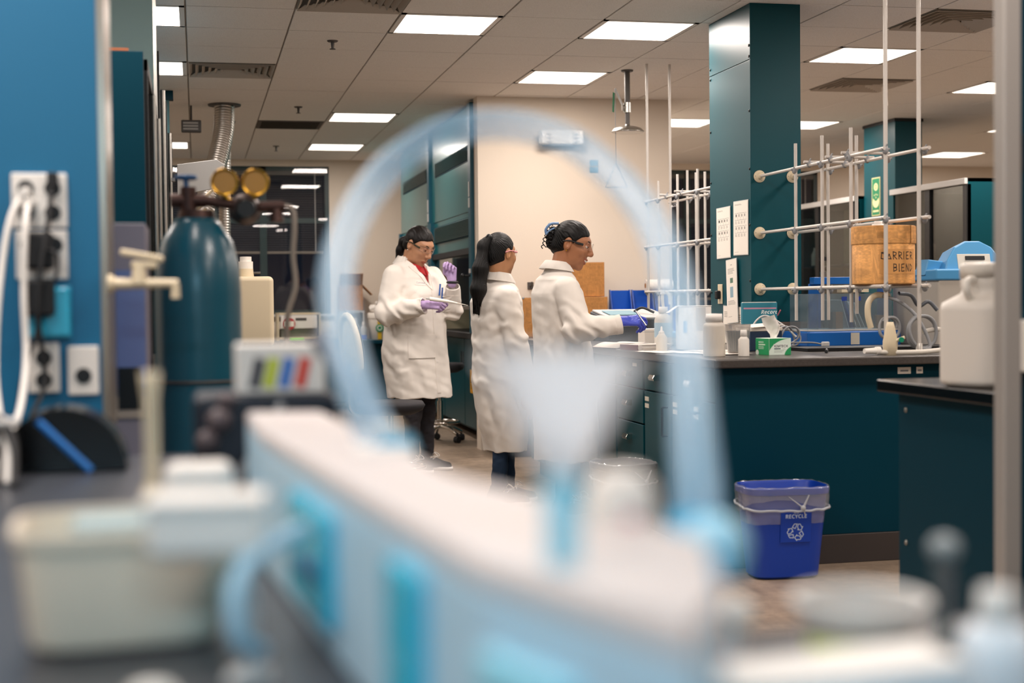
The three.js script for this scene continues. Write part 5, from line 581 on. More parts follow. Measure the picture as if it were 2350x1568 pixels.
{ const b = thing('beaker', 'clear plastic beaker with dark red liquid behind small bottle', 'beaker', [2.5, TOP, -6.35]); part('wall', lathe([[0, 0.001], [0.046, 0.001], [0.062, 0.14], [0.066, 0.142], [0.06, 0.142], [0.044, 0.004], [0, 0.004]], 32), phy('#e8e6e4', 0.12, { transmission: 0.85, thickness: 0 }), b); part('liquid', lathe([[0, 0.003], [0.0435, 0.004], [0.0455, 0.022], [0, 0.022]], 28), phy('#4a141a', 0.1), b); part('frost_band', lathe([[0.0475, 0.014], [0.0587, 0.112]], 28), phy('#9aa0a4', 0.5, { transmission: 0.6, thickness: 0 }), b); }
bottle('squeeze_bottle', 'slim white bottle with white cap left of the green tissue box', 'bottle', [2.415, TOP, -6.06], [[0, 0], [0.024, 0], [0.025, 0.005], [0.025, 0.078], [0.013, 0.092], [0.012, 0.096]], [[0, 0.122], [0.0145, 0.122], [0.016, 0.094], [0, 0.094]], m.whitePlastic);
{ // tissue box
  const b = thing('tissue_box', 'green and white tissue box with a tissue pulled up', 'tissue box', [2.625, TOP, -6.22], 0.16); const W = 0.118, H = 0.078, D = 0.118; const green = '#1f9a5c';
  const front = canvasTex(512, 340, (g, w, h) => { g.fillStyle = '#dfeee2'; g.fillRect(0, 0, w, h); g.fillStyle = green; g.beginPath(); g.moveTo(0, h * 0.75); g.bezierCurveTo(w * 0.2, h * 0.2, w * 0.6, h * 0.05, w, 0); g.lineTo(0, 0); g.fill(); g.beginPath(); g.moveTo(w, h * 0.5); g.lineTo(w, h); g.lineTo(w * 0.7, h); g.bezierCurveTo(w * 0.75, h * 0.7, w * 0.9, h * 0.6, w, h * 0.5); g.fill(); g.fillStyle = '#e9f1ea'; g.fillRect(w * 0.2, h * 0.34, w * 0.66, h * 0.3); g.fillStyle = '#1c2a2c'; g.font = 'bold 74px sans-serif'; g.fillText('KIMTECH', w * 0.22, h * 0.55); g.fillStyle = '#26384a'; g.fillRect(w * 0.22, h * 0.6, w * 0.3, h * 0.06); g.fillStyle = '#555'; g.font = '22px sans-serif'; g.fillText('Science', w * 0.6, h * 0.67); g.fillRect(w * 0.22, h * 0.74, w * 0.45, 5); g.fillRect(w * 0.22, h * 0.82, w * 0.38, 5); });
  const side = canvasTex(512, 340, (g, w, h) => { g.fillStyle = green; g.fillRect(0, 0, w, h); g.fillStyle = '#e8f0e6'; g.font = 'bold 44px sans-serif'; g.fillText('KIMTECH', w * 0.22, h * 0.28); g.fillStyle = '#c9e2c9'; g.fillRect(w * 0.22, h * 0.34, w * 0.5, 26); g.fillStyle = '#e8f0e6'; for (let k = 0; k < 3; k++) g.fillRect(w * 0.22, h * (0.48 + k * 0.07), w * 0.4, 7); g.beginPath(); g.arc(w * 0.12, h * 0.88, 60, 0, 7); g.fill(); });
  part('carton', box(W, H, D, 0, 0, 0, 0.002), std('#d7e8da', 0.6), b); part('front_print', plane(W * 0.985, H * 0.98, 0, H / 2, D / 2 + 0.0006), printMat(front), b); part('side_print', turned(plane(D * 0.985, H * 0.98), 0, -Math.PI / 2, 0, -W / 2 - 0.0006, H / 2, 0), printMat(side), b);
  const g = new THREE.PlaneGeometry(0.1, 0.13, 16, 16), p = g.attributes.position; for (let i = 0; i < p.count; i++) { const u = p.getX(i) / 0.1, v = (p.getY(i) + 0.065) / 0.13, w = 0.25 + 0.95 * Math.min(1, v * 1.5) * (1 - 0.25 * v); p.setXYZ(i, u * 0.085 * w + 0.012 * Math.sin(v * 3) - 0.012 * v, H - 0.002 + v * 0.112 * (1 - 0.3 * Math.abs(u)), 0.018 * Math.sin(u * 6 + v * 2) * (0.4 + v) + 0.01 * noise(u * 4, v * 5, 2)); } g.computeVertexNormals(); part('tissue', g, std('#efeae4', 0.9, { side: THREE.DoubleSide }), b);
}
{ // binder and blue box at the column foot
  const b = thing('record_binder', 'teal record book standing at the column foot', 'book', [2.925, TOP, -7.12], -0.12); const cover = canvasTex(512, 360, (g, w, h) => { g.fillStyle = '#2c7f93'; g.fillRect(0, 0, w, h); g.fillStyle = '#c78fa6'; g.fillRect(10, h * 0.18, w - 20, h * 0.06); g.fillStyle = '#eef2f0'; g.font = 'italic bold 78px sans-serif'; g.fillText('Record', w * 0.52, h * 0.44); });
  part('block', box(0.19, 0.24, 0.035, 0, 0.0, 0, 0.003), std('#2c7f93', 0.55), b); part('cover_print', plane(0.185, 0.13, 0, 0.172, 0.0182), printMat(cover), b); part('pages', box(0.18, 0.004, 0.028, 0, 0.2395, 0), m.paper, b); part('pencil', rod(v3(0.1, 0.17, 0.0), v3(0.115, 0.2, 0.01), 0.004, 8), std('#c46a78', 0.5), b);
  const c = thing('navy_box', 'dark blue box lying behind the tissue box', 'box', [2.76, TOP, -6.72], 0.25); part('box', box(0.2, 0.1, 0.12, 0, 0, 0, 0.006), std('#1d3550', 0.5), c); part('lid', box(0.204, 0.02, 0.124, 0, 0.098, 0, 0.006), m.paper, c); part('papers', turned(box(0.2, 0.003, 0.14), 0.05, 0.1, 0.04, 0, 0.125, 0), m.paper, c);
}
{ // mains cable coil with plug, and flex
  const c = thing('power_cable', 'coiled grey power cable with plug behind the tissue box', 'cable', [3.04, TOP + 0.012, -6.85]); const pts = []; for (let k = 0; k < 70; k++) { const a = k * 0.42, r = 0.055 + 0.014 * Math.sin(k * 0.7); pts.push([-0.07 + Math.cos(a) * r, 0.05 + Math.sin(a) * r * 0.85, 0.02 * Math.sin(k * 0.3)]); } pts.push([0.05, 0.02, 0.05], [0.09, 0.012, 0.07]); part('coil', tube(pts, 0.0045, 360, 6), m.grey, c); part('plug', box(0.04, 0.025, 0.025, 0.105, 0, 0.075, 0.006), m.lightGrey, c); part('long_loop', tube([[-0.07, 0.0, 0.03], [-0.2, 0.02, 0.0], [-0.24, 0.1, -0.05], [-0.17, 0.16, -0.07], [-0.08, 0.11, -0.03], [-0.03, 0.05, 0.02]], 0.005, 50, 6), m.lightGrey, c);
  const p = thing('black_marker', 'black marker pen lying near the posts on island top', 'marker', [2.93, TOP + 0.0085, -6.3], 1.1); part('barrel', turned(cyl(0.008, 0.008, 0.11, 0, 0, 0, 12), 0, 0, Math.PI / 2, 0.055, 0, 0), m.black, p); part('cap_clip', box(0.03, 0.004, 0.006, 0.02, 0.007, 0), m.lightGrey, p);
  const f = thing('file_rack', 'white papers and blue folder leaning right of the column', 'files', [3.62, TOP, -7.55]); for (let k = 0; k < 5; k++) part('folder', turned(box(0.005, 0.26, 0.2, 0, 0, 0), 0, 0.3, 0.35 + k * 0.04, -0.02 + k * 0.028, 0.005, 0), k === 1 ? std('#2456a8', 0.5) : m.paper, f); part('stand', box(0.22, 0.05, 0.2, 0.02, 0, 0, 0.004), m.lightGrey, f);
}
{ // blue electrophoresis stand with clear chamber
  const b = thing('blue_chamber', 'bright blue base with clear acrylic chamber behind lattice', 'instrument', [3.42, TOP, -7.18]); const bl = phy('#0b5fb0', 0.35), ac = phy('#dfe9ee', 0.05, { transmission: 0.92, thickness: 0, ior: 1.49 });
  part('base', box(0.54, 0.085, 0.36, 0, 0, 0, 0.012), bl, b); part('base_top', box(0.53, 0.008, 0.35, 0, 0.085, 0), m.lightGrey, b); part('back_panel', box(0.07, 0.25, 0.02, -0.09, 0.09, -0.13, 0.004), bl, b); part('side_panel', box(0.025, 0.3, 0.1, 0.255, 0.09, 0, 0.004), bl, b); part('crown', box(0.24, 0.04, 0.06, 0.0, 0.335, -0.1, 0.004), bl, b); part('spec_plate', box(0.05, 0.062, 0.002, 0.0, 0.012, 0.181), std('#c9c4b6', 0.6), b);
  for (const x of [-0.25, -0.19, -0.09, 0.02, 0.14, 0.235]) part('acrylic_wall', box(0.006, 0.19, 0.22, x, 0.093, 0.02), ac, b); part('acrylic_front', box(0.49, 0.19, 0.005, -0.007, 0.093, 0.132), ac, b); part('post', [rod(v3(-0.05, 0.37, -0.1), v3(-0.05, 0.47, -0.1), 0.006), box(0.03, 0.03, 0.03, -0.05, 0.375, -0.1)], m.steel, b); part('post_knob', cyl(0.022, 0.022, 0.02, -0.05, 0.465, -0.1, 16), m.black, b); part('vial_rack', [box(0.06, 0.09, 0.05, -0.05, 0.095, 0.05), box(0.05, 0.07, 0.05, 0.2, 0.095, 0.06)], std('#b58a72', 0.5), b); part('tube_holder', box(0.16, 0.03, 0.06, 0.1, 0.29, -0.05), m.cream, b); part('blue_logo', [box(0.03, 0.022, 0.002, -0.04, 0.245, 0.136), box(0.03, 0.022, 0.002, 0.04, 0.245, 0.136)], std('#1d3f9c', 0.5), b);
}
{ // drum on the rails
  const d = thing('fibre_drum', 'brown fibre drum marked CARRIER BLEND standing on the lattice rails', 'drum', [3.15, 1.252, -6.15]); const r = 0.143;
  part('body', mUV(lathe([[0, 0], [r - 0.004, 0], [r, 0.006], [r, 0.19], [0, 0.19]], 48)), m.drum, d); part('lid', mUV(lathe([[r + 0.002, 0.188], [r + 0.005, 0.192], [r + 0.005, 0.268], [r, 0.272], [0, 0.27]], 48)), m.drum, d);
  const tx = canvasTex(1024, 512, (g, w, h) => { g.clearRect(0, 0, w, h); g.fillStyle = '#ce9658'; g.fillRect(0, 0, w, h); g.strokeStyle = '#1d1a1c'; g.lineWidth = 20; g.lineCap = 'round'; g.lineJoin = 'round'; const S = (x, y, k, segs) => { for (const s of segs) { g.beginPath(); s.forEach(([a, b], i) => (i ? g.lineTo(x + a * k, y + b * k) : g.moveTo(x + a * k, y + b * k))); g.stroke(); } };
    const L = { C: [[[0.6, 0.05], [0.1, 0.1], [0, 0.9], [0.65, 1]], [[0.05, 0.08], [0.5, 0.3]]], A: [[[0, 1], [0.3, 0.3], [0.6, 1]], [[0.05, 0.95], [0.6, 0.95]]], R: [[[0.05, 1], [0, 0], [0.5, 0.15], [0.45, 0.45], [0.05, 0.5], [0.6, 1]]], I: [[[0, 0], [0, 1]]], E: [[[0.5, 0], [0, 0.05], [0, 1], [0.5, 0.95]], [[0, 0.5], [0.4, 0.48]]], B: [[[0, 0], [0, 1], [0.5, 0.8], [0.45, 0.55], [0, 0.5], [0.45, 0.4], [0.4, 0.05], [0, 0]]], L: [[[0, 0], [0, 1], [0.12, 0.95]]], N: [[[0, 1], [0, 0], [0.5, 1], [0.5, 0]]], D: [[[0, 0], [0, 1], [0.55, 0.6], [0.5, 0.3], [0, 0]]] };
    [...'CARRIER'].forEach((c, i) => S(40 + i * 138 - (i > 4 ? 60 : 0), 60, 150, L[c])); [...'BLEND'].forEach((c, i) => S(330 + i * 135 - (i > 1 ? 70 : 0), 310, 150, L[c])); });
  const pr = new THREE.CylinderGeometry(r + 0.0008, r + 0.0008, 0.115, 24, 1, true, -0.6, 1.4); pr.translate(0, 0.105, 0); part('lettering', pr, printMat(tx, 0.8), d); part('lid_seam', box(0.004, 0.08, 0.006, Math.sin(0.5) * (r + 0.004), 0.19, Math.cos(0.5) * (r + 0.004)), std('#7d5426', 0.8), d);
  const c = thing('white_cap_bottle', 'small white bottle cap sitting on top of the fibre drum', 'bottle', [3.2, 1.524, -6.3]); part('body', lathe([[0, 0], [0.03, 0], [0.03, 0.02], [0, 0.02]], 18), m.whitePlastic, c); part('cap', lathe([[0, 0.035], [0.018, 0.034], [0.02, 0.018], [0, 0.018]], 16), m.white, c);
}
{ // cooler unit (grey body, blue control head)
  const t = thing('chiller_unit', 'grey bench chiller with sky blue control head and keypad', 'instrument', [3.93, TOP, -6.95]); const bl = phy('#4f9bd0', 0.38), gr = std('#b9b2a8', 0.5);
  part('body', box(0.5, 0.36, 0.5, 0.06, 0, 0, 0.012), gr, t); part('deck', box(0.54, 0.06, 0.52, 0.06, 0.345, 0, 0.012), bl, t); part('head', turned(extrude([[-0.17, 0], [0.16, 0], [0.15, 0.06], [0.1, 0.13], [0.04, 0.16], [-0.04, 0.16], [-0.1, 0.13], [-0.15, 0.06]], 0.12, 0.008), -0.22, 0, 0, 0.04, 0.36, 0.1), bl, t);
  const kp = part('keypad', turned(box(0.19, 0.11, 0.004, 0, 0, 0, 0.002), -0.22, 0, 0, 0.035, 0.375, 0.228), std('#d5d1c6', 0.5), t); part('display', turned(box(0.11, 0.02, 0.004), -0.22, 0, 0, 0.04, 0.452, 0.216), m.black, kp); for (const [x, y] of [[-0.02, 0.425], [0.0, 0.41], [-0.035, 0.395], [0.08, 0.43], [0.065, 0.413], [0.098, 0.413], [0.08, 0.397]]) part('key', turned(cyl(0.0085, 0.0085, 0.004, 0, 0, 0, 14), Math.PI / 2 - 0.22, 0, 0, x, y, 0.2305 - (y - 0.375) * 0.22), std('#2f7da4', 0.5), kp);
  part('arm', box(0.2, 0.06, 0.12, 0.24, 0.4, 0.08, 0.015), bl, t); part('arm_slot', box(0.14, 0.025, 0.03, 0.28, 0.372, 0.13), m.black, t); part('left_wing', turned(extrude([[-0.09, 0], [0.12, 0], [0.1, 0.05], [-0.07, 0.07]], 0.1, 0.006), 0, 0, 0, -0.12, 0.38, 0.05), bl, t);
  part('nameplate', plane(0.22, 0.055, -0.03, 0.22, 0.2515), new THREE.MeshStandardMaterial({ roughness: 0.6, map: canvasTex(512, 128, (g, w, h) => { g.fillStyle = '#b9b2a8'; g.fillRect(0, 0, w, h); g.fillStyle = '#8fd0ee'; g.beginPath(); g.arc(50, 60, 36, 0.6, 4.4); g.fill(); g.fillStyle = '#a8123e'; g.font = 'bold 76px sans-serif'; g.fillText('Thermo', 100, 80); g.fillStyle = '#444'; g.font = '26px sans-serif'; g.fillText('SCIENTIFIC', 104, 114); }) }), t);
}
{ // rubber hoses hanging at the lattice foot
  const h = thing('rubber_hoses', 'tangle of grey and clear tubing around the right lattice posts', 'tubing'); const tubes = [[[3.13, 1.2, -6.1], [3.05, 1.2, -6.05], [3.03, 1.13, -6.02], [3.05, 1.05, -6.0], [3.06, 1.0, -6.0]], ];
  part('cream_hose', tube([[3.16, 1.2, -6.12], [3.08, 1.2, -6.1], [3.05, 1.17, -6.1], [3.045, 1.11, -6.1], [3.06, 1.05, -6.1]], 0.014, 30, 10), m.cream, h); const loop = (n, cx, cy, cz, r, q) => { const p = []; for (let k = 0; k <= n; k++) { const a = k / n * Math.PI * 2 * q; p.push([cx + Math.cos(a) * r * (1 + 0.1 * Math.sin(a * 1.7)), cy + Math.sin(a) * r, cz + k / n * 0.05 - 0.02]); } return p; };
  part('grey_hose', [tube([...loop(24, 3.26, 1.03, -5.99, 0.075, 1.8), [3.24, 1.1, -6.0], [3.18, 1.17, -6.05], [3.12, 1.2, -6.1]], 0.008, 120, 8), tube(loop(24, 3.11, 1.05, -6.02, 0.05, 1.4), 0.007, 80, 8)], m.grey, h); part('clear_hose', tube([[3.0, 0.945, -5.93], [3.1, 0.942, -5.91], [3.25, 0.945, -5.9], [3.36, 0.96, -5.92], [3.4, 1.0, -5.96], [3.36, 1.04, -6.0], [3.28, 1.03, -6.02]], 0.011, 60, 8), m.hdpe, h); part('dark_tube', tube([[3.15, 1.21, -6.0], [3.22, 1.2, -6.02], [3.28, 1.15, -6.05], [3.32, 1.17, -6.04], [3.36, 1.13, -6.03]], 0.009, 40, 8), std('#5a5f66', 0.4), h);
  const v = thing('white_stopcock', 'cream stopcock with green dot at the left lattice post foot', 'stopcock', [3.07, TOP, -5.93]); part('body', lathe([[0, 0], [0.03, 0], [0.034, 0.06], [0.02, 0.13], [0.014, 0.15], [0, 0.15]], 20), m.cream, v); part('green_dot', turned(cyl(0.012, 0.012, 0.006, 0, 0, 0, 16), Math.PI / 2, 0, 0, 0.035, 0.07, 0.035), std('#118a68', 0.4), v); part('arm', rod(v3(0.0, 0.06, 0.02), v3(0.055, 0.08, 0.03), 0.008), m.cream, v);
  const w = thing('white_connector', 'white plastic connector lying on the island edge by the post', 'connector', [2.98, TOP + 0.02, -5.93], 0.1); part('barrel', turned(cyl(0.016, 0.012, 0.08, 0, -0.04, 0, 14), 0, 0, Math.PI / 2, 0, 0, 0), m.whitePlastic, w); part('collar', turned(cyl(0.019, 0.019, 0.02, 0, -0.01, 0, 14), 0, 0, Math.PI / 2, 0.03, 0, 0), m.whitePlastic, w);
}
for (const [x, w, t] of [[3.122, 0.065, 'wider left'], [3.198, 0.032, 'smaller right']]) { const s = thing('asset_sticker', `${t} of two white stickers on island end panel`, 'sticker', [x, 0.845, -5.8985]); part('paper', box(w, 0.03, 0.001, 0, 0, 0), m.paper, s); part('print', box(w * 0.6, 0.008, 0.0006, 0, 0.01, 0.0008), m.grey, s); }
// ---- bins on the floor
function rectBin(label, cx, cz, turn, w0, d0, w1, d1, h, mat, mark) {
  const b = thing('waste_bin', label, 'waste bin', [cx, 0, cz], turn); const ring = (w, d, y, t, e = 4.2) => { const a = t * Math.PI * 2, c = Math.cos(a), s = Math.sin(a), k = Math.pow(Math.pow(Math.abs(c), e) + Math.pow(Math.abs(s), e), -1 / e); return [c * k * w / 2, y, s * k * d / 2]; };
  const prof = [[w0 - 0.03, d0 - 0.03, 0.001], [w0, d0, 0.012], [w1, d1, h - 0.035], [w1 + 0.016, d1 + 0.016, h - 0.03], [w1 + 0.018, d1 + 0.018, h - 0.004], [w1 + 0.008, d1 + 0.008, h], [w1 - 0.004, d1 - 0.004, h - 0.01], [w0 - 0.008, d0 - 0.008, 0.02], [w0 - 0.06, d0 - 0.06, 0.016]]; part('bucket', toCreasedNormals(wrap((u, v) => { const i = Math.round(v * (prof.length - 1)); return ring(prof[i][0], prof[i][1], prof[i][2], u); }, 64, prof.length - 1), 0.7), mat, b);
  // clear liner folded over the rim, gathered in a knot
  const film = phy('#f4f6f8', 0.12, { transmission: 0.86, thickness: 0, side: THREE.DoubleSide }); const lr = 24; part('liner', wrap((u, v) => { const out = v > 0.42, k = out ? (v - 0.42) / 0.58 : v / 0.42; const W = out ? w1 + 0.026 - k * 0.01 : w1 - 0.02 + k * 0.03, D = out ? d1 + 0.026 - k * 0.01 : d1 - 0.02 + k * 0.03, y = out ? h + 0.004 - k * (0.085 + 0.03 * Math.sin(u * 6.28 * 2 + 1)) : h - 0.16 * (1 - k) + 0.004; const p = ring(W, D, y, u); const n = 0.006 * noise(p[0] * 40, p[1] * 60, p[2] * 40); return [p[0] * (1 + n * 2), p[1] + n, p[2] * (1 + n * 3)]; }, 80, lr, false), film, b);
  const roll = []; for (let k = 0; k < 48; k++) { const p = ring(w1 + 0.022, d1 + 0.022, h - 0.085 - 0.012 * Math.cos(k / 48 * 6.28 - 1.6), k / 48); roll.push([p[0], p[1] + 0.006 * noise(k, 3, 1), p[2]]); } part('liner_roll', tube(roll, 0.0055, 160, 6, true), phy('#dfe3e8', 0.25, { transmission: 0.5, thickness: 0 }), b); const zf = d1 / 2 + 0.012; part('liner_knot', [ball(0.012, 0.045, h - 0.085, zf, 1, 1, 0.8, 10), rod(v3(0.045, h - 0.085, zf), v3(0.07, h - 0.03, zf + 0.004), 0.006, 8, 0.003), rod(v3(0.045, h - 0.085, zf), v3(0.056, h - 0.12, zf - 0.002), 0.004, 8, 0.002), rod(v3(0.045, h - 0.085, zf), v3(-0.02, h - 0.035, zf + 0.004), 0.004, 8, 0.001)], phy('#e3e6ea', 0.2, { transmission: 0.45, thickness: 0 }), b);
  if (mark) { const yz = (y) => (d0 + (d1 - d0) * (y / h)) / 2 + 0.0045; const g = plane(0.135, 0.135); const tilt = Math.atan2((d1 - d0) / 2, h); turned(g, tilt, 0, 0, 0.02, h * 0.58, yz(h * 0.58) + 0.001); part('print', g, mark, b); }
}
{
  const tx = canvasTex(512, 512, (g, w, h) => { g.fillStyle = '#0a3fae'; g.fillRect(0, 0, w, h); g.fillStyle = '#c9d8e8'; g.font = 'bold 88px sans-serif'; g.textAlign = 'center'; g.fillText('RECYCLE', w / 2, 120); g.font = 'bold 60px sans-serif'; g.fillText('WE', w / 2, 42); g.strokeStyle = '#c9d8e8'; g.lineWidth = 13; g.lineJoin = 'round'; const cx = w / 2, cy = 345; for (let k = 0; k < 3; k++) { g.save(); g.translate(cx, cy); g.rotate(k * Math.PI * 2 / 3); const P = (pts, close) => { g.beginPath(); pts.forEach(([x, y], i) => (i ? g.lineTo(x, y) : g.moveTo(x, y))); if (close) g.closePath(); g.stroke(); }; P([[-62, -78], [-28, -132], [20, -132], [-12, -78 + 20]], true); P([[40, -128], [70, -128], [98, -78], [112, -86], [88, -30], [28, -38], [44, -48], [26, -80]], true); g.restore(); } });
  rectBin('blue recycling bin with clear liner and white recycle mark', 2.44, -5.7, -0.06, 0.29, 0.19, 0.355, 0.255, 0.395, m.blueBin, printMat(tx, 0.45)); rectBin('grey waste bin with clear liner against the island drawers', 2.03, -6.68, 0.2, 0.2, 0.22, 0.26, 0.28, 0.4, std('#5f6268', 0.5));
}
{ // white jug on the right bench
  const j = thing('plastic_jug', 'big white plastic jug with handle on right bench', 'jug', [2.3, 0.925, -3.86], 0.3); part('body', wrap((u, v) => { const a = u * Math.PI * 2, prof = [[0.085, 0], [0.103, 0.008], [0.105, 0.02], [0.105, 0.21], [0.1, 0.232], [0.078, 0.25], [0.062, 0.258], [0.058, 0.27], [0.062, 0.278], [0.062, 0.3], [0.058, 0.302]], i = Math.round(v * 10), [R, y] = prof[i], e = y < 0.25 ? 3.2 : 2, c = Math.cos(a), s = Math.sin(a), k = Math.pow(Math.pow(Math.abs(c), e) + Math.pow(Math.abs(s), e), -1 / e); return [c * k * R, y * 1.08, s * k * R * 1.05]; }, 48, 10), phy('#f3ede5', 0.5, { transmission: 0.12, thickness: 0 }), j); part('lid', lathe([[0, 0.372], [0.058, 0.37], [0.066, 0.36], [0.066, 0.325], [0, 0.325]], 36), m.whitePlastic, j); part('handle', tube([[-0.058, 0.32, 0.02], [-0.095, 0.315, 0.03], [-0.105, 0.29, 0.035], [-0.085, 0.262, 0.03]], 0.012, 24, 8), m.whitePlastic, j);
  const c = thing('white_spout', 'small white spout lying in front of the white jug', 'spout', [2.23, 0.925, -3.6], 0.6); part('cone', turned(cyl(0.022, 0.008, 0.06, 0, 0, 0, 18), 0, 0, Math.PI / 2 - 0.25, 0.03, 0.026, 0), m.whitePlastic, c); part('collar', turned(cyl(0.025, 0.025, 0.014, 0, 0, 0, 18), 0, 0, Math.PI / 2 - 0.25, 0.036, 0.026, 0), m.whitePlastic, c);
}
// ---------------------------------------------------------------- foreground, out of focus
{
  const b = thing('near_bench', 'dark bench top in the blurred foreground', 'bench'); part('worktop', span(-1.6, 0.32, 0.89, 0.93, 0.6, -2.62, 0.006), m.nearTop, b); part('worktop', span(0.32, 1.15, 0.89, 0.93, 0.6, -1.08, 0.006), m.nearTop, b); part('base', [span(-1.55, 0.26, 0, 0.89, 0.55, -2.56), span(0.26, 1.1, 0, 0.89, 0.55, -1.02)], m.tealDark, b);
}
{ // blue column with sockets
  const c = thing('socket_column', 'bright blue column with white socket plates at left edge', 'column', [-0.175, 0, -2.95]); part('face', span(-0.85, 0, 0.94, CEIL - 0.002, 0, -0.02, 0.002), m.tealBlue, c); part('core', span(-0.84, -0.012, 0, CEIL - 0.002, -0.02, -0.3), m.tealBlue, c); part('edge_trim', [span(-0.012, 0.004, 0.94, CEIL - 0.002, 0.002, -0.05, 0.003), span(-0.012, 0, 0.94, CEIL - 0.002, -0.05, -0.28)], std('#a3978a', 0.28, { metalness: 0.7 }), c); part('skirting', span(-0.85, 0.002, 0, 0.94, 0.004, -0.02), m.black, c);
  const plate = (label, x0, x1, y0, y1, sockets, mat = m.white) => { const p = thing('socket_plate', label, 'socket', [(x0 + x1) / 2, (y0 + y1) / 2, -2.948], 0, 'socket plates'); part('plate', box(x1 - x0, y1 - y0, 0.007, 0, -(y1 - y0) / 2, 0.003, 0.003), mat, p); for (const [x, y] of sockets) part('outlet', turned(cyl(0.0155, 0.0155, 0.004, 0, 0, 0, 20), Math.PI / 2, 0, 0, x, y, 0.006), m.black, p); };
  plate('topmost double socket plate on blue column with plugged white cords', -0.352, -0.247, 1.352, 1.459, [[-0.025, 0.024], [-0.025, -0.024], [0.025, 0.024], [0.025, -0.024]]); plate('second socket plate on blue column behind black adapter', -0.346, -0.248, 1.25, 1.347, [[-0.025, 0.02], [0.025, 0.02]]); plate('narrow socket plate with two black sockets low on blue column', -0.327, -0.268, 1.026, 1.125, [[0, 0.02], [0, -0.024]]); plate('blank white socket plate beside the two-socket plate', -0.252, -0.193, 1.02, 1.117, [[0.0, -0.01]]);
  const w = thing('socket_cover', 'clear plastic cover with cyan reflection painted in, on blue column under adapters', 'socket cover', [-0.29, 1.135, -2.947]); part('cover', box(0.09, 0.1, 0.02, 0, 0, 0.01, 0.008), phy('#37b7dd', 0.15, { clearcoat: 1 }), w); part('rim', box(0.094, 0.104, 0.004, 0, -0.002, 0.001, 0.002), std('#2ba0c9', 0.3), w);  // cyan of cover and rim is a reflection highlight painted as colour
  for (const [y, t] of [[1.27, 'upper'], [1.178, 'lower']]) { const a = thing('power_adapter', `${t} black power adapter plugged into blue column`, 'power adapter', [-0.3, y, -2.915]); part('brick', box(0.056, 0.072, 0.045, 0, 0, 0.0, 0.008), m.rubber, a); part('cord', tube(y > 1.2 ? [[0.02, 0.036, 0.02], [0.035, 0.03, 0.03], [0.036, -0.01, 0.03], [0.03, -0.025, 0.03]] : [[0, 0.0, 0], [-0.01, -0.05, 0.02], [-0.03, -0.12, 0.04], [-0.04, -0.2, 0.06]], 0.004, 30, 6), m.rubber, a); part('prong_plate', box(0.03, 0.03, 0.006, 0, 0.02, -0.022), m.black, a); }
  for (const [k, pts] of [[0, [[-0.325, 1.42, -2.92], [-0.345, 1.38, -2.9], [-0.365, 1.25, -2.86], [-0.37, 1.08, -2.8], [-0.35, 0.98, -2.7], [-0.34, 0.945, -2.6]]], [1, [[-0.318, 1.4, -2.92], [-0.318, 1.36, -2.87], [-0.322, 1.22, -2.85], [-0.318, 1.1, -2.83], [-0.32, 1.02, -2.76], [-0.325, 0.965, -2.64]]]]) { const c2 = thing('extension_cable', `${k ? 'right' : 'left'} of two white cords hanging from the topmost socket plate`, 'cord'); part('cord', tube(pts, 0.0062, 50, 8), m.white, c2); part('plug', turned(cyl(0.013, 0.009, 0.035, 0, 0, 0, 14), Math.PI / 2, 0, 0, pts[0][0], pts[0][1], pts[0][2] - 0.02), m.white, c2); }
  const dk = thing('power_lead', 'black cord looping down from lower sockets', 'cord'); part('cord', tube([[-0.273, 1.44, -2.93], [-0.28, 1.36, -2.9], [-0.3, 1.2, -2.87], [-0.29, 1.05, -2.88], [-0.31, 0.98, -2.8], [-0.28, 0.94, -2.7]], 0.005, 50, 6), m.rubber, dk); part('plug', box(0.02, 0.03, 0.03, -0.273, 1.43, -2.935, 0.004), m.rubber, dk);
  const bd = thing('cord_bundle', 'tied bundle of black and white cords on the bench at left', 'cords', [-0.305, 0.93, -2.3]); for (let k = 0; k < 7; k++) part('cord', tube([[-0.03 + k * 0.01, 0.004, 0.05], [0.0 + 0.004 * k, 0.07, 0.0], [0.008 * Math.sin(k), 0.1, 0], [0.03 - 0.01 * k, 0.06, 0.05 - 0.02 * k], [0.04 - 0.014 * k, 0.006, 0.12 - 0.03 * k]], 0.006, 30, 6), k % 2 ? m.white : m.rubber, bd); part('tie', turned(new THREE.TorusGeometry(0.03, 0.006, 6, 18), Math.PI / 2, 0, 0, 0.0, 0.09, 0), m.lightGrey, bd);
  const tr = thing('black_case', 'black round-backed case with a blue edge strip left of the gas tank', 'case', [-0.215, 0.93, -2.42]); part('shell', turned(new THREE.CylinderGeometry(0.1, 0.1, 0.1, 36, 1, false, 0, Math.PI), 0, 0, 0, 0, 0, 0).rotateX(Math.PI / 2).rotateZ(Math.PI / 2).translate(0, 0.004, 0), m.blackGloss, tr); part('blue_strip', rod(v3(-0.035, 0.085, 0.056), v3(0.045, -0.0 + 0.004, 0.06), 0.006, 8), std('#1673c4', 0.4), tr);
}
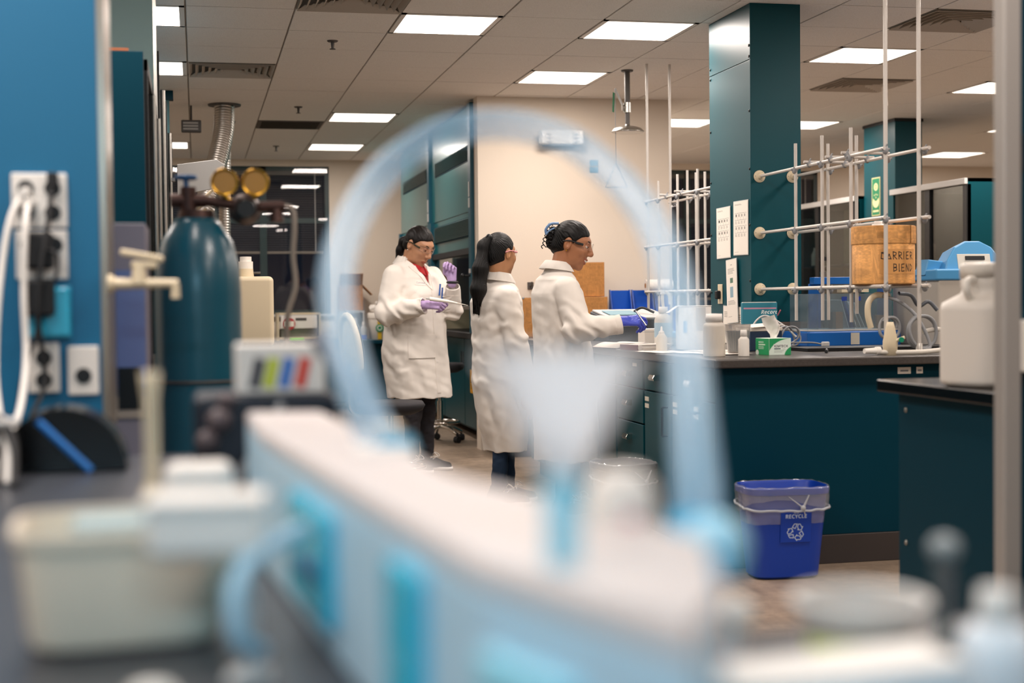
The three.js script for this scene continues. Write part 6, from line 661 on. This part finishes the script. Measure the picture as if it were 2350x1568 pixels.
{ // shelf panel, white lever tap
  const s = thing('instrument_tower', 'grey-lilac instrument tower between blue column and gas tank', 'instrument', [-0.155, 0, -3.6]); part('tower', box(0.08, 1.39, 0.25, 0, 0, 0, 0.004), std('#8d8794', 0.5), s); part('lower_screen', box(0.066, 0.28, 0.004, 0.002, 1.0, 0.127), std('#6f7fb4', 0.3), s); part('slot', box(0.05, 0.1, 0.006, -0.004, 0.95, 0.128), m.black, s); part('base_block', box(0.078, 0.05, 0.26, 0, 0.93, 0), std('#a99c90', 0.6), s);
  const t = thing('white_tap', 'cream lab tap with lever handle on blue column edge', 'tap', [-0.171, 1.24, -2.93]); part('spout', [rod(v3(0, 0, 0), v3(0.135, 0.0, 0.02), 0.012, 14, 0.008), cyl(0.009, 0.008, 0.03, 0.13, -0.03, 0.02, 12)], m.cream, t); part('wall_flange', turned(cyl(0.02, 0.016, 0.012, 0, 0, 0, 18), 0, 0, -Math.PI / 2, 0, 0, 0), m.cream, t); part('bonnet', [cyl(0.016, 0.012, 0.045, 0.06, 0, 0.01, 16), box(0.05, 0.014, 0.02, 0.07, 0.03, 0.01, 0.004)], m.cream, t); part('lever', turned(box(0.085, 0.013, 0.022, 0.005, 0, 0, 0.005), 0, 0, -0.18, 0.06, 0.05, 0.01), m.cream, t);
  const p = thing('dropper_stand', 'cream plastic pump stand with tall flared tube and green dot', 'stand', [-0.015, 0.93, -1.5]); part('tube', lathe([[0.006, 0.08], [0.0062, 0.17], [0.0085, 0.185], [0.0095, 0.2], [0.0, 0.2]], 20, -0.033, 0, 0), m.cream, p); part('collar', lathe([[0, 0.04], [0.011, 0.04], [0.012, 0.075], [0.007, 0.085], [0, 0.085]], 20, -0.033, 0, 0), m.cream, p); part('base', box(0.09, 0.055, 0.08, 0, 0, 0, 0.006), m.cream, p); part('lid', box(0.07, 0.05, 0.07, 0.014, 0.055, 0, 0.012), m.white, p); part('green_dot', ball(0.006, -0.03, 0.062, 0.012, 1, 1, 0.6, 10), std('#0c8a74', 0.4), p);
}
{ // gas cylinder with regulator
  const g = thing('gas_cylinder', 'teal steel gas cylinder with brass twin-gauge regulator', 'gas cylinder', [0.003, 0, -3.78]); const R = 0.111; part('cylinder', lathe([[0, 0], [R - 0.01, 0], [R, 0.02], [R, 1.22], [R * 0.97, 1.29], [R * 0.82, 1.36], [R * 0.55, 1.405], [R * 0.45, 1.42], [0, 1.42]], 48), phy('#0a5468', 0.32, { clearcoat: 0.5, clearcoatRoughness: 0.25 }), g);
  part('neck_ring', cyl(0.05, 0.045, 0.03, 0, 1.41, 0, 24), m.bronze, g); part('valve', [cyl(0.022, 0.02, 0.07, -0.02, 1.43, 0, 18), turned(cyl(0.018, 0.018, 0.09, 0, -0.045, 0, 14), 0, 0, Math.PI / 2, -0.02, 1.465, 0)], m.bronze, g); part('hand_wheel', [turned(new THREE.TorusGeometry(0.024, 0.006, 8, 24), Math.PI / 2, 0, 0, -0.025, 1.525, 0), box(0.05, 0.008, 0.01, -0.025, 1.521, 0), cyl(0.007, 0.007, 0.03, -0.025, 1.5, 0, 10)], std('#2a5c8c', 0.4), g);
  const rg = part('regulator', [turned(cyl(0.042, 0.03, 0.06, 0, -0.03, 0, 24), Math.PI / 2, 0, 0, 0.125, 1.445, 0), rod(v3(0.02, 1.465, 0), v3(0.1, 1.455, 0), 0.014), rod(v3(0.16, 1.45, 0), v3(0.225, 1.452, 0), 0.014, 12), cyl(0.02, 0.012, 0.04, 0.205, 1.41, 0, 14)], m.bronze, g); part('knob', turned(cyl(0.028, 0.022, 0.02, 0, 0, 0, 18), Math.PI / 2, 0, 0, 0.125, 1.442, 0.03), m.black, rg);
  for (const x of [0.072, 0.15]) { const gg = part('gauge', turned(lathe([[0, 0], [0.033, 0], [0.036, 0.006], [0.036, 0.024], [0.033, 0.028], [0.029, 0.02], [0, 0.02]], 32), Math.PI / 2, 0.15, 0, x, 1.512, 0), m.brass, g, 'brass pressure gauge'); part('dial', turned(cyl(0.028, 0.028, 0.002, 0, 0.02, 0, 28), Math.PI / 2, 0.15, 0, x, 1.512, 0), std('#a87a2c', 0.4), gg); part('stem', rod(v3(x, 1.48, 0), v3(x + (x < 0.1 ? 0.02 : -0.01), 1.455, 0), 0.008, 10), m.brass, gg); }
  part('outlet_hose', tube([[0.225, 1.452, 0], [0.245, 1.445, 0.005], [0.25, 1.4, 0.01], [0.245, 1.32, 0.01], [0.25, 1.24, 0.01], [0.23, 1.17, 0.01], [0.225, 1.1, 0], [0.2, 0.9, -0.02], [0.15, 0.5, -0.02]], 0.0075, 60, 8), std('#8a7f74', 0.5), g); part('hose_nut', turned(cyl(0.012, 0.012, 0.02, 0, -0.01, 0, 8), 0, 0, Math.PI / 2, 0.215, 1.452, 0), m.chrome, g); part('chain_strap', turned(new THREE.TorusGeometry(R + 0.003, 0.004, 6, 48), Math.PI / 2, 0, 0, 0, 1.0, 0), m.castIron, g);
}
{ // printer-like box with coloured stripes on a dark instrument
  const b = thing('dark_instrument', 'black bench instrument under the white box with colour stripes', 'instrument', [0.085, 0.93, -1.93]); part('body', box(0.185, 0.15, 0.14, 0, 0, 0, 0.01), std('#101726', 0.45), b); part('front_knobs', [ball(0.016, -0.06, 0.12, 0.075, 1, 1, 1, 12), ball(0.014, -0.075, 0.095, 0.08, 1, 1, 1, 12), ball(0.012, -0.05, 0.145, 0.07, 1, 1, 1, 12)], std('#5b4f52', 0.5), b); part('cable', tube([[0.02, 0.14, 0.07], [0.0, 0.1, 0.085], [-0.03, 0.06, 0.09], [-0.05, 0.02, 0.1]], 0.005, 24, 8), m.grey, b);
  const w = thing('striped_box', 'white box printed with black, yellow, blue and red stripes', 'box', [0.106, 1.08, -1.93]); part('box', box(0.115, 0.065, 0.09, 0, 0, 0, 0.003), m.white, w); [['#2d2d38', -0.032], ['#c3cf1c', -0.014], ['#1f6fc9', 0.006], ['#d8361f', 0.027]].forEach(([c, x], k) => part('stripe', turned(box(0.014, 0.04, 0.001, 0, 0, 0), 0, 0, -0.22, x - 0.003, 0.008, 0.0458), std(c, 0.6), w));
}
{ // white tub with blue-grey pack inside, white tray, small bits
  const t = thing('white_tub', 'wide white rounded plastic tub in left foreground', 'tub', [-0.062, 0.93, -1.19], 0.06); const ring = (W, D, y, u, e = 5) => { const a = u * Math.PI * 2, c = Math.cos(a), s = Math.sin(a), k = Math.pow(Math.pow(Math.abs(c), e) + Math.pow(Math.abs(s), e), -1 / e); return [c * k * W / 2, y, s * k * D / 2]; }; const prof = [[0.12, 0.1, 0.001], [0.142, 0.122, 0.006], [0.148, 0.128, 0.016], [0.162, 0.14, 0.086], [0.17, 0.148, 0.088], [0.17, 0.148, 0.096], [0.158, 0.136, 0.096], [0.142, 0.12, 0.02], [0.12, 0.1, 0.012]]; part('shell', toCreasedNormals(wrap((u, v) => { const p = prof[Math.round(v * 8)]; return ring(p[0], p[1], p[2], u); }, 56, 8), 0.8), phy('#e6d8c4', 0.42), t); part('inner_pack', box(0.1, 0.075, 0.05, 0.01, 0.02, -0.02, 0.006), std('#9fb4b8', 0.5), t);
  const w = thing('white_tray', 'white block tray standing on the tub corner', 'tray', [0.004, 1.02, -1.045], -0.1); part('block', box(0.08, 0.04, 0.06, 0, 0, 0, 0.008), m.white, w); part('lip', box(0.084, 0.006, 0.064, 0, 0.036, 0, 0.002), m.white, w); part('leg', [rod(v3(0.03, -0.088, 0.02), v3(0.03, 0.0, 0.02), 0.006), box(0.03, 0.004, 0.03, 0.03, -0.088, 0.02)], m.lightGrey, w);
  const c = thing('white_vial', 'white rounded vial at the bottom edge beside the tub', 'vial', [-0.03, 0.93, -0.86]); part('cap', lathe([[0, 0.046], [0.012, 0.043], [0.018, 0.03], [0.019, 0], [0, 0]], 24), m.whitePlastic, c); part('ring', turned(new THREE.TorusGeometry(0.019, 0.003, 6, 24), Math.PI / 2, 0, 0, 0, 0.006, 0), m.lightGrey, c);
}
{ // long white instrument, hose loop, stick, funnel, knobs
  const I = thing('white_instrument', 'long white bench instrument filling the blurred foreground', 'instrument'); const plan = [[0.06, -1.69], [0.137, -1.67], [0.178, -1.03], [0.258, -0.72], [0.222, -0.6], [0.188, -0.53], [0.14, -0.69], [0.113, -0.95], [0.066, -1.45]];
  const pm = phy('#b4d6ea', 0.4), cy = phy('#31b6d6', 0.25), lc = phy('#8fd3e6', 0.35); const g = extrude(plan.map(([x, z]) => [x, -z]), 0.118, 0.006); g.rotateX(-Math.PI / 2); g.translate(0, 0.936, 0); part('housing', g, pm, I); { const t = extrude(plan.map(([x, z]) => [x, -z]), 0.006, 0.006); t.rotateX(-Math.PI / 2); t.translate(0, 1.06, 0); part('warm_lit_top', t, phy('#c9c1bf', 0.5), I); }  // pale blue sides and pinkish top: cool and warm light put into colour
  // front windows and panels, set on the left-front faces of the housing
  const onFace = (a, b, t0, t1, y0, y1, d, mat, name, off = 0.004) => { const A = plan[a], B = plan[b], dx = B[0] - A[0], dz = B[1] - A[1], L = Math.hypot(dx, dz), nx = dz / L, nz = -dx / L; const q = box(L * (t1 - t0), y1 - y0, d, 0, 0, 0, 0.004), ang = Math.atan2(-dz, dx); q.rotateY(ang); const cx = A[0] + dx * (t0 + t1) / 2, cz = A[1] + dz * (t0 + t1) / 2; q.translate(cx - 0 + Math.sign(-1) * 0 + (-Math.abs(nx)) * off * 1, y0, cz + Math.abs(nz) * off); return part(name, q, mat, I); };
  onFace(8, 7, 0.45, 0.8, 0.955, 1.04, 0.014, cy, 'cyan_window', 0.008); onFace(8, 7, 0.58, 0.74, 0.985, 0.998, 0.02, std('#12507e', 0.4), 'window_bar', 0.01); onFace(7, 6, 0.35, 0.62, 0.955, 1.045, 0.014, cy, 'cyan_window', 0.008); onFace(6, 5, 0.05, 0.55, 0.95, 1.03, 0.012, lc, 'pale_cyan_panel', 0.008);
  part('top_block', box(0.05, 0.02, 0.05, 0.155, 1.056, -1.22, 0.006), m.white, I); part('side_handle', tube([[0.04, 0.95, -1.03], [0.025, 0.965, -1.0], [0.022, 1.0, -1.0], [0.035, 1.02, -1.02], [0.075, 1.03, -1.07]], 0.007, 30, 8), phy('#a9cfe2', 0.35), I);
  const h = thing('hose_loop', 'translucent pale blue hose arching in a big loop over the foreground', 'hose'); const hp = [[0.166, 1.062, -1.222], [0.152, 1.082, -1.24], [0.138, 1.126, -1.28], [0.133, 1.172, -1.34], [0.134, 1.214, -1.4], [0.148, 1.259, -1.47], [0.182, 1.315, -1.55], [0.228, 1.362, -1.6], [0.288, 1.396, -1.63], [0.355, 1.404, -1.63], [0.411, 1.384, -1.58], [0.444, 1.338, -1.5], [0.451, 1.289, -1.4], [0.44, 1.239, -1.3], [0.418, 1.194, -1.2], [0.39, 1.141, -1.1], [0.365, 1.096, -1.02], [0.35, 1.06, -0.97], [0.343, 1.035, -0.95]];
  part('tube', tube(hp, 0.0185, 160, 20), new THREE.MeshPhysicalMaterial({ color: '#b4dbf6', roughness: 0.3, transparent: true, opacity: 0.33, side: THREE.FrontSide }), h); for (const q of [rod(v3(0.165, 1.062, -1.222), v3(0.161, 1.075, -1.227), 0.022, 20), rod(v3(0.343, 1.02, -0.95), v3(0.346, 1.045, -0.958), 0.022, 20)]) part('connector', q, phy('#5db7dc', 0.35), h); part('right_stub', rod(v3(0.343, 0.93, -0.95), v3(0.343, 1.02, -0.95), 0.016, 16), phy('#5db7dc', 0.35), h);
  const s = thing('dark_stick', 'dark tapered stick leaning along the left side of blue hose', 'stick'); part('shaft', rod(v3(0.168, 1.082, -1.32), v3(0.127, 1.16, -1.5), 0.006, 12, 0.011), std('#232840', 0.45), s); part('foot', ball(0.014, 0.168, 1.081, -1.31, 1.2, 0.6, 1, 14), m.cream, s);
  const f = thing('funnel', 'blurred white funnel with blue stem on the foreground instrument', 'funnel', [0.17, 1.073, -0.66]); part('cone', lathe([[0.0075, 0.042], [0.038, 0.1], [0.04, 0.102], [0.037, 0.096], [0.007, 0.039]], 32), phy('#f4f7fb', 0.95, { transmission: 0.6, thickness: 0, transparent: true, opacity: 0.6, side: THREE.DoubleSide }), f); part('stem', lathe([[0, 0], [0.0085, 0], [0.009, 0.042], [0, 0.042]], 20), phy('#9bdcf0', 0.35), f);
  const k = thing('round_flask', 'blurred round white flask with pink mark on the instrument', 'flask', [0.238, 1.06, -0.79]); part('dome', lathe([[0, 0.042], [0.012, 0.04], [0.02, 0.03], [0.022, 0.012], [0.02, 0], [0, 0]], 28), m.white, k); part('pink_mark', ball(0.007, 0.0, 0.012, 0.019, 1, 1.2, 0.5, 10), std('#d98a97', 0.5), k); const k2 = thing('blue_flask', 'blurred pale blue flask beside the round white flask', 'flask', [0.3, 1.04, -0.8]); part('dome', ball(0.02, 0, 0.012, 0, 1, 0.9, 1, 20), phy('#9fd4ea', 0.35), k2); part('base', cyl(0.018, 0.018, 0.008, 0, -0.004, 0, 20), phy('#6fbadb', 0.35), k2);
}
{ // right foreground: clear tub, glass tube, white bottle, small bits
  const t = thing('clear_tub', 'clear plastic tub with yellow label in right foreground', 'tub', [0.443, 0.93, -0.9]); part('wall', lathe([[0, 0.001], [0.036, 0.001], [0.042, 0.056], [0.046, 0.058], [0.046, 0.062], [0.04, 0.06], [0.035, 0.004], [0, 0.004]], 40), phy('#e2dad2', 0.35, { transmission: 0.45, thickness: 0 }), t); part('rim', turned(new THREE.TorusGeometry(0.045, 0.003, 8, 40), Math.PI / 2, 0, 0, 0, 0.061, 0), m.white, t); part('yellow_label', new THREE.CylinderGeometry(0.0415, 0.038, 0.03, 20, 1, true, -1.5, 1.3).translate(0, 0.024, 0), std('#c6cf23', 0.6), t); part('contents', cyl(0.033, 0.035, 0.02, 0, 0.004, 0, 28), std('#8e96a6', 0.5), t);
  const g = thing('glass_tube', 'upright clear glass tube with round end in right foreground', 'glass tube', [0.563, 0.93, -1.0]); part('tube', lathe([[0.0085, 0.0], [0.0085, 0.068], [0.0075, 0.07]], 20), phy('#cfd6d6', 0.05, { transmission: 0.9, thickness: 0 }), g); part('stopper', ball(0.0125, 0, 0.074, 0, 1, 0.8, 1, 16), phy('#aab4b6', 0.2, { transmission: 0.4, thickness: 0 }), g); part('inner_rod', cyl(0.002, 0.002, 0.066, 0.003, 0.001, 0, 8), std('#6b4a52', 0.4), g);
  const b = thing('white_bottle', 'blurred white bottle at the bottom right corner', 'bottle', [0.517, 0.93, -0.85]); part('body', lathe([[0, 0], [0.026, 0], [0.028, 0.004], [0.028, 0.03], [0.022, 0.046], [0.013, 0.052]], 28), phy('#dfe7ee', 0.45), b); part('cap', lathe([[0, 0.076], [0.012, 0.074], [0.0135, 0.052], [0, 0.052]], 22), m.white, b);
  const d = thing('flat_tray', 'flat white tray lying across the right foreground', 'tray', [0.37, 0.93, -0.79], 0.12); part('tray', box(0.165, 0.046, 0.06, 0, 0, 0, 0.011), phy('#dbe6ee', 0.4), d); part('rim', box(0.16, 0.006, 0.055, 0, 0.044, 0, 0.003), m.white, d);
  const p = thing('white_ball', 'small white ball stopper on the foreground instrument edge', 'stopper', [0.352, 0.965, -0.9]); part('ball', ball(0.0115, 0, 0.022, 0, 1, 1, 1, 18), m.white, p); part('stem', cyl(0.004, 0.004, 0.05, 0, -0.036, 0, 10), m.lightGrey, p);
  const r = thing('red_cap', 'small red cap beside the flat tray in the foreground', 'cap', [0.375, 0.93, -0.96]); part('cap', lathe([[0, 0.014], [0.008, 0.013], [0.009, 0], [0, 0]], 18), std('#a3221c', 0.5), r); part('ring', turned(new THREE.TorusGeometry(0.009, 0.0015, 6, 18), Math.PI / 2, 0, 0, 0, 0.002, 0), std('#7d1814', 0.5), r);
}
{ // right edge: grey post, panel with valves
  const p = thing('grey_post', 'tall grey metal post on the right bench', 'post', [1.79, 0, -2.9]); p.position.set(1.79, 0, -2.9); part('shaft', box(0.045, CEIL, 0.045, 0, 0, 0, 0.006), std('#a8a29d', 0.4, { metalness: 0.3 }), p); part('foot', box(0.12, 0.012, 0.12, 0, 0, 0, 0.004), m.castIron, p);
  const q = thing('valve_panel', 'dark teal service panel with gas valves at right edge', 'panel', [1.86, 0, -3.0]); part('panel', span(-0.02, 0.28, 0.93, CEIL - 0.002, 0, -0.03), m.tealDark, q); for (const [y, c] of [[1.32, '#1c2f9a'], [1.22, '#0f8a5c']]) { const f = part('valve', turned(lathe([[0, 0], [0.02, 0], [0.02, 0.01], [0.01, 0.02], [0, 0.02]], 20), Math.PI / 2, 0, 0, 0.0, y, 0), m.cream, q); part('valve_knob', ball(0.011, -0.02, y, 0.03, 1, 1, 1, 12), std(c, 0.4), f); } part('junction_box', box(0.04, 0.09, 0.04, -0.01, 1.48, 0.02, 0.004), m.black, q); part('lower_white_box', box(0.08, 0.12, 0.06, 0.04, 1.02, 0.03, 0.004), m.white, q); part('support', span(0.0, 0.28, 0, 0.93, 0, -0.03), m.tealDark, q);
}
{ // cool strip light over the near bench, behind and above the camera: lights the foreground blue
  const l = thing('bench_strip_light', 'cool white strip light over the near bench, behind the camera', 'strip light', [-0.25, 1.95, 0.55]); part('housing', box(1.3, 0.05, 0.14, 0, 0.012, 0, 0.006), m.white, l); part('diffuser', box(1.24, 0.012, 0.1, 0, 0, 0), new THREE.MeshStandardMaterial({ color: '#ffffff', emissive: new THREE.Color().setRGB(0.45, 0.8, 1), emissiveIntensity: 1.5 }), l); part('bracket', [cyl(0.008, 0.008, CEIL - 2.01, -0.5, 0.06, 0, 8), cyl(0.008, 0.008, CEIL - 2.01, 0.5, 0.06, 0, 8)], m.castIron, l);
  const r = new THREE.RectAreaLight(new THREE.Color().setRGB(0.42, 0.78, 1), 55, 1.24, 0.1); r.position.set(-0.25, 1.945, 0.55); r.lookAt(-0.1, 1.0, -1.3); r.name = 'bench_strip_light_lamp'; scene.add(r);
}
scene.traverse((o) => { if (o.isMesh) { o.castShadow = true; o.receiveShadow = true; } });
renderer.render(scene, camera);
